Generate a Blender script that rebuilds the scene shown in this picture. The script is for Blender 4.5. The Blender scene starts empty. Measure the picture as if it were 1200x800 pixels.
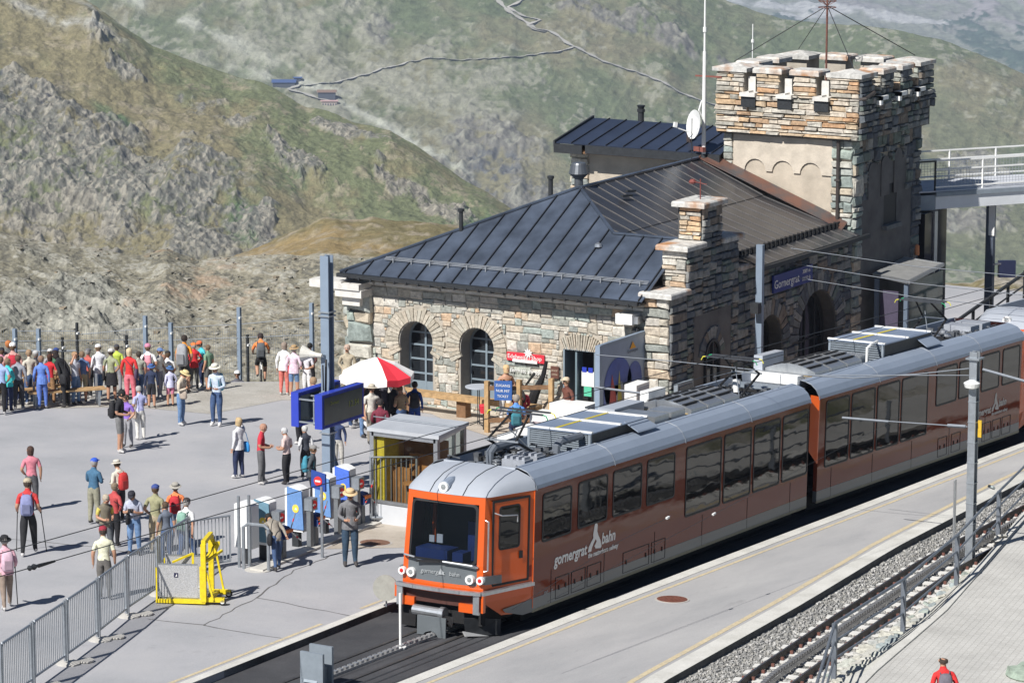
import bpy, bmesh, math, random
import numpy as np
from mathutils import Vector, Matrix, noise as mnoise
random.seed(7)
R = math.radians
S = bpy.context.scene
COL = S.collection

# ------------------------------------------------------------------ camera
CAM = Vector((-59.38, -35.58, 18.86))
YAW = R(30.45); PITCH = R(10.476)
cd = bpy.data.cameras.new('camera'); cam = bpy.data.objects.new('camera', cd); COL.objects.link(cam)
cd.sensor_width = 36; cd.lens = 36*4056/1200; cd.clip_start = 1; cd.clip_end = 40000
cam.location = CAM; cam.rotation_euler = (R(90)-PITCH, 0, YAW-R(90))
S.camera = cam
# ------------------------------------------------------------------ world and sun
SUN_EL = R(45); SUN_D = Vector((1.0, -0.10, 0)).normalized()     # direction the shadows run
w = bpy.data.worlds.new('World'); S.world = w; w.use_nodes = True
nt = w.node_tree; bg = nt.nodes['Background']; sky = nt.nodes.new('ShaderNodeTexSky')
sky.sky_type = 'NISHITA'; sky.sun_disc = False; sky.altitude = 3000
sky.sun_elevation = SUN_EL; sky.sun_rotation = math.atan2(-SUN_D.x, -SUN_D.y)
nt.links.new(sky.outputs[0], bg.inputs[0]); bg.inputs[1].default_value = 0.052
sl = bpy.data.lights.new('sun', 'SUN'); sl.energy = 4.8; sl.angle = R(0.5); sl.color = (1, 0.97, 0.925)
so = bpy.data.objects.new('sun', sl); COL.objects.link(so); so.location = (-20, 0, 60)
so.rotation_euler = Vector((SUN_D.x*math.cos(SUN_EL), SUN_D.y*math.cos(SUN_EL), -math.sin(SUN_EL))).to_track_quat('-Z', 'Y').to_euler()
S.view_settings.view_transform = 'Standard'; S.view_settings.look = 'None'
S.view_settings.exposure = 0.36; S.view_settings.gamma = 1

G = -0.0465                       # the station ground falls away along the track
def gz(x): return G*x

# ------------------------------------------------------------------ materials
def mat(name, col, rough=0.7, metal=0.0, var=0.12, scale=6.0, bump=0.0, bscale=None, col2=None, spec=0.5, detail=5, emit=None, trans=0.0, contrast=0.35, coat=0.0):
    m = bpy.data.materials.new(name); m.use_nodes = True
    n = m.node_tree; b = n.nodes['Principled BSDF']
    b.inputs['Roughness'].default_value = rough; b.inputs['Metallic'].default_value = metal
    b.inputs['Specular IOR Level'].default_value = spec
    if coat: b.inputs['Coat Weight'].default_value = coat; b.inputs['Coat Roughness'].default_value = 0.04
    if trans: b.inputs['Transmission Weight'].default_value = trans
    c = tuple(col)+(1,)
    if col2 is None:
        c1 = tuple(max(0, x*(1-var)) for x in col)+(1,); c2 = tuple(min(1, x*(1+var)) for x in col)+(1,)
    else: c1, c2 = c, tuple(col2)+(1,)
    if var > 0 or col2:
        tc = n.nodes.new('ShaderNodeTexCoord'); nz = n.nodes.new('ShaderNodeTexNoise')
        nz.inputs['Scale'].default_value = scale; nz.inputs['Detail'].default_value = detail; nz.inputs['Roughness'].default_value = 0.6
        rp = n.nodes.new('ShaderNodeValToRGB'); rp.color_ramp.elements[0].color = c1; rp.color_ramp.elements[1].color = c2
        rp.color_ramp.elements[0].position = 0.5-contrast/2; rp.color_ramp.elements[1].position = 0.5+contrast/2
        n.links.new(tc.outputs['Object'], nz.inputs['Vector']); n.links.new(nz.outputs['Fac'], rp.inputs['Fac'])
        n.links.new(rp.outputs['Color'], b.inputs['Base Color'])
        if bump:
            bp = n.nodes.new('ShaderNodeBump'); bp.inputs['Strength'].default_value = 1; bp.inputs['Distance'].default_value = bump
            if bscale:
                n2 = n.nodes.new('ShaderNodeTexNoise'); n2.inputs['Scale'].default_value = bscale; n2.inputs['Detail'].default_value = 4
                n.links.new(tc.outputs['Object'], n2.inputs['Vector']); n.links.new(n2.outputs['Fac'], bp.inputs['Height'])
            else: n.links.new(nz.outputs['Fac'], bp.inputs['Height'])
            n.links.new(bp.outputs['Normal'], b.inputs['Normal'])
    else: b.inputs['Base Color'].default_value = c
    if emit: b.inputs['Emission Color'].default_value = tuple(emit[:3])+(1,); b.inputs['Emission Strength'].default_value = emit[3]
    return m

def stone_mat(name, cols, rough=0.9, bump=0.012, sc=7.0, stain=None):
    """many-coloured masonry: each stone takes its own colour from a ramp"""
    m = bpy.data.materials.new(name); m.use_nodes = True; n = m.node_tree; L = n.links; b = n.nodes['Principled BSDF']
    b.inputs['Roughness'].default_value = rough; b.inputs['Specular IOR Level'].default_value = 0.25
    at = n.nodes.new('ShaderNodeAttribute'); at.attribute_name = 'rnd'; oi = n.nodes.new('ShaderNodeObjectInfo')
    ad = n.nodes.new('ShaderNodeMath'); ad.operation = 'ADD'; L.new(at.outputs['Fac'], ad.inputs[0]); L.new(oi.outputs['Random'], ad.inputs[1])
    fr = n.nodes.new('ShaderNodeMath'); fr.operation = 'FRACT'; L.new(ad.outputs[0], fr.inputs[0])
    rp = n.nodes.new('ShaderNodeValToRGB'); rp.color_ramp.interpolation = 'CONSTANT'
    e = rp.color_ramp.elements
    while len(e) < len(cols): e.new(0.5)
    for i, c in enumerate(cols): e[i].position = i/len(cols); e[i].color = tuple(c)+(1,)
    L.new(fr.outputs[0], rp.inputs['Fac'])
    ge = n.nodes.new('ShaderNodeNewGeometry'); nz = n.nodes.new('ShaderNodeTexNoise'); nz.inputs['Scale'].default_value = sc; nz.inputs['Detail'].default_value = 6; nz.inputs['Roughness'].default_value = 0.65
    L.new(ge.outputs['Position'], nz.inputs['Vector'])
    mr = n.nodes.new('ShaderNodeMapRange'); mr.inputs[1].default_value = 0.3; mr.inputs[2].default_value = 0.7; mr.inputs[3].default_value = 0.62; mr.inputs[4].default_value = 1.3
    L.new(nz.outputs['Fac'], mr.inputs[0])
    mx = n.nodes.new('ShaderNodeVectorMath'); mx.operation = 'SCALE'; L.new(rp.outputs['Color'], mx.inputs[0]); L.new(mr.outputs[0], mx.inputs['Scale'])
    out = mx.outputs[0]
    if stain:
        n3 = n.nodes.new('ShaderNodeTexNoise'); n3.inputs['Scale'].default_value = 1.3; n3.inputs['Detail'].default_value = 4; L.new(ge.outputs['Position'], n3.inputs['Vector'])
        r3 = n.nodes.new('ShaderNodeMapRange'); r3.inputs[1].default_value = 0.5; r3.inputs[2].default_value = 0.68; L.new(n3.outputs['Fac'], r3.inputs[0])
        mm = n.nodes.new('ShaderNodeMix'); mm.data_type = 'RGBA'; L.new(r3.outputs[0], mm.inputs[0]); L.new(out, mm.inputs[6]); mm.inputs[7].default_value = tuple(stain)+(1,); out = mm.outputs[2]
    L.new(out, b.inputs['Base Color'])
    bp = n.nodes.new('ShaderNodeBump'); bp.inputs['Distance'].default_value = bump; bp.inputs['Strength'].default_value = 1; L.new(nz.outputs['Fac'], bp.inputs['Height']); L.new(bp.outputs['Normal'], b.inputs['Normal'])
    return m

def ground_mat(name, c1, c2, c3, s1=0.35, s2=25, rough=0.9, bump=0.01, stretch=None, speck=0.0):
    """outdoor surfacing: broad stains, a middle mottling and a fine grain"""
    m = bpy.data.materials.new(name); m.use_nodes = True; n = m.node_tree; L = n.links; b = n.nodes['Principled BSDF']
    b.inputs['Roughness'].default_value = rough; b.inputs['Specular IOR Level'].default_value = 0.2
    ge = n.nodes.new('ShaderNodeNewGeometry'); src = ge.outputs['Position']
    if stretch:
        mp = n.nodes.new('ShaderNodeMapping'); mp.inputs['Scale'].default_value = stretch; L.new(src, mp.inputs[0]); src = mp.outputs[0]
    a = n.nodes.new('ShaderNodeTexNoise'); a.inputs['Scale'].default_value = s1; a.inputs['Detail'].default_value = 6; a.inputs['Roughness'].default_value = 0.62; L.new(src, a.inputs[0])
    d = n.nodes.new('ShaderNodeTexNoise'); d.inputs['Scale'].default_value = s2; d.inputs['Detail'].default_value = 4; L.new(ge.outputs['Position'], d.inputs[0])
    rp = n.nodes.new('ShaderNodeValToRGB'); e = rp.color_ramp.elements; e[0].position = .33; e[0].color = tuple(c1)+(1,); e[1].position = .68; e[1].color = tuple(c3)+(1,)
    k = e.new(.5); k.color = tuple(c2)+(1,); L.new(a.outputs['Fac'], rp.inputs['Fac'])
    mr = n.nodes.new('ShaderNodeMapRange'); mr.inputs[1].default_value = .35; mr.inputs[2].default_value = .65; mr.inputs[3].default_value = 1-speck; mr.inputs[4].default_value = 1+speck; L.new(d.outputs['Fac'], mr.inputs[0])
    sc = n.nodes.new('ShaderNodeVectorMath'); sc.operation = 'SCALE'; L.new(rp.outputs['Color'], sc.inputs[0]); L.new(mr.outputs[0], sc.inputs['Scale']); L.new(sc.outputs[0], b.inputs['Base Color'])
    # small dark stains and trodden-in spots
    sn = n.nodes.new('ShaderNodeTexNoise'); sn.inputs['Scale'].default_value = 1.7; sn.inputs['Detail'].default_value = 8; sn.inputs['Roughness'].default_value = .75; L.new(src, sn.inputs[0])
    sr = n.nodes.new('ShaderNodeMapRange'); sr.inputs[1].default_value = .60; sr.inputs[2].default_value = .74; sr.inputs[3].default_value = 1; sr.inputs[4].default_value = .80; L.new(sn.outputs['Fac'], sr.inputs[0])
    s2_ = n.nodes.new('ShaderNodeVectorMath'); s2_.operation = 'SCALE'; L.new(sc.outputs[0], s2_.inputs[0]); L.new(sr.outputs[0], s2_.inputs['Scale']); L.new(s2_.outputs[0], b.inputs['Base Color'])
    bp = n.nodes.new('ShaderNodeBump'); bp.inputs['Distance'].default_value = bump; bp.inputs['Strength'].default_value = 1; L.new(d.outputs['Fac'], bp.inputs['Height']); L.new(bp.outputs['Normal'], b.inputs['Normal'])
    return m

_mc = {}
def flat(name, col, rough=0.75, **k):
    key = (name, tuple(col), rough)
    if key not in _mc: _mc[key] = mat(name, col, rough, **({'var': .1, 'scale': 9} | k))
    return _mc[key]

M = dict(
 steel=mat('galvanised_steel', (.36,.39,.42), .45, .6, .12, 8), greymetal=mat('grey_painted_metal', (.26,.30,.34), .5, .2, .08, 5),
 darkmetal=mat('dark_metal', (.035,.038,.042), .55, .3, .2, 10), blackrub=mat('black_rubber', (.012,.012,.013), .6, 0, .2, 10),
 white=mat('white_paint', (.78,.78,.76), .5, 0, .04, 4), concrete=mat('pale_concrete', (.52,.50,.46), .9, 0, .12, 3, .004, 40),
 yellow=mat('yellow_paint', (.72,.56,.015), .45, 0, .14, 9), wood=mat('pale_wood', (.42,.27,.13), .8, 0, .25, 7), wooddark=mat('brown_wood', (.20,.11,.055), .85, 0, .25, 7),
 bluepaint=mat('blue_paint', (.03,.055,.42), .4, 0, .05, 3), glassdark=mat('dark_glass', (.012,.015,.018), .05, 0, 0, spec=.8),
 alu=mat('brushed_aluminium', (.52,.54,.56), .35, .8, .08, 12), roofgrey=mat('train_roof_grey', (.34,.38,.45), .42, .15, .05, 2), )

# ------------------------------------------------------------------ mesh building
def woff(o):
    """world place of an unrotated parent chain"""
    v = Vector((0, 0, 0))
    while o is not None: v += o.location; o = o.parent
    return v
class MB:
    def __init__(s): s.v = []; s.f = []; s.m = []; s.r = []; s.mi = 0; s.rv = 0.0
    def add(s, vs, fs):
        o = len(s.v); s.v += [tuple(v) for v in vs]
        for f in fs: s.f.append(tuple(i+o for i in f)); s.m.append(s.mi); s.r.append(s.rv)
        return s
    def box(s, a, b, M_=None):
        x0, y0, z0 = a; x1, y1, z1 = b
        if x0 > x1: x0, x1 = x1, x0
        if y0 > y1: y0, y1 = y1, y0
        if z0 > z1: z0, z1 = z1, z0
        vs = [(x0,y0,z0),(x1,y0,z0),(x1,y1,z0),(x0,y1,z0),(x0,y0,z1),(x1,y0,z1),(x1,y1,z1),(x0,y1,z1)]
        if M_ is not None: vs = [M_@Vector(v) for v in vs]
        return s.add(vs, [(0,3,2,1),(4,5,6,7),(0,1,5,4),(1,2,6,5),(2,3,7,6),(3,0,4,7)])
    def bar(s, p, q, w, h=None, up=(0,0,1)):
        """rectangular bar from p to q"""
        h = w if h is None else h; p = Vector(p); q = Vector(q); d = (q-p).normalized(); u = Vector(up)
        if abs(d.dot(u)) > .98: u = Vector((1,0,0))
        a = d.cross(u).normalized(); b = a.cross(d).normalized(); vs = []
        for c in (p, q):
            for i, j in ((-1,-1),(1,-1),(1,1),(-1,1)): vs.append(c+a*(i*w/2)+b*(j*h/2))
        return s.add(vs, [(3,2,1,0),(4,5,6,7),(0,1,5,4),(1,2,6,5),(2,3,7,6),(3,0,4,7)])
    def tube(s, pts, r, n=6, closed=False):
        pts = [Vector(p) for p in pts]; rs = r if isinstance(r, (list, tuple)) else [r]*len(pts); o = len(s.v)
        up = Vector((0,0,1)); prev = None; N = len(pts)
        for i, p in enumerate(pts):
            d = (pts[min(i+1, N-1)]-pts[max(i-1, 0)]).normalized()
            if prev is None: a = d.cross(up if abs(d.z) < .95 else Vector((1,0,0))).normalized()
            else: a = (prev-d*prev.dot(d)).normalized()
            prev = a; b = d.cross(a)
            for k in range(n):
                t = 2*math.pi*k/n; s.v.append(tuple(p+(a*math.cos(t)+b*math.sin(t))*rs[i]))
        for i in range(N-1):
            for k in range(n):
                s.f.append((o+i*n+k, o+i*n+(k+1)%n, o+(i+1)*n+(k+1)%n, o+(i+1)*n+k)); s.m.append(s.mi); s.r.append(s.rv)
        for f in (tuple(o+k for k in range(n))[::-1], tuple(o+(N-1)*n+k for k in range(n))): s.f.append(f); s.m.append(s.mi); s.r.append(s.rv)
        return s
    def lathe(s, prof, c=(0,0,0), n=16, axis=(0,0,1)):
        c = Vector(c); ax = Vector(axis).normalized(); a = ax.orthogonal().normalized(); b = ax.cross(a); o = len(s.v)
        for (r, z) in prof:
            for k in range(n):
                t = 2*math.pi*k/n; s.v.append(tuple(c+ax*z+(a*math.cos(t)+b*math.sin(t))*max(r, 1e-4)))
        for i in range(len(prof)-1):
            for k in range(n):
                s.f.append((o+i*n+k, o+i*n+(k+1)%n, o+(i+1)*n+(k+1)%n, o+(i+1)*n+k)); s.m.append(s.mi); s.r.append(s.rv)
        for f in (tuple(o+k for k in range(n))[::-1], tuple(o+(len(prof)-1)*n+k for k in range(n))): s.f.append(f); s.m.append(s.mi); s.r.append(s.rv)
        return s
    def prism(s, poly, ext):
        """closed polygon (3-D points) extruded by vector ext"""
        n = len(poly); e = Vector(ext); p = [Vector(q) for q in poly]
        return s.add(p+[q+e for q in p], [tuple(range(n))[::-1], tuple(range(n, 2*n))]+[(i, (i+1)%n, n+(i+1)%n, n+i) for i in range(n)])
    def quad(s, *p): return s.add(p, [tuple(range(len(p)))])
    def mesh(s, name, mats, smooth=False, fix=True):
        me = bpy.data.meshes.new(name); me.from_pydata(s.v, [], s.f)
        for m in (mats if isinstance(mats, (list, tuple)) else [mats]): me.materials.append(m)
        if any(s.m): me.polygons.foreach_set('material_index', s.m)
        if any(s.r):
            at = me.attributes.new('rnd', 'FLOAT', 'FACE'); at.data.foreach_set('value', s.r)
        if fix and len(s.f) < 60000:
            bm = bmesh.new(); bm.from_mesh(me); bmesh.ops.recalc_face_normals(bm, faces=bm.faces); bm.to_mesh(me); bm.free()
        if smooth: me.polygons.foreach_set('use_smooth', [True]*len(me.polygons))
        me.update(); return me
    def build(s, name, mats, parent=None, world=True, kind=None, smooth=False, fix=True):
        if parent is not None and world:
            o = woff(parent)
            s.v = [(x-o.x, y-o.y, z-o.z) for x, y, z in s.v]
        ob = bpy.data.objects.new(name, s.mesh(name, mats, smooth, fix)); COL.objects.link(ob)
        if parent is not None: ob.parent = parent
        if kind: ob['kind'] = kind
        return ob

def thing(name, label, cat, loc=(0,0,0), rz=0, group=None, rot=None):
    o = bpy.data.objects.new(name, None); COL.objects.link(o); o.location = loc
    o.rotation_euler = rot if rot else (0, 0, rz); o.empty_display_size = .3
    o['label'] = label; o['category'] = cat
    if group: o['group'] = group
    return o
def tag(o, label, cat, group=None):
    o['label'] = label; o['category'] = cat
    if group: o['group'] = group
    return o
def piece(name, me, parent, loc=(0,0,0), rot=None, mtx=None, world=True):
    ob = bpy.data.objects.new(name, me); COL.objects.link(ob)
    if mtx is not None: ob.matrix_local = mtx
    else:
        ob.location = loc
        if rot: ob.rotation_euler = rot
    if parent is not None:
        ob.parent = parent
        if world: ob.location = ob.location-woff(parent)
    return ob
def copy_thing(src, loc, rz=None, label=None):
    c = src.copy(); COL.objects.link(c); c.location = loc
    if rz is not None: c.rotation_euler = (0, 0, rz)
    if label: c['label'] = label
    for ch in list(src.children):
        d = ch.copy(); COL.objects.link(d); d.parent = c
        for g in list(ch.children):
            e = g.copy(); COL.objects.link(e); e.parent = d
    return c

def text_mesh(txt, size, font_shear=0.0, ext=0.004, bold=0.0):
    cu = bpy.data.curves.new('t', 'FONT'); cu.body = txt; cu.size = size; cu.extrude = ext; cu.shear = font_shear; cu.offset = bold; cu.resolution_u = 2
    cu.align_x = 'CENTER'; cu.align_y = 'CENTER'
    ob = bpy.data.objects.new('t', cu); COL.objects.link(ob)
    me = bpy.data.meshes.new_from_object(ob)
    bpy.data.objects.remove(ob); bpy.data.curves.remove(cu); return me
def put_text(name, txt, size, m, parent, pos, ux, uy, local=False, **k):
    me = text_mesh(txt, size, **k); me.materials.clear(); me.materials.append(m); me.name = name
    ux = Vector(ux).normalized(); uy = Vector(uy).normalized(); uz = ux.cross(uy).normalized()
    mt = Matrix((ux, uy, uz)).transposed().to_4x4(); mt.translation = Vector(pos)
    return piece(name, me, parent, mtx=mt, world=not local)

# text meshes need the depsgraph, so they are cheapest while the scene is small: build them lazily through this cache
# ------------------------------------------------------------------ numpy noise
_rng = np.random.RandomState(11)
_perm = _rng.permutation(256); _perm = np.concatenate([_perm, _perm]); _val = _rng.rand(256)
def vnoise(x, y, seed=0):
    x = np.asarray(x, float)+seed*17.3; y = np.asarray(y, float)+seed*5.7
    xi = np.floor(x).astype(int); yi = np.floor(y).astype(int); fx = x-xi; fy = y-yi
    fx = fx*fx*fx*(fx*(fx*6-15)+10); fy = fy*fy*fy*(fy*(fy*6-15)+10)
    h = lambda i, j: _val[_perm[(_perm[i & 255]+j) & 255]]
    return (h(xi, yi)*(1-fx)+h(xi+1, yi)*fx)*(1-fy)+(h(xi, yi+1)*(1-fx)+h(xi+1, yi+1)*fx)*fy
def fbm(x, y, oct=5, seed=0, gain=.5):
    t = 0; a = 1; s_ = 0
    for i in range(oct):
        t = t+a*vnoise(x*2**i, y*2**i, seed+i); s_ += a; a *= gain
    return t/s_
def ridged(x, y, oct=5, seed=0, gain=.5):
    t = 0; a = 1; s_ = 0
    for i in range(oct):
        t = t+a*(1-abs(2*vnoise(x*2**i, y*2**i, seed+i)-1)); s_ += a; a *= gain
    return t/s_
def smooth01(x, a, b):
    t = np.clip((x-a)/(b-a), 0, 1); return t*t*(3-2*t)
def grid_object(name, X, Y, Z, colr, material, smooth=False, kind='structure'):
    nr, nc = X.shape; me = bpy.data.meshes.new(name)
    co = np.stack([X, Y, Z], -1).reshape(-1, 3).astype(np.float32)
    i = np.arange(nr*nc).reshape(nr, nc); q = np.stack([i[:-1, :-1], i[:-1, 1:], i[1:, 1:], i[1:, :-1]], -1).reshape(-1, 4)
    me.vertices.add(len(co)); me.vertices.foreach_set('co', co.ravel()); me.loops.add(q.size); me.loops.foreach_set('vertex_index', q.ravel().astype(np.int32))
    me.polygons.add(len(q)); me.polygons.foreach_set('loop_start', np.arange(0, q.size, 4, dtype=np.int32))
    me.update(calc_edges=True)
    if colr is not None:
        a = me.color_attributes.new('albedo', 'FLOAT_COLOR', 'POINT'); c = np.ones((len(co), 4), np.float32); c[:, :3] = colr.reshape(-1, 3); a.data.foreach_set('color', c.ravel())
    if smooth: me.polygons.foreach_set('use_smooth', [True]*len(me.polygons))
    me.materials.append(material); ob = bpy.data.objects.new(name, me); COL.objects.link(ob)
    if kind: ob['kind'] = kind
    return ob
def albedo_mat(name, nsc=3.0, amt=.25, bump=.05):
    """terrain: colour of rock, scree and grass, and painted crevice shade, stored per vertex, broken up by fine noise"""
    m = bpy.data.materials.new(name); m.use_nodes = True; n = m.node_tree; L = n.links; b = n.nodes['Principled BSDF']
    b.inputs['Roughness'].default_value = .95; b.inputs['Specular IOR Level'].default_value = .1
    at = n.nodes.new('ShaderNodeAttribute'); at.attribute_name = 'albedo'; ge = n.nodes.new('ShaderNodeNewGeometry')
    nz = n.nodes.new('ShaderNodeTexNoise'); nz.inputs['Scale'].default_value = nsc; nz.inputs['Detail'].default_value = 7; nz.inputs['Roughness'].default_value = .7; L.new(ge.outputs['Position'], nz.inputs[0])
    mr = n.nodes.new('ShaderNodeMapRange'); mr.inputs[1].default_value = .3; mr.inputs[2].default_value = .7; mr.inputs[3].default_value = 1-amt; mr.inputs[4].default_value = 1+amt; L.new(nz.outputs['Fac'], mr.inputs[0])
    sc = n.nodes.new('ShaderNodeVectorMath'); sc.operation = 'SCALE'; L.new(at.outputs['Color'], sc.inputs[0]); L.new(mr.outputs[0], sc.inputs['Scale']); L.new(sc.outputs[0], b.inputs['Base Color'])
    bp = n.nodes.new('ShaderNodeBump'); bp.inputs['Distance'].default_value = bump; bp.inputs['Strength'].default_value = 1; L.new(nz.outputs['Fac'], bp.inputs['Height']); L.new(bp.outputs['Normal'], b.inputs['Normal'])
    return m
CRACKS = [[(1.47, 13.86), (1.75, 12.6), (1.93, 11.64), (1.9, 10.4)], [(-3.07, 2.95), (-3.05, 4.9), (-.25, 5.53), (2.56, 6.44), (5.78, 6.84), (6.3, 5.7)], [(-3.25, 6.2), (-3.0, 4.9)], [(-.5, 2.9), (-.25, 5.53)]]
RIDERS = [(26.15, 23.58, 1.70, 5, 'ride', (.75,.22,.06), 'short', (.01,.01,.012), 'shorts', ('hair', (.03,.02,.02)), 'cyclist in orange shirt and black shorts riding down past the terrace', ('pack', (.10,.11,.12), 'dark grey rucksack'), -1.72),
 (26.56, 24.74, 1.7, 170, 'stand', (.10,.10,.12), 'short', (.02,.02,.02), 'long', ('cap', (.7,.7,.7)), 'person with white hat whose head alone rises above the terrace edge', None, -3.1)]
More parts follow.
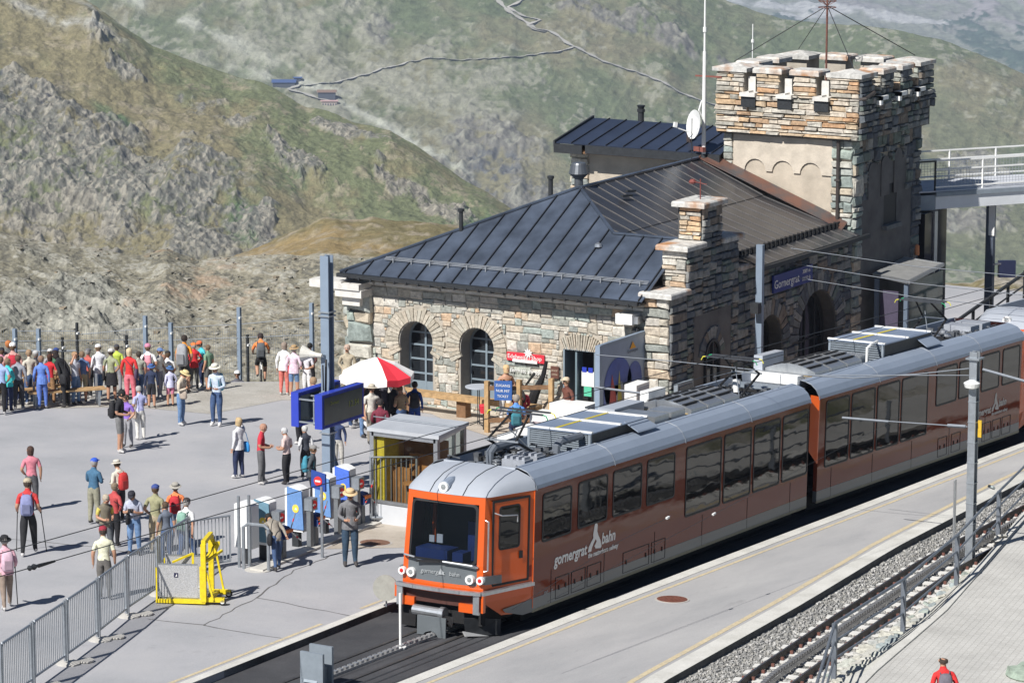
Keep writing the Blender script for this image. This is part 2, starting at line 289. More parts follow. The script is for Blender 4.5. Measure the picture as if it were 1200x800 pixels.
# x, y, height, facing (0 = away from the view terrace), pose, top, sleeves, trousers, cut, head, label, bag
PEOPLE = [
(-4.22, 9.1, 1.56, 20, 'pole', (0.62, 0.36, 0.42), 'long', (0.26, 0.2, 0.16), 'long', ('brim', (0.015, 0.015, 0.018)), 'hiker in pale pink jacket and floppy black hat walking at the left edge', ('pack', (0.6, 0.42, 0.5), 'pink rucksack')),
(0.36, 12.14, 1.75, 0, 'pole', (0.5, 0.04, 0.04), 'short', (0.015, 0.015, 0.018), 'long', ('cap', (0.42, 0.36, 0.26)), 'man in red t-shirt and black trousers walking away with poles', ('pack', (0.22, 0.24, 0.42), 'blue and grey rucksack')),
(4.49, 15.3, 1.57, 10, 'stand', (0.6, 0.2, 0.25), 'short', (0.1, 0.1, 0.11), 'long', ('hair', (0.06, 0.03, 0.02)), 'brown haired woman in pink checked shirt facing away', None),
(4.04, 13.12, 1.58, -30, 'fold', (0.05, 0.13, 0.22), 'long', (0.28, 0.27, 0.2), 'long', ('cap', (0.03, 0.1, 0.55)), 'man in teal blue sweater and bright blue cap with arms folded', None),
(4.58, 12.75, 1.51, 40, 'hold', (0.6, 0.57, 0.48), 'long', (0.015, 0.015, 0.018), 'long', ('brim', (0.6, 0.56, 0.48)), 'woman in cream jacket and cream sun hat facing the teal sweater man', ('pack', (0.5, 0.03, 0.03), 'red and black rucksack')),
(1.25, 10.64, 1.46, -150, 'hold', (0.55, 0.46, 0.1), 'short', (0.1, 0.11, 0.12), 'long', ('hair', (0.42, 0.36, 0.28)), 'grey haired visitor in brown waistcoat over a yellow shirt', None),
(1.78, 10.25, 1.54, 170, 'cam', (0.42, 0.45, 0.55), 'short', (0.13, 0.22, 0.38), 'long', ('cap', (0.02, 0.02, 0.03)), 'stout man in pale grey polo shirt and black cap looking down at his camera', ('sling', (0.015, 0.015, 0.018), 'black camera bag')),
(-2.29, 8.01, 1.58, 0, 'stand', (0.68, 0.67, 0.5), 'short', (0.14, 0.13, 0.12), 'long', ('cap', (0.3, 0.02, 0.04)), 'man in pale yellow shirt with braces and dark red cap behind the barrier', None),
(2.22, 9.98, 1.58, -10, 'stand', (0.3, 0.29, 0.17), 'short', (0.4, 0.33, 0.22), 'long', ('cap', (0.04, 0.07, 0.25)), 'man in khaki shirt and blue cap seen from behind', None),
(3.11, 10.07, 1.48, 0, 'stand', (0.72, 0.22, 0.08), 'short', (0.13, 0.22, 0.38), 'long', ('brim', (0.36, 0.34, 0.3)), 'walker in orange shirt and grey bucket hat', ('pack', (0.45, 0.02, 0.03), 'bright red rucksack')),
(1.58, 8.66, 1.52, -30, 'walk', (0.72, 0.72, 0.72), 'short', (0.05, 0.09, 0.19), 'long', ('cap', (0.04, 0.03, 0.03)), 'young person in white t-shirt and black cap behind the barrier', ('pack', (0.2, 0.35, 0.28), 'small green and white rucksack')),
(12.11, 18.4, 1.69, -100, 'hold', (0.015, 0.015, 0.018), 'short', (0.16, 0.16, 0.16), 'shorts', ('hair', (0.01, 0.01, 0.01)), 'dark haired man in black t-shirt and grey shorts on the open plaza', ('pack', (0.015, 0.015, 0.018), 'black shoulder bag')),
(12.86, 18.7, 1.43, 150, 'stand', (0.25, 0.14, 0.5), 'short', (0.3, 0.3, 0.32), 'long', ('hair', (0.05, 0.03, 0.02)), 'person in purple top half hidden behind the black t-shirt man', None),
(14.02, 19.14, 1.47, 30, 'hold', (0.42, 0.44, 0.68), 'short', (0.68, 0.66, 0.62), 'long', ('hair', (0.38, 0.37, 0.36)), 'grey haired woman in blue striped blouse and white trousers', ('hand', (0.5, 0.4, 0.32), 'beige handbag')),
(16.57, 19.66, 1.58, -110, 'cam', (0.58, 0.5, 0.4), 'long', (0.13, 0.22, 0.38), 'long', ('brim', (0.68, 0.55, 0.28)), 'visitor in straw hat and beige jacket holding a camera', ('sling', (0.4, 0.33, 0.27), 'tan waist pack')),
(17.07, 18.81, 1.77, 160, 'hold', (0.5, 0.58, 0.68), 'long', (0.05, 0.09, 0.19), 'long', ('brim', (0.66, 0.64, 0.54)), 'man in blue checked shirt and cream bucket hat standing alone', ('pack', (0.03, 0.3, 0.42), 'turquoise rucksack')),
(11.0, 13.82, 1.57, 55, 'shade', (0.66, 0.66, 0.68), 'long', (0.02, 0.03, 0.08), 'long', ('hair', (0.48, 0.36, 0.2)), 'fair haired woman in white cardigan shading her eyes', ('hand', (0.03, 0.25, 0.6), 'bright blue jacket bundle')),
(10.66, 12.91, 1.56, -90, 'hold', (0.5, 0.03, 0.05), 'short', (0.12, 0.12, 0.125), 'long', ('hair', (0.4, 0.22, 0.15)), 'balding man in white waistcoat over a red shirt', None),
(11.05, 12.4, 1.45, 60, 'hold', (0.62, 0.48, 0.45), 'short', (0.015, 0.015, 0.018), 'long', ('hair', (0.5, 0.5, 0.5)), 'grey haired woman in pale pink blouse and black trousers', None),
(11.89, 12.4, 1.38, 30, 'stand', (0.04, 0.045, 0.06), 'short', (0.015, 0.015, 0.018), 'long', ('hair', (0.5, 0.5, 0.48)), 'white haired person in navy waistcoat with white sleeves', None),
(9.28, 10.45, 1.45, -100, 'stand', (0.06, 0.07, 0.08), 'long', (0.015, 0.015, 0.018), 'long', ('cap', (0.24, 0.23, 0.22)), 'man in grey flat cap just beyond the turnstiles', ('pack', (0.05, 0.25, 0.34), 'patterned teal rucksack')),
(13.74, 12.6, 1.38, 180, 'stand', (0.03, 0.05, 0.13), 'long', (0.48, 0.46, 0.42), 'long', ('hair', (0.2, 0.15, 0.1)), 'man in navy jacket and beige trousers half hidden by the tall mast', None),
(2.33, 6.74, 1.48, 25, 'bend', (0.28, 0.25, 0.21), 'long', (0.05, 0.09, 0.19), 'wide', ('hair', (0.012, 0.01, 0.01)), 'dark haired person in brown jacket and jeans stooping at the turnstile', ('hand', (0.015, 0.015, 0.018), 'black satchel')),
(3.69, 5.7, 1.8, 190, 'hold', (0.17, 0.17, 0.18), 'long', (0.03, 0.06, 0.1), 'long', ('brim', (0.62, 0.46, 0.26)), 'man in straw trilby and dark grey jacket in front of the exit gate', ('pack', (0.015, 0.015, 0.018), 'black rucksack hanging on one shoulder')),
(18.04, 14.68, 1.61, -110, 'hold', (0.16, 0.03, 0.045), 'long', (0.13, 0.22, 0.38), 'long', ('hair', (0.08, 0.04, 0.03)), 'man in maroon shirt and jeans at the parasol table', None),
(17.77, 14.14, 1.74, -20, 'hold', (0.015, 0.015, 0.018), 'long', (0.5, 0.48, 0.46), 'long', ('hair', (0.15, 0.08, 0.05)), 'woman in black and white jacket leaning in under the parasol', None),
(17.93, 14.38, 1.63, -150, 'sit', (0.68, 0.62, 0.48), 'short', (0.72, 0.72, 0.72), 'long', ('hair', (0.6, 0.42, 0.3)), 'bald person in cream top sitting low beside the maroon shirt man', None),
(17.23, 13.55, 1.68, 0, 'sit', (0.16, 0.02, 0.04), 'long', (0.02, 0.03, 0.08), 'long', ('hair', (0.02, 0.015, 0.015)), 'child in dark red checked jacket sitting with back turned', None),
(18.94, 13.54, 1.54, 0, 'stand', (0.02, 0.06, 0.22), 'long', (0.02, 0.05, 0.25), 'long', ('hair', (0.02, 0.015, 0.012)), 'dark haired man in navy blue jacket facing the wall window', ('pack', (0.02, 0.02, 0.025), 'black rucksack')),
(19.76, 14.8, 1.75, -60, 'sit', (0.015, 0.015, 0.018), 'long', (0.015, 0.015, 0.018), 'long', ('hair', (0.1, 0.05, 0.03)), 'person in black seated deep in the parasol shade', None),
(20.22, 14.71, 1.75, 60, 'sit', (0.72, 0.72, 0.72), 'long', (0.2, 0.14, 0.1), 'long', ('brim', (0.7, 0.7, 0.68)), 'person in white top and white hat seated at the right of the parasol table', None),
(22.89, 18.31, 1.68, 170, 'stand', (0.42, 0.36, 0.26), 'long', (0.24, 0.2, 0.14), 'long', ('hair', (0.45, 0.33, 0.26)), 'elderly person in tan waistcoat near the corner of the building', None),
(18.9, 15.82, 1.72, -60, 'bend', (0.72, 0.72, 0.72), 'short', (0.05, 0.09, 0.19), 'long', ('hair', (0.3, 0.2, 0.14)), 'person in white shirt bowed behind the departure boards', None),
(22.64, 20.35, 1.57, -15, 'stand', (0.72, 0.72, 0.72), 'long', (0.62, 0.17, 0.14), 'long', ('hair', (0.28, 0.22, 0.18)), 'woman in white top and coral trousers at the terrace edge', ('hand', (0.6, 0.02, 0.03), 'red shoulder bag')),
(22.44, 19.86, 1.54, -10, 'stand', (0.68, 0.52, 0.6), 'long', (0.13, 0.22, 0.38), 'shorts', ('brim', (0.42, 0.28, 0.14)), 'woman in pink blouse with denim capri trousers and brown hat', None),
(22.68, 19.56, 1.46, 160, 'hold', (0.7, 0.68, 0.72), 'short', (0.66, 0.65, 0.64), 'long', ('cap', (0.7, 0.7, 0.7)), 'man in white polo, white trousers and white cap', ('pack', (0.05, 0.05, 0.06), 'dark rucksack straps and bag')),
(23.78, 20.19, 1.43, -20, 'stand', (0.1, 0.04, 0.035), 'long', (0.015, 0.015, 0.018), 'long', ('hair', (0.01, 0.01, 0.01)), 'black haired person in dark brown jacket behind the white capped man', None),
(19.09, 16.83, 1.75, 60, 'sit', (0.05, 0.22, 0.55), 'long', (0.2, 0.2, 0.2), 'long', ('hair', (0.3, 0.2, 0.12)), 'person with a bright blue jacket sitting by the foot of the tall mast', None),
(16.12, 15.39, 1.5, 60, 'stand', (0.2, 0.12, 0.45), 'long', (0.015, 0.015, 0.018), 'long', ('hair', (0.09, 0.03, 0.03)), 'woman with purple scarf and black bag just left of the blue display', ('hand', (0.015, 0.015, 0.018), 'black leather handbag')),
(21.22, 22.87, 1.7, -15, 'stand', (0.8, 0.3, 0.02), 'short', (0.05, 0.05, 0.05), 'shorts', ('hair', (0.03, 0.02, 0.015)), 'tall man in orange t-shirt with big hiking rucksack', ('pack', (0.32, 0.33, 0.35), 'large grey hiking rucksack')),
(22.46, 23.15, 1.38, 120, 'hold', (0.08, 0.52, 0.6), 'short', (0.02, 0.03, 0.08), 'long', ('cap', (0.75, 0.16, 0.06)), 'person in turquoise shirt and orange cap looking down', ('hand', (0.65, 0.16, 0.03), 'orange bag')),
(21.89, 23.02, 1.38, 30, 'stand', (0.6, 0.03, 0.04), 'long', (0.1, 0.1, 0.1), 'long', ('cap', (0.75, 0.2, 0.05)), 'person in red jacket behind the big grey rucksack', None),
(18.67, 24.07, 1.6, 20, 'walk', (0.7, 0.7, 0.74), 'long', (0.13, 0.22, 0.38), 'long', ('cap', (0.72, 0.72, 0.72)), 'man in white shirt, jeans and white cap walking along the terrace', ('hand', (0.015, 0.015, 0.018), 'big black shoulder bag')),
(18.65, 23.6, 1.52, 0, 'stand', (0.3, 0.32, 0.2), 'short', (0.015, 0.015, 0.018), 'skirt', ('cap', (0.62, 0.6, 0.58)), 'person in olive shirt and wide black shorts seen from behind', ('hand', (0.015, 0.015, 0.018), 'small black bag')),
(20.18, 24.54, 1.38, -10, 'stand', (0.45, 0.55, 0.08), 'short', (0.3, 0.3, 0.33), 'long', ('cap', (0.05, 0.05, 0.06)), 'person in neon yellow vest partly hidden behind the olive shirt', None),
(18.5, 22.82, 1.63, -10, 'stand', (0.6, 0.03, 0.03), 'long', (0.66, 0.16, 0.2), 'long', ('hair', (0.58, 0.47, 0.3)), 'blonde woman in red hooded jacket and pink trousers', ('sling', (0.08, 0.05, 0.1), 'dark purple sling bag')),
(19.55, 22.97, 1.62, 0, 'stand', (0.72, 0.72, 0.72), 'short', (0.5, 0.52, 0.6), 'long', ('cap', (0.6, 0.22, 0.33)), 'woman in white top and pink cap', ('pack', (0.7, 0.3, 0.36), 'pink and white rucksack')),
(18.4, 22.0, 1.26, 0, 'stand', (0.02, 0.03, 0.07), 'long', (0.015, 0.015, 0.018), 'shorts', ('brim', (0.05, 0.12, 0.32)), 'child in navy hooded top, black shorts and blue sun hat', None),
(18.97, 21.76, 1.16, 20, 'stand', (0.58, 0.58, 0.75), 'long', (0.6, 0.2, 0.3), 'shorts', ('brim', (0.06, 0.14, 0.32)), 'child in lilac top and blue sun hat with a grey bag', ('hand', (0.2, 0.18, 0.2), 'grey and pink bag')),
(20.83, 23.35, 1.48, 0, 'sit', (0.1, 0.1, 0.1), 'short', (0.015, 0.015, 0.018), 'long', ('hair', (0.35, 0.2, 0.14)), 'person in dark grey shirt sitting on the terrace edge', None),
(21.16, 23.44, 1.55, 0, 'sit', (0.72, 0.72, 0.72), 'short', (0.015, 0.015, 0.018), 'long', ('cap', (0.015, 0.015, 0.018)), 'person in white top and black hat sitting beyond the blue hatted child', None),
(17.02, 23.96, 1.71, 60, 'bend2', (0.015, 0.015, 0.018), 'long', (0.015, 0.015, 0.018), 'long', ('hair', (0.02, 0.012, 0.012)), 'dark haired woman in black leaning over the bench with tan bag strap', ('hand', (0.015, 0.015, 0.018), 'large black handbag')),
(17.54, 24.03, 1.53, -120, 'shade', (0.5, 0.52, 0.58), 'short', (0.13, 0.22, 0.38), 'long', ('hair', (0.35, 0.22, 0.12)), 'person in grey t-shirt raising a hand to the eyes behind the woman in black', None),
(16.37, 24.3, 1.52, 10, 'stand', (0.12, 0.22, 0.58), 'long', (0.1, 0.18, 0.52), 'long', ('hair', (0.25, 0.15, 0.1)), 'person in blue and white jacket with dark apron and blue trousers', None),
(17.09, 24.59, 1.46, -20, 'stand', (0.5, 0.02, 0.03), 'short', (0.35, 0.2, 0.1), 'long', ('hair', (0.06, 0.02, 0.01)), 'woman in red t-shirt behind the blue and white jacket', None),
(17.91, 25.02, 1.49, -10, 'stand', (0.06, 0.16, 0.09), 'short', (0.015, 0.015, 0.018), 'long', ('cap', (0.03, 0.06, 0.22)), 'person in dark green shirt and navy cap in the left crowd', None),
(18.3, 25.48, 1.38, 10, 'stand', (0.3, 0.3, 0.32), 'short', (0.015, 0.015, 0.018), 'long', ('cap', (0.6, 0.6, 0.6)), 'person with pale cap right behind the woman in red t-shirt', None),
(17.35, 25.72, 1.32, 0, 'sit', (0.68, 0.66, 0.7), 'long', (0.13, 0.22, 0.38), 'long', ('cap', (0.72, 0.72, 0.72)), 'child in white jacket sitting on the wooden bench', None),
(15.43, 24.77, 1.51, -20, 'stand', (0.05, 0.5, 0.5), 'long', (0.02, 0.03, 0.08), 'long', ('hair', (0.2, 0.14, 0.09)), 'person in bright turquoise jacket and jeans near the left edge', None),
(14.85, 24.58, 1.65, 0, 'stand', (0.32, 0.42, 0.66), 'short', (0.015, 0.015, 0.018), 'long', ('hair', (0.14, 0.09, 0.06)), 'person in blue and white shirt cut off by the left edge', None),
(16.69, 25.57, 1.73, 0, 'stand', (0.5, 0.28, 0.25), 'long', (0.02, 0.03, 0.08), 'long', ('cap', (0.72, 0.72, 0.72)), 'person with white cap in the crowd at the left edge', ('pack', (0.45, 0.02, 0.04), 'small red rucksack')),
(17.07, 26.06, 1.71, 0, 'stand', (0.1, 0.1, 0.1), 'long', (0.015, 0.015, 0.018), 'long', ('hair', (0.45, 0.16, 0.05)), 'red haired person standing behind the white capped one', None),
(16.72, 26.02, 1.54, 20, 'stand', (0.55, 0.25, 0.35), 'short', (0.015, 0.015, 0.018), 'long', ('cap', (0.02, 0.02, 0.03)), 'person in pink top with dark cap at the very left edge', None),
(-2.75, -11.45, 1.62, 0, 'walk', (0.62, 0.03, 0.03), 'long', (0.015, 0.015, 0.018), 'long', ('bald', (0.5, 0.5, 0.5)), 'bald man in red sweater on the paved walkway at the bottom right', ('pack', (0.14, 0.13, 0.16), 'small grey rucksack')),
(22.29, 12.65, 1.7, -170, 'stand', (0.015, 0.015, 0.018), 'none', (0.74, 0.72, 0.7), 'long', ('hair', (0.6, 0.42, 0.22)), 'blonde woman in black strapless top and white trousers by the wall', None),
(21.54, 10.22, 1.67, 110, 'stand', (0.13, 0.045, 0.03), 'long', (0.2, 0.2, 0.22), 'long', ('cap', (0.62, 0.5, 0.36)), 'man in brown jacket and beige cap in front of the shop door', None),
(19.88, 10.88, 1.75, 0, 'sit', (0.1, 0.25, 0.6), 'short', (0.02, 0.03, 0.08), 'long', ('hair', (0.3, 0.26, 0.22)), 'man in bright blue t-shirt sitting by the timber fence', ('pack', (0.04, 0.2, 0.25), 'teal rucksack with thin straps')),
(21.54, 11.79, 1.42, -20, 'stand', (0.02, 0.02, 0.02), 'long', (0.35, 0.04, 0.06), 'long', ('hair', (0.02, 0.015, 0.01)), 'person in black jacket behind the timber fence', None),
(21.67, 11.71, 1.75, 30, 'sit', (0.4, 0.03, 0.06), 'long', (0.015, 0.015, 0.018), 'long', ('hair', (0.03, 0.02, 0.02)), 'person in dark red jacket sitting behind the timber fence', None),
(15.84, 24.73, 1.56, -10, 'stand', (0.25, 0.26, 0.3), 'long', (0.05, 0.05, 0.06), 'long', ('hair', (0.1, 0.06, 0.04)), 'person in slate grey fleece between the turquoise jacket and the bench', None),
(16.73, 25.04, 1.58, 40, 'stand', (0.55, 0.5, 0.42), 'short', (0.05, 0.09, 0.19), 'long', ('hair', (0.3, 0.2, 0.12)), 'person in sand coloured shirt standing behind the slatted bench', None),
(17.31, 25.28, 1.46, -60, 'stand', (0.03, 0.03, 0.04), 'long', (0.3, 0.28, 0.25), 'long', ('cap', (0.5, 0.5, 0.5)), 'person in black jacket and light cap behind the slatted bench', None),
(17.9, 24.06, 1.49, 20, 'stand', (0.1, 0.16, 0.3), 'short', (0.35, 0.3, 0.19), 'shorts', ('hair', (0.2, 0.13, 0.08)), 'person in dusky blue shirt and khaki shorts left of the walking man', None),
(18.73, 24.48, 1.43, -30, 'stand', (0.45, 0.1, 0.08), 'short', (0.015, 0.015, 0.018), 'long', ('cap', (0.15, 0.15, 0.16)), 'person in brick red shirt behind the man with white cap', None),
(19.14, 22.99, 1.45, 30, 'stand', (0.35, 0.36, 0.3), 'short', (0.05, 0.09, 0.19), 'long', ('hair', (0.05, 0.04, 0.03)), 'person in olive grey top between the red jacket and the pink cap', None),
(20.0, 22.9, 1.46, -120, 'stand', (0.62, 0.6, 0.55), 'short', (0.2, 0.2, 0.24), 'long', ('cap', (0.12, 0.2, 0.4)), 'person in cream shirt and blue cap behind the hatted children', None),
(21.88, 22.49, 1.38, 60, 'stand', (0.18, 0.3, 0.2), 'short', (0.1, 0.1, 0.1), 'shorts', ('hair', (0.15, 0.1, 0.06)), 'person in moss green shirt beside the one in turquoise', None),
(19.03, 15.2, 1.63, -40, 'stand', (0.3, 0.22, 0.16), 'long', (0.015, 0.015, 0.018), 'long', ('hair', (0.25, 0.18, 0.1)), 'person in brown jacket standing under the left rim of the parasol', None),
(19.84, 15.08, 1.49, 20, 'stand', (0.08, 0.08, 0.1), 'long', (0.1, 0.1, 0.12), 'long', ('hair', (0.03, 0.03, 0.03)), 'person in charcoal coat in the dark middle of the parasol group', None),
(20.06, 14.8, 1.45, -20, 'stand', (0.4, 0.32, 0.26), 'short', (0.05, 0.09, 0.19), 'long', ('hair', (0.35, 0.25, 0.15)), 'person in tan top at the back of the parasol group', None),
(19.66, 15.98, 1.57, 40, 'stand', (0.5, 0.5, 0.46), 'short', (0.2, 0.18, 0.15), 'long', ('cap', (0.3, 0.3, 0.3)), 'person in pale shirt and grey cap left of the parasol', None),
(2.27, 11.19, 1.48, -30, 'stand', (0.42, 0.06, 0.06), 'long', (0.015, 0.015, 0.018), 'long', ('hair', (0.2, 0.15, 0.1)), 'person in crimson jacket standing just behind the brown waistcoat', None),
(1.57, 9.22, 1.38, 20, 'stand', (0.12, 0.14, 0.18), 'short', (0.05, 0.09, 0.19), 'long', ('hair', (0.08, 0.05, 0.03)), 'person in dark slate t-shirt between khaki shirt and orange shirt', None),
(11.87, 11.6, 1.38, -60, 'walk', (0.2, 0.22, 0.26), 'long', (0.05, 0.09, 0.19), 'long', ('hair', (0.2, 0.14, 0.09)), 'person in dark grey jacket walking just left of the tall mast foot', None),
(17.31, 13.87, 1.64, -150, 'stand', (0.55, 0.52, 0.46), 'short', (0.25, 0.22, 0.18), 'long', ('brim', (0.5, 0.45, 0.36)), 'person in light shirt and sand hat between the maroon shirt and the booth', None),
(18.36, 13.61, 1.49, 30, 'hold', (0.28, 0.2, 0.12), 'short', (0.05, 0.09, 0.19), 'long', ('hair', (0.12, 0.08, 0.05)), 'person in brown t-shirt in front of the parasol pole', None)]
# ================================================================== TERRAIN
# each mountain side is a real sheet of land at its own distance from the view terrace where the photographer stands
FPX = 4056.0
fh = np.array([math.cos(YAW), math.sin(YAW), 0]); rt = np.array([math.sin(YAW), -math.cos(YAW), 0]); upv = np.array([0, 0, 1.])
fw = fh*math.cos(PITCH)-upv*math.sin(PITCH); cu_ = fh*math.sin(PITCH)+upv*math.cos(PITCH)
def land(px, py, r):
    """bearing px, dip py (in photo units) and distance r in metres -> x, y, z"""
    d = fw+rt*((px-600)/FPX)[..., None]-cu_*((py-400)/FPX)[..., None]
    k = r/np.hypot(d[..., 0], d[..., 1]); return CAM.x+d[..., 0]*k, CAM.y+d[..., 1]*k, CAM.z+d[..., 2]*k
def sheet(px0, px1, nc, nr, base, crest, rb, rc, power=1.0, drop=60, rows=6, lx=True, rx=True):
    px = np.linspace(px0, px1, nc)
    if lx: px = np.concatenate([np.linspace(px0-1100, px0, 90)[:-1], px])      # the land goes on, more coarsely, outside the picture
    if rx: px = np.concatenate([px, np.linspace(px1, px1+1100, 90)[1:]])
    b = np.interp(px, *zip(*base)); c = np.interp(px, *zip(*crest))
    c = c+(fbm(px/38., px*0, 4, 3)-.5)*7
    RB = np.interp(px, *zip(*rb)); RC = np.interp(px, *zip(*rc))
    t = np.linspace(0, 1, nr)[:, None]; PX = np.repeat(px[None], nr, 0); PY = b+(c-b)*t; RR = RB+(RC-RB)*t**power
    X, Y, Z = land(PX, PY, RR)
    # behind the crest the land falls away again
    ex = []
    for k in range(1, rows+1):
        RK = RC*(1+.04*k); x, y, z = land(px, c, RK); ex.append((x, y, Z[-1]-drop*k/rows))
    X = np.vstack([X]+[e[0][None] for e in ex]); Y = np.vstack([Y]+[e[1][None] for e in ex]); Z = np.vstack([Z]+[e[2][None] for e in ex])
    PX = np.vstack([PX]+[px[None]]*rows); PY = np.vstack([PY]+[c[None]-3]*rows)
    return X, Y, Z, PX, PY
def mixc(a, b, t): return a*(1-t[..., None])+b*t[..., None]
A3 = lambda *c: np.array(c, float)
def blob(PX, PY, cx, cy, rx, ry, ang=0):
    c, s = math.cos(R(ang)), math.sin(R(ang)); dx = PX-cx; dy = PY-cy
    return np.exp(-(((dx*c+dy*s)/rx)**2+((-dx*s+dy*c)/ry)**2))

# ---- valley floor far below, with gravel river bed and forest
def UV(X, Y, k): return X*rt[0]+Y*rt[1], (X*fh[0]+Y*fh[1])/k      # across and along the view, depth stretched by k
X, Y, Z, PX, PY = sheet(760, 1290, 360, 220, [(760, 130), (1290, 150)], [(760, -60), (1290, -60)], [(0, 5200), (1300, 5200)], [(0, 9200), (1300, 9200)], 1.15, 10, 2)
U, V = UV(X, Y, 6); n1 = fbm(U/240, V/120, 5, 21); n2 = fbm(U/42, V/34, 5, 25); n3 = ridged(U/300, V/200, 6, 28); n4 = fbm(U/12, V/10, 3, 26)
hill = blob(PX, PY, 1180, 8, 110, 36, 8)+.6*blob(PX, PY, 1000, 12, 60, 9)
Z = Z+(n3-.5)*70*hill+(n2-.5)*16+(n4-.5)*6
grv = smooth01(blob(PX, PY, 950, 12, 110, 7, 5)*1.1+blob(PX, PY, 1080, 28, 60, 5, 3)*1.1+blob(PX, PY, 930, 22, 50, 4)*.8+(n1-.5)*1.2+(n2-.5)*1.0, .55, .8)
forest = smooth01(blob(PX, PY, 1190, 64, 90, 24, 22)*1.3+blob(PX, PY, 900, 26, 70, 6, 4)*.9+(n1-.5)*1.2+(n2-.5)*1.6+(n4-.5)*.8, .55, .72)
c = mixc(np.broadcast_to(A3(.22, .235, .18), X.shape+(3,)), A3(.30, .28, .27), np.clip(hill*1.3*smooth01(n2, .35, .6), 0, 1))
c = mixc(c, A3(.46, .46, .44), grv*.85); c = mixc(c, A3(.05, .085, .055), forest*smooth01(n4+n2*.5, .55, .75)*.9); c = mixc(c, A3(.10, .13, .09), forest*.4)
grid_object('valley_floor', X, Y, Z, c*1.25, albedo_mat('valley_floor_ground', .03, .35, 4))

gx, gy = np.meshgrid(np.linspace(-16000, 16000, 90), np.linspace(-16000, 16000, 90)); gn = fbm(gx/900, gy/900, 5, 19)
grid_object('lowland', gx, gy, -700+gn*20, mixc(np.broadcast_to(A3(.16, .18, .13), gx.shape+(3,)), A3(.26, .26, .22), smooth01(gn, .4, .6)), albedo_mat('lowland_ground', .01, .3, 4))
# ---- middle mountainside with the paths
BCR = [(40, -90), (600, -75), (780, -38), (860, 3), (917, 22), (1002, 30), (1058, 37), (1115, 51), (1143, 62), (1200, 88), (1290, 130)]
X, Y, Z, PX, PY = sheet(40, 1290, 860, 380, [(40, 345), (1290, 360)], BCR, [(0, 2450), (1300, 2450)], [(0, 3150), (800, 3150), (1300, 2950)], 1.05, 200)
BX, BY = X, Y
U, V = UV(X, Y, 2.2); n1 = fbm(U/150, V/110, 6, 31, .55); n2 = fbm(U/26, V/20, 6, 35, .6); n3 = ridged(U/60, V/52, 6, 38, .62); n4 = fbm(U/5, V/4, 3, 39)
D_ = U*.55+V*.83; E_ = U*.83-V*.55; n5 = ridged(D_/60, E_/13, 4, 46, .55)       # slanting gullies
fade = smooth01(np.abs(PY-np.interp(PX, *zip(*BCR))), 2, 30)
rock = (blob(PX, PY, 760, 42, 80, 11, 24)*1.3+blob(PX, PY, 600, 235, 75, 60)*.9+blob(PX, PY, 700, 18, 70, 12, 12)+blob(PX, PY, 850, 74, 60, 9, 20)*.8+
        blob(PX, PY, 470, 40, 60, 30)*.8+blob(PX, PY, 1150, 210, 90, 40, 20)*.9+blob(PX, PY, 1135, 265, 60, 26)*.9+blob(PX, PY, 560, 160, 70, 30)*.5)
rk = smooth01(rock*.9+(n1-.5)*1.5+(n2-.5)*1.3, .55, .85)
scree = smooth01(blob(PX, PY, 430, 100, 190, 90, 12)*1.1+(n1-.5)*1.2+(n5-.5)*.5, .35, .85)
Z = Z+fade*((n3-.5)*(3+13*rk)+(n1-.5)*26+(n2-.5)*(2.4+2.6*scree+2*rk)+(n4-.5)*(.7+2*rk+1.2*scree)+(n5-.5)*(3+3*rk))
c = mixc(np.broadcast_to(A3(.150, .155, .105), X.shape+(3,)), A3(.195, .178, .125), smooth01(n1+(n2-.5)*.5, .40, .62))
c = mixc(c, A3(.11, .135, .082), smooth01(fbm(U/90, V/60, 5, 44)+(n2-.5)*.4, .50, .66)*.8)
c = mixc(c, A3(.245, .24, .205), scree*smooth01(n2+(n4-.5)*.5, .38, .60)*.9); c = mixc(c, A3(.17, .16, .155), rk*smooth01(n2+(n4-.5)*.4, .40, .54)); c = mixc(c, A3(.06, .07, .10), rk*smooth01(1-n3+(n4-.5)*.6, .50, .64)*.6)  # dark navy in the outcrop hollows paints the shade of crevices
c = mixc(c, A3(.30, .29, .26), smooth01(n2+(n4-.5)*.8, .66, .76)*.6)
gul = blob(PX, PY, 470, 165, 120, 4, 32)+blob(PX, PY, 200, 25, 120, 7, 24)+blob(PX, PY, 340, 96, 70, 6, 12); c = mixc(c, A3(.38, .38, .36), np.clip(gul*smooth01(n2, .3, .6)*1.2, 0, 1))
grid_object('far_mountainside', X, Y, Z, c*A3(1.10, 1.12, .98), albedo_mat('far_mountain_ground', .10, .32, 3))
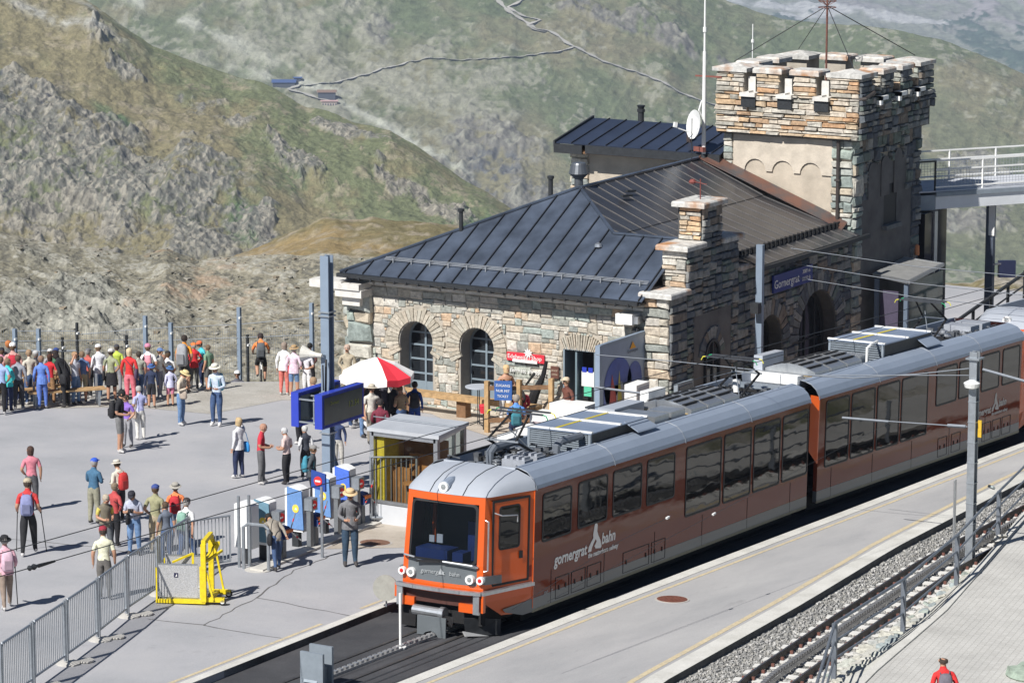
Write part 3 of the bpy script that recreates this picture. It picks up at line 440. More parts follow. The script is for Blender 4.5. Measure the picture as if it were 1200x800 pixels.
# look-up so that paths and huts can sit on this slope
def on_slope(px, py, lift=2.0):
    d2 = (PXB-px)**2+(PYB-py)**2; k = np.argpartition(d2, 6)[:6]; w_ = 1/(d2[k]+.05); w_ /= w_.sum()
    return Vector((float((BX.ravel()[k]*w_).sum()), float((BY.ravel()[k]*w_).sum()), float((BZf[k]*w_).sum())+lift))
PXB, PYB, BZf = PX.ravel(), PY.ravel(), Z.ravel()
def drape(name, pts, wid, m, lift=1.2):
    pp = []
    for a, b in zip(pts[:-1], pts[1:]):
        k = max(2, int(math.hypot(b[0]-a[0], b[1]-a[1])/4))
        for i in range(k): pp.append((a[0]+(b[0]-a[0])*i/k, a[1]+(b[1]-a[1])*i/k))
    pp.append(pts[-1]); v = [on_slope(*p, lift) for p in pp]
    zz = [q.z for q in v]
    for i in range(1, len(v)-1): v[i].z = (zz[i-1]+zz[i]*2+zz[i+1])/4
    mb = MB(); L_, R_ = [], []
    for i, p in enumerate(v):
        d = (v[min(i+1, len(v)-1)]-v[max(i-1, 0)]); d.z = 0; d.normalize(); s_ = Vector((-d.y, d.x, 0))*wid/2*(1+.5*math.sin(i*1.7)); L_.append(p+s_); R_.append(p-s_)
    for i in range(len(v)-1): mb.quad(L_[i], R_[i], R_[i+1], L_[i+1])
    return mb.build(name, m, kind='structure', fix=False)
pathm = ground_mat('path_gravel', (.34, .33, .29), (.40, .39, .35), (.46, .44, .40), .05, 1)
drape('mountain_path', [(583, 0), (600, 18), (628, 38), (640, 43), (656, 52), (672, 62), (700, 74), (760, 95), (820, 120), (900, 140)], 4, pathm)
drape('mountain_path', [(622, -5), (595, 8), (612, 20), (633, 28), (618, 34), (640, 45)], 3.4, pathm)
drape('mountain_path', [(672, 63), (630, 70), (590, 75), (540, 76), (480, 76), (440, 86), (415, 92), (385, 98), (350, 102)], 3, pathm)
drape('mountain_path', [(350, 102), (338, 106), (352, 112), (370, 118), (395, 122)], 5, pathm)
# far stations in the saddle
bw = flat('pale_wall', (.5, .42, .36)); bb = flat('blue_roof_sheet', (.05, .09, .22)); bd = flat('dark_wall', (.07, .08, .1))
def far_house(name, label, px, py, wpx, hpx, dpx, wm, rm, rz=0, grp=None):
    p = on_slope(px, py, -6); s_ = (p-CAM).length/FPX; W, H, D = wpx*s_, hpx*s_+6, dpx*s_
    t = thing(name, label, 'building', p, YAW-R(90)+rz, grp)
    MB().box((-W/2, -D/2, 0), (W/2, D/2, H)).build('wall', wm, t, world=False)
    MB().prism([(-W/2-1, -D/2-1, H+.05), (-W/2-1, D/2+1, H+.05), (-W/2-1, 0, H+D*.22)], (W+2, 0, 0)).build('roof', rm, t, world=False)
    f = MB()
    for i in range(int(wpx/3)): f.box((-W/2+(i+.3)*3*s_, -D/2-.3, H*.62), (-W/2+(i+.8)*3*s_, -D/2+.1, H*.82))
    f.build('window', bd, t, world=False); return t
far_house('lift_station', 'blue roofed cable car station in the far saddle', 333, 98, 26, 4, 14, bd, bb)
far_house('lift_station', 'small blue shed just right of the far cable car station', 349, 96, 8, 3, 6, bd, bb)
far_house('mountain_hotel', 'brown and grey hotel block in the far saddle above the red roofed annex', 383, 116, 20, 9, 12, bd, flat('brown_roof', (.22, .15, .11)))
far_house('mountain_hut', 'low pale annex with reddish roof below the far grey hotel', 386, 125, 18, 4, 6, bw, flat('pink_roof', (.45, .3, .28)))

# ---- near mountainside, left
ACR = [(-90, -95), (100, 0), (180, 54), (270, 86), (319, 102), (360, 125), (412, 141), (457, 152), (487, 170), (525, 196), (562, 222), (600, 244), (720, 300)]
X, Y, Z, PX, PY = sheet(-90, 700, 800, 460, [(-90, 325), (720, 345)], ACR, [(-90, 1250), (720, 1250)], [(-90, 1560), (300, 1480), (720, 1360)], 1.0, 120, rx=False)
U, V = UV(X, Y, 1.6); n1 = fbm(U/52, V/46, 6, 51, .55); n2 = fbm(U/9, V/8, 6, 55, .6); n3 = ridged(U/26, V/22, 6, 58, .62); n4 = fbm(U/1.8, V/1.6, 4, 59)
D_ = U*.5+V*.86; E_ = U*.86-V*.5; n5 = ridged(D_/30, E_/7, 4, 60, .6); n6 = ridged(U/7, V/6, 5, 66, .62)
fade = smooth01(PY-np.interp(PX, *zip(*ACR)), 1, 26)
edge = np.interp(PX, [-90, 0, 40, 110, 180, 260, 330, 420, 700], [62, 80, 100, 150, 192, 240, 290, 350, 360])
rock = smooth01(PY-edge+(n1-.5)*190+(n2-.5)*60, -4, 34)*smooth01(n1*.6+n2*.4+blob(PX, PY, 40, 190, 120, 80)*.25, .40, .56)
crag = blob(PX, PY, 400, 152, 50, 8, 16)*1.4+blob(PX, PY, 480, 216, 55, 12, 28)*1.4+blob(PX, PY, 350, 195, 50, 16, 30)*1.0+blob(PX, PY, 300, 260, 60, 28, 20)*.8+blob(PX, PY, 40, 20, 90, 4, 24)*.6+blob(PX, PY, 540, 250, 45, 12, 20)+blob(PX, PY, 150, 95, 50, 10, 20)*.6+blob(PX, PY, 240, 135, 50, 14, 20)*.7
rock = np.clip(rock+smooth01(crag*1.1+(n1-.5)*1.3+(n2-.5)*1.6, .62, .95), 0, 1)
Z = Z+fade*((n1-.5)*20+rock*((n3-.55)*9+(n5-.5)*3.2+(n6-.5)*1.7+(n4-.5)*.5)+(n2-.5)*(1.3+1.2*rock)+(n4-.5)*.28+(n5-.5)*1.0)
g_ = fbm(U/40, V/50, 6, 63, .55)
c = mixc(np.broadcast_to(A3(.185, .158, .098), X.shape+(3,)), A3(.130, .140, .080), smooth01(g_+(n2-.5)*.3, .42, .60))
c = mixc(c, A3(.085, .120, .065), smooth01(blob(PX, PY, 560, 262, 60, 26, 20)+blob(PX, PY, 130, 140, 50, 14, 40)*.8+blob(PX, PY, 290, 270, 40, 34)*.9+blob(PX, PY, 350, 220, 60, 30, 30)*.6+(n1-.5)*1.1+(n2-.5)*.5, .45, .8))
c = mixc(c, A3(.27, .225, .175), smooth01(n2+(n4-.5)*.4, .58, .72)*.6)
rv = rock*smooth01(n2+(n4-.5)*.5+(n6-.5)*.3, .34, .56)
c = mixc(c, mixc(np.broadcast_to(A3(.19, .17, .155), X.shape+(3,)), A3(.145, .138, .132), smooth01(n1, .40, .54)), rv*.92); c = mixc(c, A3(.045, .052, .085), rock*smooth01(1-n6+(n4-.5)*.5+(.5-n3)*.4, .58, .72)*.7); c = mixc(c, A3(.29, .26, .23), rock*smooth01(n4+n2*.5, .80, .95)*.8)  # navy in the rock hollows is crevice shadow put into the colour
ski = blob(PX, PY, 70, 26, 70, 6, 25)+blob(PX, PY, 150, 30, 120, 4, 26)*.7; c = mixc(c, A3(.34, .325, .32), np.clip(ski*1.2, 0, 1)*smooth01(n2, .3, .6))
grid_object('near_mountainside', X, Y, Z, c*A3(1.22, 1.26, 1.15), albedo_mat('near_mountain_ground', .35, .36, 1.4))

# ---- tan alpine hill in the middle distance
TCR = [(230, 312), (300, 292), (350, 271), (392, 263), (450, 262), (540, 267), (640, 290), (1000, 330), (1110, 330), (1137, 333), (1156, 328), (1210, 331), (1290, 320)]
X, Y, Z, PX, PY = sheet(230, 1290, 520, 150, [(230, 380), (1290, 430)], TCR, [(0, 240), (1300, 240)], [(0, 330), (1300, 330)], 1.2, 30)
U, V = UV(X, Y, 2); n1 = fbm(U/14, V/8, 6, 71, .55); n2 = fbm(U/2.2, V/1.6, 5, 75, .6); n4 = ridged(U/7, V/3, 5, 77)
Z = Z+(n1-.5)*2.4+(n2-.5)*.4+(n4-.5)*.9
c = mixc(np.broadcast_to(A3(.27, .205, .105), X.shape+(3,)), A3(.19, .165, .09), smooth01(n1+(n2-.5)*.4, .42, .6))
c = mixc(c, A3(.36, .31, .24), smooth01(n2, .54, .68)*.7); c = mixc(c, A3(.34, .31, .26), smooth01(n2+(PY-320)/150, .5, .8)*smooth01(PX, 800, 900))
grid_object('tan_hill', X, Y, Z, c, albedo_mat('tan_hill_ground', 1.2, .3, .25))

# ---- rocky knoll rising just behind the terrace
KCR = [(-90, 268), (0, 272), (40, 283), (90, 287), (130, 294), (165, 298), (195, 290), (232, 302), (262, 299), (300, 301), (340, 298), (430, 300), (640, 305)]
X, Y, Z, PX, PY = sheet(-90, 640, 800, 460, [(-90, 505), (640, 505)], KCR, [(-90, 104), (640, 110)], [(-90, 127), (640, 127)], 1.1, 12, rx=False)
U, V = UV(X, Y, 1.5); n1 = fbm(U/4, V/3.4, 6, 81, .55); n2 = fbm(U/.6, V/.5, 5, 85, .6); n3 = ridged(U/1.7, V/1.3, 5, 88, .62); n4 = fbm(U/.15, V/.13, 3, 89)
D_ = U*.42+V*.9; E_ = U*.9-V*.42; n5 = ridged(D_/.75, E_/2.2, 5, 90, .6)
fade = smooth01(PY-np.interp(PX, *zip(*KCR)), 0, 22)
oc = smooth01(blob(PX, PY, 60, 325, 120, 46, 20)*.9+blob(PX, PY, 20, 375, 90, 24)*.9+blob(PX, PY, 125, 372, 50, 18, 40)*.9+blob(PX, PY, 290, 345, 90, 24)*.4+(n1-.5)*1.6, .45, .85)
flat_ = smooth01(PY, 470, 440)
Z = Z+flat_*(fade*.8+.2)*((n1-.5)*.55+(n3-.55)*(.12+.42*oc)+(n5-.5)*(.10+.62*oc)+(n2-.5)*.13+(n4-.5)*.05)
c = mixc(np.broadcast_to(A3(.225, .205, .155), X.shape+(3,)), A3(.285, .255, .195), smooth01(n1+(n2-.5)*.4, .4, .6))
c = mixc(c, A3(.23, .23, .21), oc*.7); c = mixc(c, A3(.37, .35, .30), smooth01(n2+(n4-.5)*.7, .55, .70)*.75)
c = mixc(c, A3(.12, .115, .10), smooth01(1-n2-(n4-.5)*.8, .58, .72)*.7); c = mixc(c, A3(.10, .10, .095), oc*smooth01(1-n5, .5, .7)*.6)  # hollows between the slabs darkened in colour as crevice shade
warm = smooth01(blob(PX, PY, 185, 290, 60, 9)+blob(PX, PY, 220, 335, 70, 22, -20)*.7+blob(PX, PY, 290, 350, 60, 20)*.5+(n2-.5)*1.5, .45, .9); c = mixc(c, A3(.33, .22, .145), warm*.6)
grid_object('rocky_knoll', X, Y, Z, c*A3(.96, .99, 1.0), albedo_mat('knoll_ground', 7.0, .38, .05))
KZ = Z.ravel(); KX = X.ravel(); KY = Y.ravel(); KPY = PY.ravel()
# loose boulders over the knoll
rr = random.Random(5); mb = MB(); idx = np.where((KPY > 275) & (KPY < 462))[0]
def rock_at(mb, p, s, rr):
    vs = []
    for x in (-1, 1):
        for y in (-1, 1):
            for z in (-1, 1): vs.append((p[0]+x*s*rr.uniform(.45, 1.1), p[1]+y*s*rr.uniform(.4, .9), p[2]+z*s*rr.uniform(.25, .7)))
    mb.rv = rr.random(); mb.add(vs, [(0, 1, 3, 2), (4, 6, 7, 5), (0, 4, 5, 1), (2, 3, 7, 6), (0, 2, 6, 4), (1, 5, 7, 3)])
for k in range(2000):
    i = idx[rr.randrange(len(idx))]; s_ = .03+.13*rr.random()**4+(.20*rr.random() if rr.random() < .006 else 0)
    rock_at(mb, (KX[i], KY[i], KZ[i]-s_*.22), s_, rr)
BOULDER = stone_mat('boulder_rock', [(.25,.235,.19), (.30,.28,.235), (.22,.21,.18), (.34,.32,.275), (.28,.235,.175), (.24,.24,.21)], bump=.03, sc=9)
mb.build('loose_boulders', BOULDER, kind='stuff')

# ---- slope on the near side of the line, below the view terrace (seen mirrored in the train windows)
xx = np.linspace(-75, 130, 300); X, t = np.meshgrid(xx, np.linspace(0, 1.5, 100)); Y = np.interp(X, [-75, 4, 9, 14, 17, 24, 40, 130], [-13.2, -13.2, -10.0, -7.7, -6.9, -5.2, -4.2, -3])-22*t; n1 = fbm(X/5, Y/5, 5, 91); n2 = fbm(X/1.2, Y/1.2, 4, 95)
hh_ = 3.5+12.9*(1-smooth01(X, -45, -22)); top = np.where(t < 1, t*hh_, hh_+(t-1)*2); Z = G*X*np.clip(1-t, 0, 1)+top+(n1-.5)*2.2*smooth01(t, 0, .15)*(1-smooth01(t, .8, 1))+(n2-.5)*.5*smooth01(t, 0, .1)-.05
Z = Z-smooth01(X, 12, 60)*t*9
c = mixc(np.broadcast_to(A3(.23, .22, .16), X.shape+(3,)), A3(.16, .17, .10), smooth01(n1, .42, .6)); c = mixc(c, A3(.42, .40, .35), smooth01(n2, .54, .62))
grid_object('embankment_slope', X, Y, Z, c, albedo_mat('slope_ground', 2.0, .35, .1))

# ================================================================== STATION GROUND
def interp(x, pts): return float(np.interp(x, [p[0] for p in pts], [p[1] for p in pts]))
KERB = [(-60, -.8), (-7.15, 2.22), (1.2, 2.88), (8, 3.1), (60, 3.3)]            # plaza side of the station track
PLE = [(-60, -2.9), (-4.8, -.96), (3.6, -.70), (16.3, -.50), (29, -.22), (60, .6)]  # platform, train side
PRE = [(-60, -14.5), (-20, -8.6), (-9, -6.6), (-1.9, -5.15), (6.5, -4.25), (13.2, -3.38), (23.2, -2.52), (40, -1.8), (60, -1.4)]    # platform, far side
def strip(mb, a, b, ha, hb, x0=-60, x1=60, step=1.5, xs=None):
    n = int((x1-x0)/step); xs = xs or [x0+(x1-x0)*i/n for i in range(n+1)]
    fa = a if callable(a) else (lambda x: interp(x, a)); fb = b if callable(b) else (lambda x: interp(x, b))
    for u, v in zip(xs[:-1], xs[1:]): mb.quad((u, fa(u), gz(u)+ha), (v, fa(v), gz(v)+ha), (v, fb(v), gz(v)+hb), (u, fb(u), gz(u)+hb))
    return mb
off = lambda P, d: (lambda x: interp(x, P)+d)
asph = ground_mat('plaza_asphalt', (.335,.34,.355), (.385,.385,.40), (.43,.425,.43), .3, 60, .9, .004, speck=.10)
# the plaza: one sheet with its edge above the drop
ed = [(60, 3.3), (60, 19), (30, 19), (27.2, 20.7), (24.7, 21.85), (23.4, 23.4), (21.85, 25.4), (19, 28), (12, 34), (-10, 46), (-60, 60)]
mb = MB(); pl_ = [(x, interp(x, KERB)) for x in (-60, -30, -7.15, 1.2, 8, 60)]+ed[1:]
mb.prism([(x, y, gz(x)) for x, y in pl_], (0, 0, -2.6)); plz = mb.build('plaza', asph, kind='structure')
grav = ground_mat('terrace_gravel', (.36,.34,.30), (.42,.40,.36), (.48,.46,.42), .8, 30, .95, .02, speck=.22)
MB().add([(x, y, gz(x)+.006) for x, y in [(8, 36.2), (13.5, 27.2), (18.2, 22.6), (18.6, 20.1), (21.9, 19.9), (22.3, 18.6), (29.5, 18.9), (27.1, 20.6), (24.62, 21.75), (23.32, 23.3), (21.77, 25.3), (19, 27.9), (12, 33.9)]], [tuple(range(13))]).build('gravel_edge', grav, kind='structure')
deck = ground_mat('station_forecourt', (.40,.345,.28), (.47,.41,.34), (.54,.47,.39), .6, 22, .9, .006, speck=.14)
MB().add([(x, y, gz(x)+.008) for x, y in [(20.3, 4.5), (20.3, 12), (21.2, 13.6), (22.5, 15.2), (22.9, 18.3), (34, 18.3), (34, 4.5)]], [tuple(range(7))]).build('forecourt', deck, kind='structure')
patch = ground_mat('brown_asphalt_patch', (.36,.31,.26), (.42,.37,.31), (.47,.42,.36), .9, 40, .9, .004, speck=.12)
MB().add([(x, y, gz(x)+.005) for x, y in [(4.9, 7.2), (8.2, 7.95), (12.4, 7.6), (12.5, 3.9), (9.0, 3.6), (6.5, 5.4)]], [tuple(range(6))]).build('pavement_patch', patch, kind='structure')
crackm = flat('sealed_crack', (.12,.115,.11), .9)
def crack(pts, wid=.03):
    mb = MB(); rr_ = random.Random(len(pts)+int(pts[0][0]*10)); q = []
    for a, b in zip(pts[:-1], pts[1:]):
        k = max(2, int(math.hypot(b[0]-a[0], b[1]-a[1])/.35))
        for i in range(k): q.append(Vector((a[0]+(b[0]-a[0])*i/k+rr_.uniform(-.04, .04), a[1]+(b[1]-a[1])*i/k+rr_.uniform(-.04, .04), 0)))
    q.append(Vector((*pts[-1], 0)))
    for i in range(len(q)-1):
        d = (q[i+1]-q[i]).normalized(); s_ = Vector((-d.y, d.x, 0))*wid*rr_.uniform(.3, .7)
        f = lambda v: (v.x, v.y, gz(v.x)+.004)
        mb.quad(f(q[i]-s_), f(q[i+1]-s_), f(q[i+1]+s_), f(q[i]+s_))
    mb.build('pavement_crack', crackm, kind='structure', fix=False)
for c_ in CRACKS: crack(c_)
# track bed, kerbs, platform
bed = ground_mat('track_asphalt', (.052,.053,.058), (.066,.067,.072), (.085,.085,.09), .7, 30, .85, .006, speck=.12)
mb = strip(MB(), off(KERB, .05), off(PLE, -.05), -.14, -.14); mb.build('track_bed', bed, kind='structure', fix=False)
kerbm = ground_mat('kerb_stone', (.50,.49,.45), (.58,.57,.53), (.64,.63,.59), 1.2, 30, .9, .004, speck=.08)
def kerb(P, sgn, width, name, h=.008, drop=.15, x0=-60, x1=60, thingp=None):
    mb = MB(); strip(mb, off(P, 0), off(P, sgn*width), h, h, x0, x1); o_ = mb.build(name, kerbm, kind='structure', fix=False)
    strip(MB(), off(P, 0), off(P, 0), -drop, h-.004, x0, x1).build(name+'_face', mat('kerb_face', (.10,.10,.098), .95, 0, .3, 3) if 'kerb_face' not in bpy.data.materials else bpy.data.materials['kerb_face'], kind='structure', fix=False); return o_
kerb(KERB, 1, .22, 'plaza_kerb'); kerb(PLE, -1, .30, 'platform_kerb', drop=.2); kerb(PRE, 1, .42, 'platform_kerb', drop=.2)
plat = ground_mat('platform_asphalt', (.33,.33,.335), (.39,.385,.385), (.44,.435,.43), .35, 45, .9, .004, (.45, 1.6, 1), speck=.07)
mb = strip(MB(), off(PLE, -.29), off(PRE, .41), 0, 0); mb.build('platform', plat, kind='structure', fix=False)
yel = ground_mat('worn_yellow_line', (.46,.42,.34), (.55,.46,.30), (.58,.50,.34), 5, 20, .85, .002, speck=.1)
def line(P, d, wd, x0, x1): strip(MB(), off(P, d-wd/2), off(P, d+wd/2), .0045, .0045, x0, x1, 1.0).build('yellow_line', yel, kind='structure', fix=False)
line(PLE, -.50, .09, -60, 60); line(PRE, .58, .13, -60, 60); line(KERB, .36, .09, -60, -1.5); line(KERB, .36, .09, .2, 2.4)
# manhole covers
rustm = mat('rusty_cast_iron', (.20,.075,.05), .8, .2, .25, 14, .004)
def cover(name, label, x, y, r, m=rustm):
    t = thing(name, label, 'manhole', (x, y, gz(x)), rot=(0, math.atan(-G), 0))
    MB().lathe([(r*1.12, .0), (r*1.12, .009), (r*1.0, .011)], n=28).build('rim', flat('rim_concrete', (.42,.4,.37)), t, world=False)
    mb = MB().lathe([(r*.98, .008), (r*.98, .016)], n=28)
    for i in range(-4, 5): mb.box((-math.sqrt(max(0, .8-(i*.2)**2))*r, i*.2*r-.012, .016), (math.sqrt(max(0, .8-(i*.2)**2))*r, i*.2*r+.012, .021))
    mb.build('lid', m, t, world=False)
cover('manhole_cover', 'round rusty red manhole cover set in the platform', 4.95, -1.78, .34)
cover('manhole_cover', 'round brown manhole cover on the sandy patch near the gate', 6.2, 6.65, .36, mat('brown_iron', (.22,.12,.08), .85, .1, .2, 10))

# ================================================================== RAILS
steelr = mat('rail_steel', (.10,.095,.09), .55, .6, .25, 8); shiny = mat('rail_head', (.34,.33,.33), .3, .9, .1, 10)
TC = [(-60, -2.1), (-6, .62), (0, .90), (8, 1.1), (15.4, 1.32), (29, 1.38), (60, 2.0)]       # centre of the station track
def rail(mb, f, h, x0, x1, wd=.07, ht=.12, step=1.0):
    n = int((x1-x0)/step); P = [Vector((x0+(x1-x0)*i/n, 0, 0)) for i in range(n+1)]
    for p in P: p.y = f(p.x); p.z = gz(p.x)+h
    for a, b in zip(P[:-1], P[1:]): mb.bar(a, b, wd, ht)
def rack(mb, f, h, x0, x1, pitch=.12):
    n = int((x1-x0)/pitch)
    for i in range(n):
        x = x0+i*pitch; y = f(x); z = gz(x)+h; mb.box((x, y-.05, z-.02), (x+pitch*.5, y+.05, z+.05))
for s_ in (.5, -.5):
    mb = MB(); rail(mb, off(TC, s_), -.155, -60, 60, .075, .07); mb.build('rail', steelr, kind='structure', fix=False)
mb = MB(); rack(mb, off(TC, -.0), -.10, -14, 4, .20)
for o_ in (-.075, .075): rail(mb, off(TC, o_), -.125, -60, 60, .025, .075)
mb.build('rack_rail', mat('rack_steel', (.50,.50,.50), .4, .7, .2, 12), kind='structure', fix=False)
mb = MB()
for o_ in (-.78, -1.0): strip(mb, off(TC, o_+.02), off(TC, o_-.02), -.136, -.136, -60, 20)
mb.build('drain_slot', M['darkmetal'], kind='structure', fix=False)
# second track on ballast
HB = -.27
RK2 = [(-60, -19), (-30, -13.2), (-12, -9.3), (0.32, -6.47), (6.3, -5.6), (12.48, -4.76), (20, -4.15), (30, -3.6), (60, -2.8)]
ball = ground_mat('ballast_bed', (.27,.265,.25), (.34,.335,.315), (.42,.41,.39), 9, 40, .95, .05, speck=.3)
mb = MB(); strip(mb, off(PRE, -.0), off(RK2, .75), -.15, HB, -60, 60); strip(mb, off(RK2, .75), (lambda x: interp(x, RK2)-.80), HB, HB, -60, 60); mb.build('ballast_bed', ball, kind='structure', fix=False)
rr = random.Random(9); mb = MB()
for k in range(15500):
    x = -3+36*rr.random()**1.35; a_ = interp(x, PRE)-.06; b_ = interp(x, RK2)-.78; y = a_+(b_-a_)*rr.random(); t_ = min(1, (a_-y)/max(.1, a_-interp(x, RK2)-.75))
    rock_at(mb, (x, y, gz(x)-.15+(HB+.15)*t_+.005), rr.uniform(.018, .042), rr)
mb.build('ballast_stones', stone_mat('ballast_stone', [(.40,.39,.37), (.30,.30,.29), (.50,.49,.47), (.36,.35,.32), (.22,.22,.215)], bump=.004, sc=20), kind='stuff', fix=False)
for s_ in (.5, -.5):
    mb = MB(); rail(mb, off(RK2, s_), HB+.11, -60, 60, .055, .13); mb.build('rail', mat('brown_rail', (.05,.042,.038), .6, .4, .3, 8), kind='structure', fix=False)
    mb = MB(); rail(mb, off(RK2, s_), HB+.179, -60, 60, .035, .006); mb.build('rail_head', shiny, kind='structure', fix=False)
mb = MB(); rack(mb, off(RK2, 0), HB+.19, -10, 34, .17)
for o_ in (-.06, .06): rail(mb, off(RK2, o_), HB+.12, -60, 60, .02, .08)
mb.build('rack_rail', mat('dull_rack_steel', (.34,.34,.34), .45, .7, .2, 12), kind='structure', fix=False)
slm = mat('sleeper_concrete', (.62,.61,.58), .9, 0, .12, 4); bolt = mat('rusty_fastening', (.20,.09,.07), .8, .3, .2, 20)
trk2 = bpy.data.objects.new('sleeper_row', None); COL.objects.link(trk2); trk2['kind'] = 'structure'
sm = MB().box((-.10, -.80, -.07), (.10, .80, .012)).mesh('sleeper', slm); bm_ = MB()
for yy_ in (-.60, -.40, .40, .60): bm_.box((-.03, yy_-.03, 0), (.03, yy_+.03, .06))
bmm = bm_.mesh('fastening', bolt)
for k in range(62):
    x = -4+k*.62; dy = (interp(x+.3, RK2)-interp(x-.3, RK2))/.6; a_ = math.atan(dy)
    o_ = piece('sleeper', sm, trk2, (x, interp(x, RK2), gz(x)+HB+.03), (0, 0, a_)); piece('fastening', bmm, trk2, (x, interp(x, RK2), gz(x)+HB+.05), (0, 0, a_))
# cobbled verge rising to the railing and the paved walkway
VRG = [(-60, -22), (-20, -14), (-6, -10.3), (.35, -8.22), (7.4, -6.95), (15.2, -5.12), (20.7, -3.75), (30, -3.0), (60, -1.2)]  # kerb of the walkway
vin = lambda x: interp(x, RK2)-.74
mort = ground_mat('verge_mortar', (.44,.43,.38), (.52,.51,.46), (.58,.57,.52), 1.5, 25, .95, .01, speck=.15)
mb = MB(); strip(mb, vin, VRG, HB, .0, -60, 21); mb.build('verge', mort, kind='structure', fix=False)
verge = bpy.data.objects.new('cobbled_verge', None); COL.objects.link(verge); verge['kind'] = 'structure'
cobm = stone_mat('cobble', [(.34,.38,.34), (.44,.45,.40), (.38,.39,.37), (.50,.49,.45), (.30,.34,.34), (.47,.46,.40)], bump=.006, sc=9)
cobs = []
for k in range(8):
    mb = MB(); n_ = 7; rr = random.Random(k); rad = [rr.uniform(.75, 1.1) for _ in range(n_)]
    mb.lathe([(1, -.5), (1, .3), (.72, .62)], n=n_); mb.v = [(v[0]*rad[i % n_], v[1]*rad[i % n_]*.8, v[2]) for i, v in enumerate(mb.v)]; cobs.append(mb.mesh('cobble', cobm))
rr = random.Random(3); cnt = 0; pts_ = []
x = -1.6
while x < 21 and cnt < 290:
    yi, yo = vin(x), interp(x, VRG)+.16; wv = yi-yo; nn = max(1, int(wv/.30))
    for j in range(nn):
        f_ = (j+.5+rr.uniform(-.2, .2))/nn; y = yo+wv*f_; xo = x+rr.uniform(-.07, .07)
        z = gz(xo)+HB*(f_*wv+.16)/(wv+.16)
        s_ = rr.uniform(.12, .20); o_ = piece('cobble', cobs[rr.randrange(8)], verge, (xo, y, z+.012)); o_.scale = (s_*1.15, s_, .05); o_.rotation_euler = (math.atan(HB/max(wv, .4))*-1, 0, rr.random()*6); cnt += 1
    x += .33
def paver_mat():
    m = bpy.data.materials.new('walkway_pavers'); m.use_nodes = True; n = m.node_tree; L = n.links; b = n.nodes['Principled BSDF']; b.inputs['Roughness'].default_value = .9
    ge = n.nodes.new('ShaderNodeNewGeometry'); mp = n.nodes.new('ShaderNodeMapping'); mp.inputs['Rotation'].default_value = (0, 0, R(-12)); L.new(ge.outputs['Position'], mp.inputs[0])
    br = n.nodes.new('ShaderNodeTexBrick'); br.inputs['Scale'].default_value = 1; br.inputs['Brick Width'].default_value = .21; br.inputs['Row Height'].default_value = .13; br.inputs['Mortar Size'].default_value = .008
    br.inputs['Color1'].default_value = (.48,.47,.44,1); br.inputs['Color2'].default_value = (.52,.51,.48,1); br.inputs['Mortar'].default_value = (.445,.435,.405,1)
    L.new(mp.outputs[0], br.inputs['Vector']); nz = n.nodes.new('ShaderNodeTexNoise'); nz.inputs['Scale'].default_value = .8; nz.inputs['Detail'].default_value = 6; L.new(ge.outputs['Position'], nz.inputs[0])
    mr = n.nodes.new('ShaderNodeMapRange'); mr.inputs[1].default_value = .3; mr.inputs[2].default_value = .7; mr.inputs[3].default_value = .88; mr.inputs[4].default_value = 1.1; L.new(nz.outputs[0], mr.inputs[0])
    sc = n.nodes.new('ShaderNodeVectorMath'); sc.operation = 'SCALE'; L.new(br.outputs['Color'], sc.inputs[0]); L.new(mr.outputs[0], sc.inputs['Scale']); L.new(sc.outputs[0], b.inputs['Base Color'])
    bp = n.nodes.new('ShaderNodeBump'); bp.inputs['Distance'].default_value = .003; bp.invert = True; L.new(br.outputs['Fac'], bp.inputs['Height']); L.new(bp.outputs[0], b.inputs['Normal']); return m
mb = MB(); strip(mb, off(VRG, -.18), lambda x: min(-13.0, interp(x, VRG)-9), .0, .0, -60, 60); mb.build('walkway', paver_mat(), kind='structure', fix=False)
mb = MB(); strip(mb, off(VRG, 0), off(VRG, -.18), .03, .03, -60, 60); strip(mb, off(VRG, 0), off(VRG, 0), -.05, .03, -60, 60); strip(mb, off(VRG, -.18), off(VRG, -.18), -.05, .03, -60, 60)
mb.build('walkway_kerb', kerbm, kind='structure', fix=False)
mb = MB(); strip(mb, off(VRG, -2.0), off(VRG, 30), -3.2, -3.2, 55, 130); 
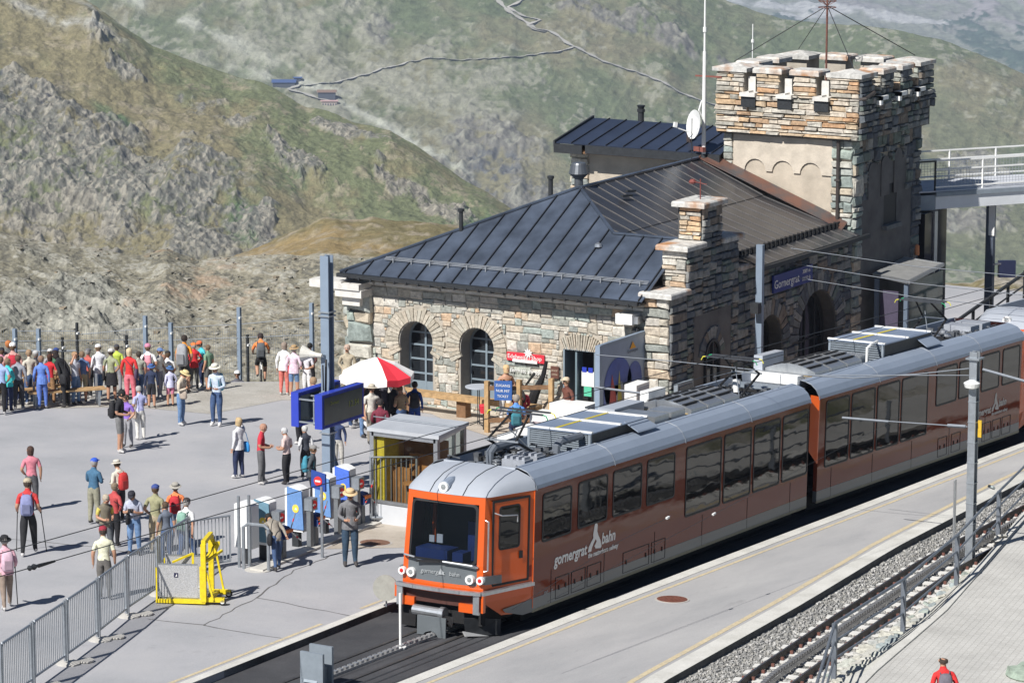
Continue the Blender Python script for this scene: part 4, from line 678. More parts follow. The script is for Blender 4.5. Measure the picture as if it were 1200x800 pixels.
# a low wall of rough green rock beside the walkway, at the frame's corner
# ================================================================== MASONRY
class Face:
    """a wall face: origin, u across, z up, n outward"""
    def __init__(s, o, u, n): s.o = Vector(o); s.u = Vector(u).normalized(); s.n = Vector(n).normalized(); s.w = Vector((0, 0, 1))
    def P(s, a, b, d=0): return s.o+s.u*a+s.w*b+s.n*d
    def mtx(s, a, b, d, sx, sy, sz):
        m = Matrix((s.u*sx, s.w*sy, s.n*sz)).transposed().to_4x4(); m.translation = s.P(a, b, d); return m
def arch_top(op, a):
    u0, u1, s0, sp, arched = op; c = (u0+u1)/2; r = (u1-u0)/2
    return sp+(math.sqrt(max(0, r*r-(a-c)**2)) if arched else 0)
def wall(face, w, h, ops, th, name, m, parent, v0=0):
    """wall slab with its door and window openings left open"""
    mb = MB(); cuts = {0, w}
    for op in ops:
        cuts |= {op[0], op[1]}
        if op[4]: cuts |= {op[0]+(op[1]-op[0])*(1-math.cos(math.pi*i/12))/2 for i in range(13)}
    cuts = sorted(c for c in cuts if 0 <= c <= w)
    def slab(a, b, z0a, z1a, z0b=None, z1b=None):
        z0b = z0a if z0b is None else z0b; z1b = z1a if z1b is None else z1b
        if max(z1a-z0a, z1b-z0b) < .005: return
        mb.prism([face.P(a, z0a), face.P(b, z0b), face.P(b, z1b), face.P(a, z1a)], -face.n*th)
    for a, b in zip(cuts[:-1], cuts[1:]):
        if b-a < 1e-4: continue
        mid = (a+b)/2; op = next((o for o in ops if o[0] < mid < o[1]), None)
        if op is None: slab(a, b, v0, h)
        else:
            slab(a, b, v0, op[2]); slab(a, b, arch_top(op, a), h, arch_top(op, b), h)
    return mb.build(name, m, parent)
_sv = {}
def stone_variants(m, n=10):
    if m.name not in _sv:
        out = []
        for k in range(n):
            rr = random.Random(100+k); mb = MB(); j = lambda s: rr.uniform(-s, s)
            bk = [(-.5+j(.06), -.5+j(.10), -.5), (.5+j(.06), -.5+j(.10), -.5), (.5+j(.06), .5+j(.10), -.5), (-.5+j(.06), .5+j(.10), -.5)]
            fr = [(bx+j(.03), by*.97+j(.05), .2+j(.12)) for bx, by, bz in bk]
            tp = [(x*.86+j(.05), y*.74+j(.07), .5+j(.18)) for x, y, z in fr]
            mb.add(bk+fr+tp, [(0,1,5,4),(1,2,6,5),(2,3,7,6),(3,0,4,7),(4,5,9,8),(5,6,10,9),(6,7,11,10),(7,4,8,11),(8,9,10,11)]); out.append(mb.mesh('stone', m))
        _sv[m.name] = out
    return _sv[m.name]
def split(rr, x0, y0, x1, y1, tw, th_, out):
    w, h = x1-x0, y1-y0; big_w = w > tw*rr.uniform(1.1, 2.0); big_h = h > th_*rr.uniform(1.1, 2.1)
    if not big_w and not big_h: out.append((x0, y0, x1, y1)); return
    if big_h and (not big_w or h/th_ > w/tw*.6): c = y0+h*rr.uniform(.32, .68); split(rr, x0, y0, x1, c, tw, th_, out); split(rr, x0, c, x1, y1, tw, th_, out)
    else: c = x0+w*rr.uniform(.3, .7); split(rr, x0, y0, c, y1, tw, th_, out); split(rr, c, y0, x1, y1, tw, th_, out)
class Masonry:
    """collects the stones of one thing; the 300 largest become objects, the rest one mesh"""
    def __init__(s): s.items = []
    def field(s, face, u0, u1, v0, v1, tw, th_, m, seed=0, ops=(), ring=0.0, proud=.03, gap=.014, skip=None, vis=1.0, rows=False):
        rr = random.Random(seed); rects = []
        if rows:
            y = v0
            while y < v1-.02:
                hh = min(th_*rr.uniform(.6, 1.5), v1-y); hh = v1-y if v1-y-hh < .04 else hh; x = u0-rr.uniform(0, tw)*0
                while x < u1-.02:
                    ww = min(tw*rr.uniform(.45, 1.8), u1-x); ww = u1-x if u1-x-ww < .08 else ww; rects.append((x, y, x+ww, y+hh)); x += ww
                y += hh
        else: split(rr, u0, v0, u1, v1, tw, th_, rects)
        def inside(x, y):
            for op in ops:
                c = (op[0]+op[1])/2; r = (op[1]-op[0])/2
                if op[0]-.02 < x < op[1]+.02 and op[2] < y < op[3]: return True
                if op[4] and y >= op[3]-.1 and (x-c)**2+(y-op[3])**2 < (r+ring)**2: return True
                if not op[4] and ring and op[0]-.1 < x < op[1]+.1 and op[3] <= y < op[3]+ring: return True
            return bool(skip and skip(x, y))
        def emit(r, depth=0):
            x0, y0, x1, y1 = r; hit = [inside(x, y) for x in (x0+.01, (x0+x1)/2, x1-.01) for y in (y0+.01, (y0+y1)/2, y1-.01)]
            if all(hit): return
            if any(hit):
                if depth > 3 or (x1-x0) < .09: return
                if x1-x0 > y1-y0: c = (x0+x1)/2; emit((x0, y0, c, y1), depth+1); emit((c, y0, x1, y1), depth+1)
                else: c = (y0+y1)/2; emit((x0, y0, x1, c), depth+1); emit((x0, c, x1, y1), depth+1)
                return
            w, h = x1-x0-gap, y1-y0-gap
            if w < .03 or h < .02: return
            t = proud*rr.uniform(1.0, 2.4)
            s.items.append((w*h*vis, face, (x0+x1)/2, (y0+y1)/2, t, w, h, m, rr.randrange(10), rr.random()))
        for r in rects: emit(r)
    def finish(s, parent, limit=300, name='stone', rest_parent=None):
        s.items.sort(key=lambda i: -i[0]); sing, rest = s.items[:limit], s.items[limit:]
        o = woff(parent)
        for (_, f, a, b, t, w, h, m, k, q) in sing:
            mt = f.mtx(a, b, t/2-.01, w, h, t+.03); mt.translation -= o; piece(name, stone_variants(m)[k], parent, mtx=mt, world=False)
        groups = {}
        for it in rest: groups.setdefault(it[7].name, []).append(it)
        for nm, its in groups.items():
            mb = MB()
            for (_, f, a, b, t, w, h, m, k, q) in its:
                me = stone_variants(m)[k]; mt = f.mtx(a, b, t/2-.01, w, h, t+.03); mb.rv = q
                mb.add([mt@v.co for v in me.vertices], [tuple(p.vertices) for p in me.polygons])
            mb.build(name+'_courses', its[0][7], parent, kind='stuff', fix=False)
def voussoirs(face, op, length, n, m, parent, seed=0, a0=0.0, a1=math.pi, proud=.05):
    rr = random.Random(seed); c = (op[0]+op[1])/2; r = (op[1]-op[0])/2
    for i in range(n):
        t0 = a0+(a1-a0)*i/n+.012; t1 = a0+(a1-a0)*(i+1)/n-.012; L0 = r+.01; L1 = r+length*rr.uniform(.8, 1.15); mb = MB(); d = proud*rr.uniform(.7, 1.3)
        P = lambda t, q, dd: face.P(c+math.cos(t)*q, op[3]+math.sin(t)*q, dd)
        mb.rv = 0; mb.prism([P(t0, L0, -.02), P(t1, L0, -.02), P(t1, L1, -.02), P(t0, L1, -.02)], face.n*(d+.02)); mb.build('arch_stone', m, parent)
def flat_arch(face, op, length, n, m, parent, seed=0, spread=.5, proud=.05):
    rr = random.Random(seed); c = (op[0]+op[1])/2; w = op[1]-op[0]
    for i in range(n):
        a, b = -1+2*i/n+.02, -1+2*(i+1)/n-.02; mb = MB(); L1 = length*rr.uniform(.85, 1.1)*(1-.35*((a+b)/2)**2); d = proud*rr.uniform(.7, 1.2)
        P = lambda t, q: face.P(c+t*(w/2+q*spread), op[3]+.02+q*1.0, -.02)
        mb.prism([P(a, 0), P(b, 0), P(b, L1), P(a, L1)], face.n*(d+.02)); mb.build('arch_stone', m, parent)

RUB = stone_mat('rubble_stone', [(.50,.45,.37), (.40,.39,.35), (.34,.38,.35), (.52,.38,.26), (.28,.30,.28), (.55,.51,.44), (.37,.37,.33), (.50,.41,.31), (.47,.44,.39), (.30,.31,.28), (.57,.54,.48), (.48,.42,.34), (.41,.43,.38), (.53,.49,.42), (.45,.41,.34)], bump=.03, sc=9)
VOU = stone_mat('arch_stone_tan', [(.47,.41,.33), (.42,.38,.31), (.50,.45,.37), (.40,.36,.29), (.46,.43,.36)], bump=.015, sc=9)
RUBBIG = stone_mat('corner_boulder', [(.44,.43,.38), (.32,.37,.33), (.50,.48,.42), (.26,.30,.28), (.46,.40,.31), (.38,.40,.37)], bump=.04, sc=5)
SLAB = stone_mat('orange_slab_stone', [(.52,.44,.34), (.50,.31,.18), (.56,.49,.40), (.44,.30,.19), (.42,.39,.34), (.58,.53,.45), (.50,.39,.27), (.38,.36,.31), (.56,.40,.25), (.50,.47,.41), (.55,.50,.43)], bump=.018, sc=8)
DARK = stone_mat('shaded_wall_stone', [(.18,.19,.19), (.13,.145,.16), (.24,.24,.225), (.11,.12,.135), (.21,.18,.15), (.16,.19,.17), (.28,.28,.265)], bump=.03, sc=5)  # darker copy of the rubble stone, with the walls' shade in its colours
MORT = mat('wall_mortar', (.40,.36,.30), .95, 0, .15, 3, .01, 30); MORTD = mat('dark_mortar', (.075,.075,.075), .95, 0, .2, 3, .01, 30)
PLASTER = mat('tan_roughcast', (.47,.41,.33), .95, 0, .16, 1.6, .012, 45); PLASTERD = mat('shaded_roughcast', (.13,.125,.12), .95, 0, .25, 1.4, .012, 40)  # PLASTERD is the tan roughcast with the shade put into its colour
REVEAL = mat('window_reveal_plaster', (.30,.29,.27), .9, 0, .12, 4); CAPS = mat('limestone_cap', (.62,.60,.56), .85, 0, .12, 4, .01, 25)
CAPR = stone_mat('lichen_stained_cap', [(.54,.53,.50), (.50,.49,.46), (.56,.54,.50)], stain=(.42,.20,.08), sc=5)
WINF = mat('window_frame_blue_grey', (.20,.25,.29), .5, 0, .06, 6)
PANE = mat('dark_window_fill', (.015,.018,.022), .06, 0, 0, spec=.5)
Z0 = gz(23.6)
B = thing('station_building', 'rubble stone station house with dark seamed metal roof and stepped gable', 'building', (23.6, 8.1, Z0))
FAC = Face((23.6, 18.1, 0), (0, -1, 0), (-1, 0, 0))          # sunlit front, u runs towards the gable
fu = lambda y: 18.1-y
w1 = (fu(16.97), fu(15.82), -.95, .78, True); w2 = (fu(14.92), fu(13.78), -.95, .78, True); dr = (fu(11.52), fu(10.48), -1.5, 1.0, False)
ops = [w1, w2, dr]
W_ = wall(FAC, 9.25, 2.6, ops, .45, 'front_wall', MORT, B, v0=-1.9)
ms = Masonry(); ms.field(FAC, .0, 9.2, -1.45, 2.28, .42, .22, RUB, 1, ops, .42, .018, gap=.009)
ms.finish(W_, 270)
cs = Masonry(); cs.field(FAC, .0, 9.2, 2.29, 2.42, .62, .2, CAPS, 2, (), 0, .05, rows=True); cs.finish(B, 40, 'cornice_stone')
for op, sd in ((w1, 1), (w2, 2)):
    voussoirs(FAC, op, .40, 27, VOU, B, sd, -.55, math.pi+.55)
flat_arch(FAC, dr, .44, 17, VOU, B, 3)
def arched_window(face, op, depth, parent, name='window', dark=False, mull=1, trans=(.25, .5, .75), door=True):
    c = (op[0]+op[1])/2; r = (op[1]-op[0])/2; n = 14
    out = [(op[0], op[2])]+([(c-r*math.cos(math.pi*i/n), op[3]+r*math.sin(math.pi*i/n)) for i in range(n+1)] if op[4] else [(op[0], op[3]), (op[1], op[3])])+[(op[1], op[2])]
    mb = MB()
    for (a, b), (a2, b2) in zip(out[:-1], out[1:]):
        k = .965
        ia = (c+(a-c)*k, b-(.02 if b > op[3] else 0)); ib = (c+(a2-c)*k, b2-(.02 if b2 > op[3] else 0))
        mb.prism([face.P(a, b, -.002), face.P(a2, b2, -.002), face.P(ib[0], ib[1], -.002), face.P(ia[0], ia[1], -.002)], -face.n*depth)
    mb.build('window_reveal', MORTD if dark else REVEAL, parent)
    fr = MB(); d = -depth+.06; top = op[3]+(r if op[4] else 0); fm = M['darkmetal'] if dark else WINF
    for (a, b), (a2, b2) in zip(out[:-1], out[1:]):
        k = .86; ia = (c+(a-c)*k, op[3]+(b-op[3])*k if b > op[3] else b); ib = (c+(a2-c)*k, op[3]+(b2-op[3])*k if b2 > op[3] else b2)
        fr.prism([face.P(a, b, d), face.P(a2, b2, d), face.P(ib[0], ib[1], d), face.P(ia[0], ia[1], d)], face.n*.06)
    for k in range(1, mull+1):
        x = op[0]+(op[1]-op[0])*k/(mull+1); fr.prism([face.P(x-.03, op[2], d), face.P(x+.03, op[2], d), face.P(x+.03, top-.05, d), face.P(x-.03, top-.05, d)], face.n*.05)
    H = top-op[2]
    for t in trans:
        y = op[2]+H*t; fr.prism([face.P(op[0]+.03, y-.025, d), face.P(op[1]-.03, y-.025, d), face.P(op[1]-.03, y+.025, d), face.P(op[0]+.03, y+.025, d)], face.n*.045)
    if door:
        y = op[2]+H*.2; fr.prism([face.P(op[0]+.04, op[2], d), face.P(op[1]-.04, op[2], d), face.P(op[1]-.04, y, d), face.P(op[0]+.04, y, d)], face.n*.04)
    f = fr.build(name, fm, parent)
    gl = MB().prism([face.P(a, b, d-.02) for a, b in out], face.n*.03); gl.build('pane', PANE, parent if parent.parent else parent)
    return f
arched_window(FAC, w1, .62, B, trans=(.30, .48, .66, .82)); arched_window(FAC, w2, .62, B, trans=(.30, .48, .66, .82))
# shop door: grey jambs, dark inside, notices on the glass
mb = MB(); mb.prism([FAC.P(dr[0], -1.5, -.7), FAC.P(dr[1], -1.5, -.7), FAC.P(dr[1], 1.0, -.7), FAC.P(dr[0], 1.0, -.7)], -FAC.n*.05); mb.build('doorway_depth', M['blackrub'], B)
mb = MB()
for a, b in ((dr[0], dr[0]+.05), (dr[1]-.05, dr[1])): mb.prism([FAC.P(a, -1.5, .03), FAC.P(b, -1.5, .03), FAC.P(b, 1.0, .03), FAC.P(a, 1.0, .03)], -FAC.n*.6)
mb.prism([FAC.P(dr[0], 1.0, .03), FAC.P(dr[1], 1.0, .03), FAC.P(dr[1], 1.07, .03), FAC.P(dr[0], 1.07, .03)], -FAC.n*.6); mb.build('door_frame', WINF, B)
MB().box((23.62, 11.10, -1.2), (23.95, 11.16, .95)).build('door_leaf', mat('door_leaf_grey', (.16,.22,.25), .4, 0, .05, 4), B)
sgw = thing('door_notice', 'white and blue notices with a green arrow hung in the shop doorway', 'notice', (23.75, 10.9, .2))
MB().box((23.74, 10.62, -.02), (23.76, 11.02, .40)).build('sheet', M['white'], sgw); MB().box((23.735, 10.70, -.30), (23.755, 10.94, -.03)).build('sheet', flat('notice_green', (.1,.5,.32)), sgw)
mb = MB(); [mb.box((23.73, 10.66+k*.2, .38), (23.75, 10.80+k*.2, .52)) for k in (0, 1)]; mb.build('sheet', M['bluepaint'], sgw)
# big rough corner boulders at the far left end
cb = Masonry()
cf = Face((23.52, 18.62, 0), (0, -1, 0), (-1, 0, 0)); cb.field(cf, 0, .78, -1.6, 2.0, .62, .42, RUBBIG, 5, (), 0, .10); cf2 = Face((23.5, 18.62, 0), (1, 0, 0), (0, 1, 0)); cb.field(cf2, 0, 3, -3, 2.0, .6, .4, RUBBIG, 6, (), 0, .1)
MB().box((23.56, 17.86, -3), (24.2, 18.6, 2.05)).build('corner_pier', MORT, B); cb.finish(B, 40, 'corner_boulder')
MB().box((23.6, 18.1, -3.6), (35.3, 18.6, 2.5)).build('rear_wall', MORT, B)
mb = MB(); mb.box((22.95, 17.85, 1.98), (23.7, 18.75, 2.2)).box((22.9, 18.5, 2.2), (23.6, 19.6, 2.42)).box((22.9, 17.9, 2.2), (23.65, 18.5, 2.38)).box((23.1, 18.0, 1.72), (23.6, 18.6, 1.98)); mb.build('concrete_bracket', CAPS, B)
# ---------------- stepped gable
GF = Face((23.5, 8.1, 0), (1, 0, 0), (0, -1, 0)); steps = [(0, .95, 2.75), (.95, 1.86, 3.94), (1.86, 3.0, 5.03), (3.0, 4.05, 3.88), (4.05, 5.25, 2.95)]
gw = MB()
for a, b, t in steps: gw.box((23.5+a, 8.14, -3.2), (23.5+b, 8.86, t-.004))
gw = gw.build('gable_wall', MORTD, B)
gm = Masonry(); nar = (1.95, 2.85, -1.2, .80, True)
for i, (a, b, t) in enumerate(steps):
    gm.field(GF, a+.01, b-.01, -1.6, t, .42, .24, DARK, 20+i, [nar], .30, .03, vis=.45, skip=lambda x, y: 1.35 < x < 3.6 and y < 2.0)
front = Face((23.5, 8.88, 0), (0, -1, 0), (-1, 0, 0)); gm.field(front, 0, .76, -1.6, 2.75, .5, .26, RUB, 30, (), 0, .05, vis=2)
f2 = Face((24.45, 8.86, 0), (0, -1, 0), (-1, 0, 0)); gm.field(f2, .02, .74, 2.9, 3.94, .42, .17, RUB, 31, (), 0, .03, vis=2)
f3 = Face((25.36, 8.8, 0), (0, -1, 0), (-1, 0, 0)); gm.field(f3, .0, .66, 4.1, 5.03, .36, .14, SLAB, 32, (), 0, .03, vis=2)
gm.finish(gw, 130)
MB().box((24.85, 8.06, -1.4), (27.1, 8.12, 2.05)).build('gable_render', PLASTERD, B)
voussoirs(Face((23.5, 8.06, 0), (1, 0, 0), (0, -1, 0)), nar, .36, 11, DARK, B, 8, .05, math.pi-.05, .04)
arched_window(Face((23.5, 8.05, 0), (1, 0, 0), (0, -1, 0)), (1.95, 2.85, -1.2, .80, True), .05, B, 'side_window', True, 1, (), False)
for a, b, t, ov in [(23.25, 24.45, 2.75, .16), (24.22, 25.4, 3.94, .14), (25.16, 26.62, 5.03, .16), (26.5, 27.75, 3.88, .13), (27.55, 28.9, 2.95, .13)]:
    mb = MB(); x0, x1 = a, b; y0, y1 = 8.1-ov, 8.88+ov*.6; vs = []
    for z, k in ((t, 0), (t+.11, 0), (t+.15, .03)): vs += [(x0+k, y0+k, z), (x1-k, y0+k, z), (x1-k, y1-k, z), (x0+k, y1-k, z)]
    mb.add(vs, [(3,2,1,0)]+[(i+j, i+(j+1) % 4, i+4+(j+1) % 4, i+4+j) for i in (0, 4) for j in range(4)]+[(8,9,10,11)]); mb.build('gable_cap', CAPR, B)
mb = MB(); mb.tube([(25.9, 8.45, 5.15), (25.9, 8.45, 5.75)], .018).tube([(25.82, 8.2, 5.62), (25.95, 8.75, 5.66)], .012); mb.lathe([(.09, 0), (.11, .05), (.06, .12)], (25.94, 8.72, 5.6), 10).build('chimney_vane', mat('rust_red_metal', (.22,.06,.05), .7, .3, .2, 10), B)
# ---------------- track side wall
SF = Face((28.75, 8.1, 0), (1, 0, 0), (0, -1, 0)); a2 = (.0+.0, 1.75, -1.75, .52, True); a3 = (2.80, 5.45, -1.85, .30, True)
a2 = (.02, 1.74, -1.9, .50, True)
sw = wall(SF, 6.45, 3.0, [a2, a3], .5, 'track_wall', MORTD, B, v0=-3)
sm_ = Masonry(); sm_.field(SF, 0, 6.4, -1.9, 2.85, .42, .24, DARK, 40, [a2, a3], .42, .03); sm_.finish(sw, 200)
voussoirs(SF, a2, .50, 17, DARK, B, 9, .0, math.pi); voussoirs(SF, a3, .60, 23, DARK, B, 10, .0, math.pi)
arched_window(SF, a2, .5, B, 'arch_glazing', True, 2, (.6,), False); arched_window(SF, a3, .5, B, 'arch_glazing', True, 3, (.55,), False)
MB().box((28.75, 8.6, -3), (35.2, 8.7, 2.9)).build('inner_wall', MORTD, B)
# ---------------- roof
ROOFM = mat('dark_zinc_roof', (.080,.100,.138), .40, .3, .34, 1.1, .003, 6, detail=7); ROOF2 = mat('brown_grey_zinc_roof', (.085,.088,.098), .30, .6, .22, .7, .003, 5, detail=7)
SEAM = mat('roof_seam', (.03,.032,.038), .5, .3, .1, 6); SEAM2 = mat('bright_roof_seam', (.17,.16,.155), .45, .5, .15, 6); COPPER = mat('copper_flashing', (.24,.13,.10), .36, .6, .4, 1.4, col2=(.13,.125,.13), contrast=.2)
def clip(poly, n, d):
    out = []
    for i, p in enumerate(poly):
        q = poly[(i+1) % len(poly)]; a, b = p.dot(n)-d, q.dot(n)-d
        if a >= 0: out.append(p)
        if a*b < 0: out.append(p+(q-p)*(a/(a-b)))
    return out
def roof_panels(polys, axis, step, m, sm, parent, nrm, off=0.0, seamh=.05, sw_=.028):
    """polys: pieces of one roof slope; strips along `axis` become panels, with a standing seam on each joint"""
    polys = [[Vector(p) for p in q] for q in polys]; n = Vector(axis); lo = min(p.dot(n) for q in polys for p in q); hi = max(p.dot(n) for q in polys for p in q)
    a = lo+off
    if off > 0: a -= step
    nv = Vector(nrm).normalized()
    while a < hi-1e-3:
        mb = MB()
        for q in polys:
            c = clip(clip(q, n, a+.004), -n, -(a+step-.004))
            if len(c) >= 3: mb.prism(c, nv*-.03)
        if mb.f: mb.build('roof_panel', m, parent, fix=True)
        b = a+step; sb = MB()
        for q in polys:
            c = clip(clip(q, n, b-.001), -n, -(b+.001))
            if len(c) >= 2 and b < hi-.05:
                c.sort(key=lambda p: p.z); p0, p1 = c[0], c[-1]
                if (p1-p0).length > .1: sb.bar(p0+nv*seamh/2, p1+nv*seamh/2, sw_, seamh, up=nv)
        if sb.f: sb.build('roof_seam', sm, parent)
        a += step
A_ = (27.4, 13.15, 5.0); nF = (-.535, 0, 1)
roof = B
roof_panels([[(23.05, 18.65, 2.67), (23.05, 8.75, 2.67), (25.6, 8.75, 4.04), (25.6, 11.05, 4.04), A_]], (0, 1, 0), .60, ROOFM, SEAM, roof, nF, .1)
k_ = .367
roof_panels([[A_, (25.6, 11.05, 4.04), (25.6, 10.9, 4.03), (35.15, 10.9, 4.03), (35.15, 13.15, 5.0)], [(25.6, 11.0, 4.04), (27.3, 8.9, 3.40), (28.3, 7.72, 3.02), (35.02, 7.72, 3.02), (35.15, 11.0, 4.04)]], (1, 0, 0), .60, ROOF2, SEAM2, roof, (0, -k_, 1), .2, .018, .016)
MB().prism([(25.6, 8.75, 4.04), (25.6, 11.0, 4.04), (28.6, 8.75, 2.9)], (0, 0, -.04)).build('wing_back_slope', ROOF2, roof)
MB().prism([A_, (35.15, 13.15, 5.0), (35.15, 18.7, 2.6), (23.05, 18.65, 2.66)], (0, 0, -.04)).build('rear_roof_slope', ROOFM, roof)
mb = MB(); mb.bar((23.05, 18.65, 2.70), (27.4, 13.15, 5.03), .12, .05).bar(A_, (25.6, 11.05, 4.07), .09, .05).bar(A_, (35.15, 13.15, 5.03), .14, .06).bar((25.6, 11.05, 4.07), (25.6, 8.9, 4.07), .10, .05); mb.build('ridge_capping', ROOFM, roof)
# soffit, fascia, gutters, snow guards
mb = MB(); mb.prism([(23.05, 8.8, 2.60), (23.05, 18.6, 2.60), (23.65, 18.6, 2.60), (23.65, 8.8, 2.60)], (0, 0, -.05)); mb.bar((23.0, 8.85, 2.60), (23.0, 18.7, 2.60), .10, .11); mb.build('front_gutter', M['darkmetal'], B)
mb = MB()
for i in range(24): mb.box((22.92, 9.1+i*.4, 2.50), (23.6, 9.14+i*.4, 2.58))
mb.build('rafter_end', M['darkmetal'], B)
MB().box((23.5, 8.9, 2.42), (23.7, 18.1, 2.62)).build('wall_plate', MORT, B)
mb = MB()
for d in (0, .05, .10): mb.tube([(23.66+d*.9, 8.9, 3.06+d*.6), (23.66+d*.9, 17.5, 3.06+d*.6)], .014, 5)
for i in range(14): mb.box((23.60, 9.1+i*.62, 2.98), (23.80, 9.13+i*.62, 3.12))
mb.build('snow_guard', M['alu'], B)
mb = MB(); mb.bar((28.3, 7.66, 2.94), (35.5, 7.66, 2.94), .12, .12); mb.build('side_gutter', M['darkmetal'], B)
mb = MB(); mb.tube([(27.6, 8.4, 3.36), (35.0, 8.4, 3.36)], .03, 6)
for i in range(26): mb.box((27.7+i*.28, 8.33, 3.22), (27.76+i*.28, 8.47, 3.40))
mb.build('side_snow_guard', M['blackrub'], B)
MB().prism([(34.75, 8.2, 3.2), (34.75, 13.1, 5.06), (35.16, 13.1, 5.25), (35.16, 8.2, 3.38)], (0, 0, -.03)).build('tower_flashing', COPPER, B)
# roof fittings
mb = MB(); mb.lathe([(.13, -.2), (.13, .22), (.30, .38), (.22, .64), (.19, .69)], (27.6, 13.3, 5.0), 18); mb.build('vent_cowl', mat('cowl_zinc', (.12,.13,.145), .4, .5, .1, 5), B)
MB().lathe([(.07, -.3), (.07, .34), (.10, .35), (.10, .43)], (27.0, 13.9, 4.9), 10).build('roof_pipe', M['darkmetal'], B)
MB().lathe([(.06, -.3), (.06, .42), (.10, .43), (.10, .5)], (25.2, 15.85, 3.95), 10).build('roof_pipe', M['darkmetal'], B)
MB().lathe([(.12, -.02), (.10, .06), (.02, .1)], (25.0, 11.2, 3.76), 10).build('roof_vent_dome', M['alu'], B)
mb = MB(); mb.bar((28.2, 12.2, 4.72), (28.6, 12.1, 4.70), .1, .06).bar((28.75, 12.35, 4.78), (29.1, 12.25, 4.76), .1, .06); mb.build('roof_step', M['darkmetal'], B)
# white flood light box and lantern on the front, next to the gable
lt = thing('floodlight_box', 'white box lamp fixed under the eaves left of the stepped gable', 'lamp', (23.3, 9.3, 2.1))
MB().box((23.1, 9.08, 1.98), (23.6, 9.6, 2.26)).build('housing', M['white'], lt); MB().box((23.2, 8.95, 2.0), (23.5, 9.08, 2.2)).build('lens', M['alu'], lt)
lt2 = thing('wall_lantern', 'small dark lamp hanging on the stone under the white flood light box', 'lamp', (23.45, 9.15, 1.75)); MB().lathe([(.1, 0), (.14, .1), (.1, .26), (.03, .3)], (23.4, 9.12, 1.6), 10).build('shade', M['darkmetal'], lt2)
# ---------------- signs on the building
def sign_board(name, label, c, wv, hv, ux, nrm, m, th=.05):
    t = thing(name, label, 'sign', c); ux = Vector(ux).normalized(); n = Vector(nrm).normalized(); z = Vector((0, 0, 1)); c = Vector(c)
    mb = MB().prism([c-ux*wv/2-z*hv/2, c+ux*wv/2-z*hv/2, c+ux*wv/2+z*hv/2, c-ux*wv/2+z*hv/2], n*th); mb.build('board', m, t); return t
REDS = mat('sign_red', (.62,.03,.05), .5, 0, .05, 5)
t = sign_board('shop_sign', 'red shop sign with white lettering and flower on the front wall', (23.54, 12.70, .66), 1.22, .24, (0, -1, 0), (-1, 0, 0), REDS)
MB().box((23.45, 12.30, .60+.0), (23.49, 13.1, .52)).build('sub_board', M['white'], t)
put_text('lettering', "Edelweiss'l Shop", .17, M['white'], t, (23.482, 12.72, .665), (0, -1, 0), (0, 0, 1))
mb = MB()
for k in range(9):
    a = k*math.pi*2/9; d = Vector((0, math.cos(a), math.sin(a))); s_ = Vector((0, -math.sin(a), math.cos(a))); c = Vector((23.475, 12.60, .80))
    mb.prism([c, c+d*.07+s_*.03, c+d*.15, c+d*.07-s_*.03], (-.01, 0, 0))
mb.build('flower', M['white'], t)
t2 = thing('wall_lettering', 'white lettering fixed straight on the wall below the red shop sign', 'lettering', (23.5, 12.6, .28)); put_text('lettering', 'zermatt shopping', .17, M['white'], t2, (23.50, 12.62, .27), (0, -1, 0), (0, 0, 1), ext=.01)
t = sign_board('plaque', 'small brown plaque on the wall left of the shop door', (23.54, 11.75, .33), .26, .34, (0, -1, 0), (-1, 0, 0), mat('plaque_brown', (.12,.05,.035), .6, 0, .1, 5)); put_text('lettering', 'SHOP', .08, flat('plaque_text', (.5,.4,.3)), t, (23.485, 11.75, .38), (0, -1, 0), (0, 0, 1)); put_text('lettering', 'OPEN', .07, flat('plaque_text', (.5,.4,.3)), t, (23.485, 11.75, .27), (0, -1, 0), (0, 0, 1))
t = sign_board('station_sign', 'blue Gornergrat station name sign on the track side wall', (30.85, 7.98, 2.27), 2.6, .52, (1, 0, 0), (0, -1, 0), mat('sign_blue', (.015,.03,.20), .4, 0, .05, 5), .06)
put_text('lettering', 'Gornergrat', .36, M['white'], t, (30.40, 7.91, 2.24), (1, 0, 0), (0, 0, 1)); put_text('lettering', '3089 m', .17, M['white'], t, (31.70, 7.91, 2.38), (1, 0, 0), (0, 0, 1)); put_text('lettering', '10132 ft', .17, M['white'], t, (31.70, 7.91, 2.16), (1, 0, 0), (0, 0, 1))
# ---------------- porch screen with the printed poster
po = thing('porch_screen', 'glazed porch wall with mountain poster beside the shop door', 'screen', (22.2, 8.9, -1.05))
mb = MB(); mb.bar((20.9, 8.9, -1.05), (20.9, 8.9, 1.78), .14).bar((23.52, 8.9, -1.1), (23.52, 8.9, 1.78), .08).bar((20.9, 8.9, 1.74), (23.5, 8.9, 1.74), .10); mb.build('frame', mat('porch_frame', (.24,.30,.38), .5, .1, .05, 4), po)
MB().box((20.98, 8.86, -1.1), (23.46, 8.92, 1.70)).build('panel', mat('poster_grey', (.26,.32,.42), .5, 0, .08, 2), po)
mb = MB().add([(22.0+.78*math.cos(a)-.1, 8.85, .55+.75*math.sin(a)) for a in [i*math.pi*2/28 for i in range(28)]], [tuple(range(28))]).add([(22.95+.42*math.cos(a)-.1, 8.85, .55+.5*math.sin(a)) for a in [i*math.pi*2/20 for i in range(20)]], [tuple(range(20))])
mb.add([(21.1, 8.85, .55), (22.68, 8.85, .55), (22.68, 8.85, -.9), (21.1, 8.85, -.9)], [(0, 1, 2, 3)]).build('poster_sky', mat('poster_blue', (.03,.07,.30), .5, 0, .2, 2), po)
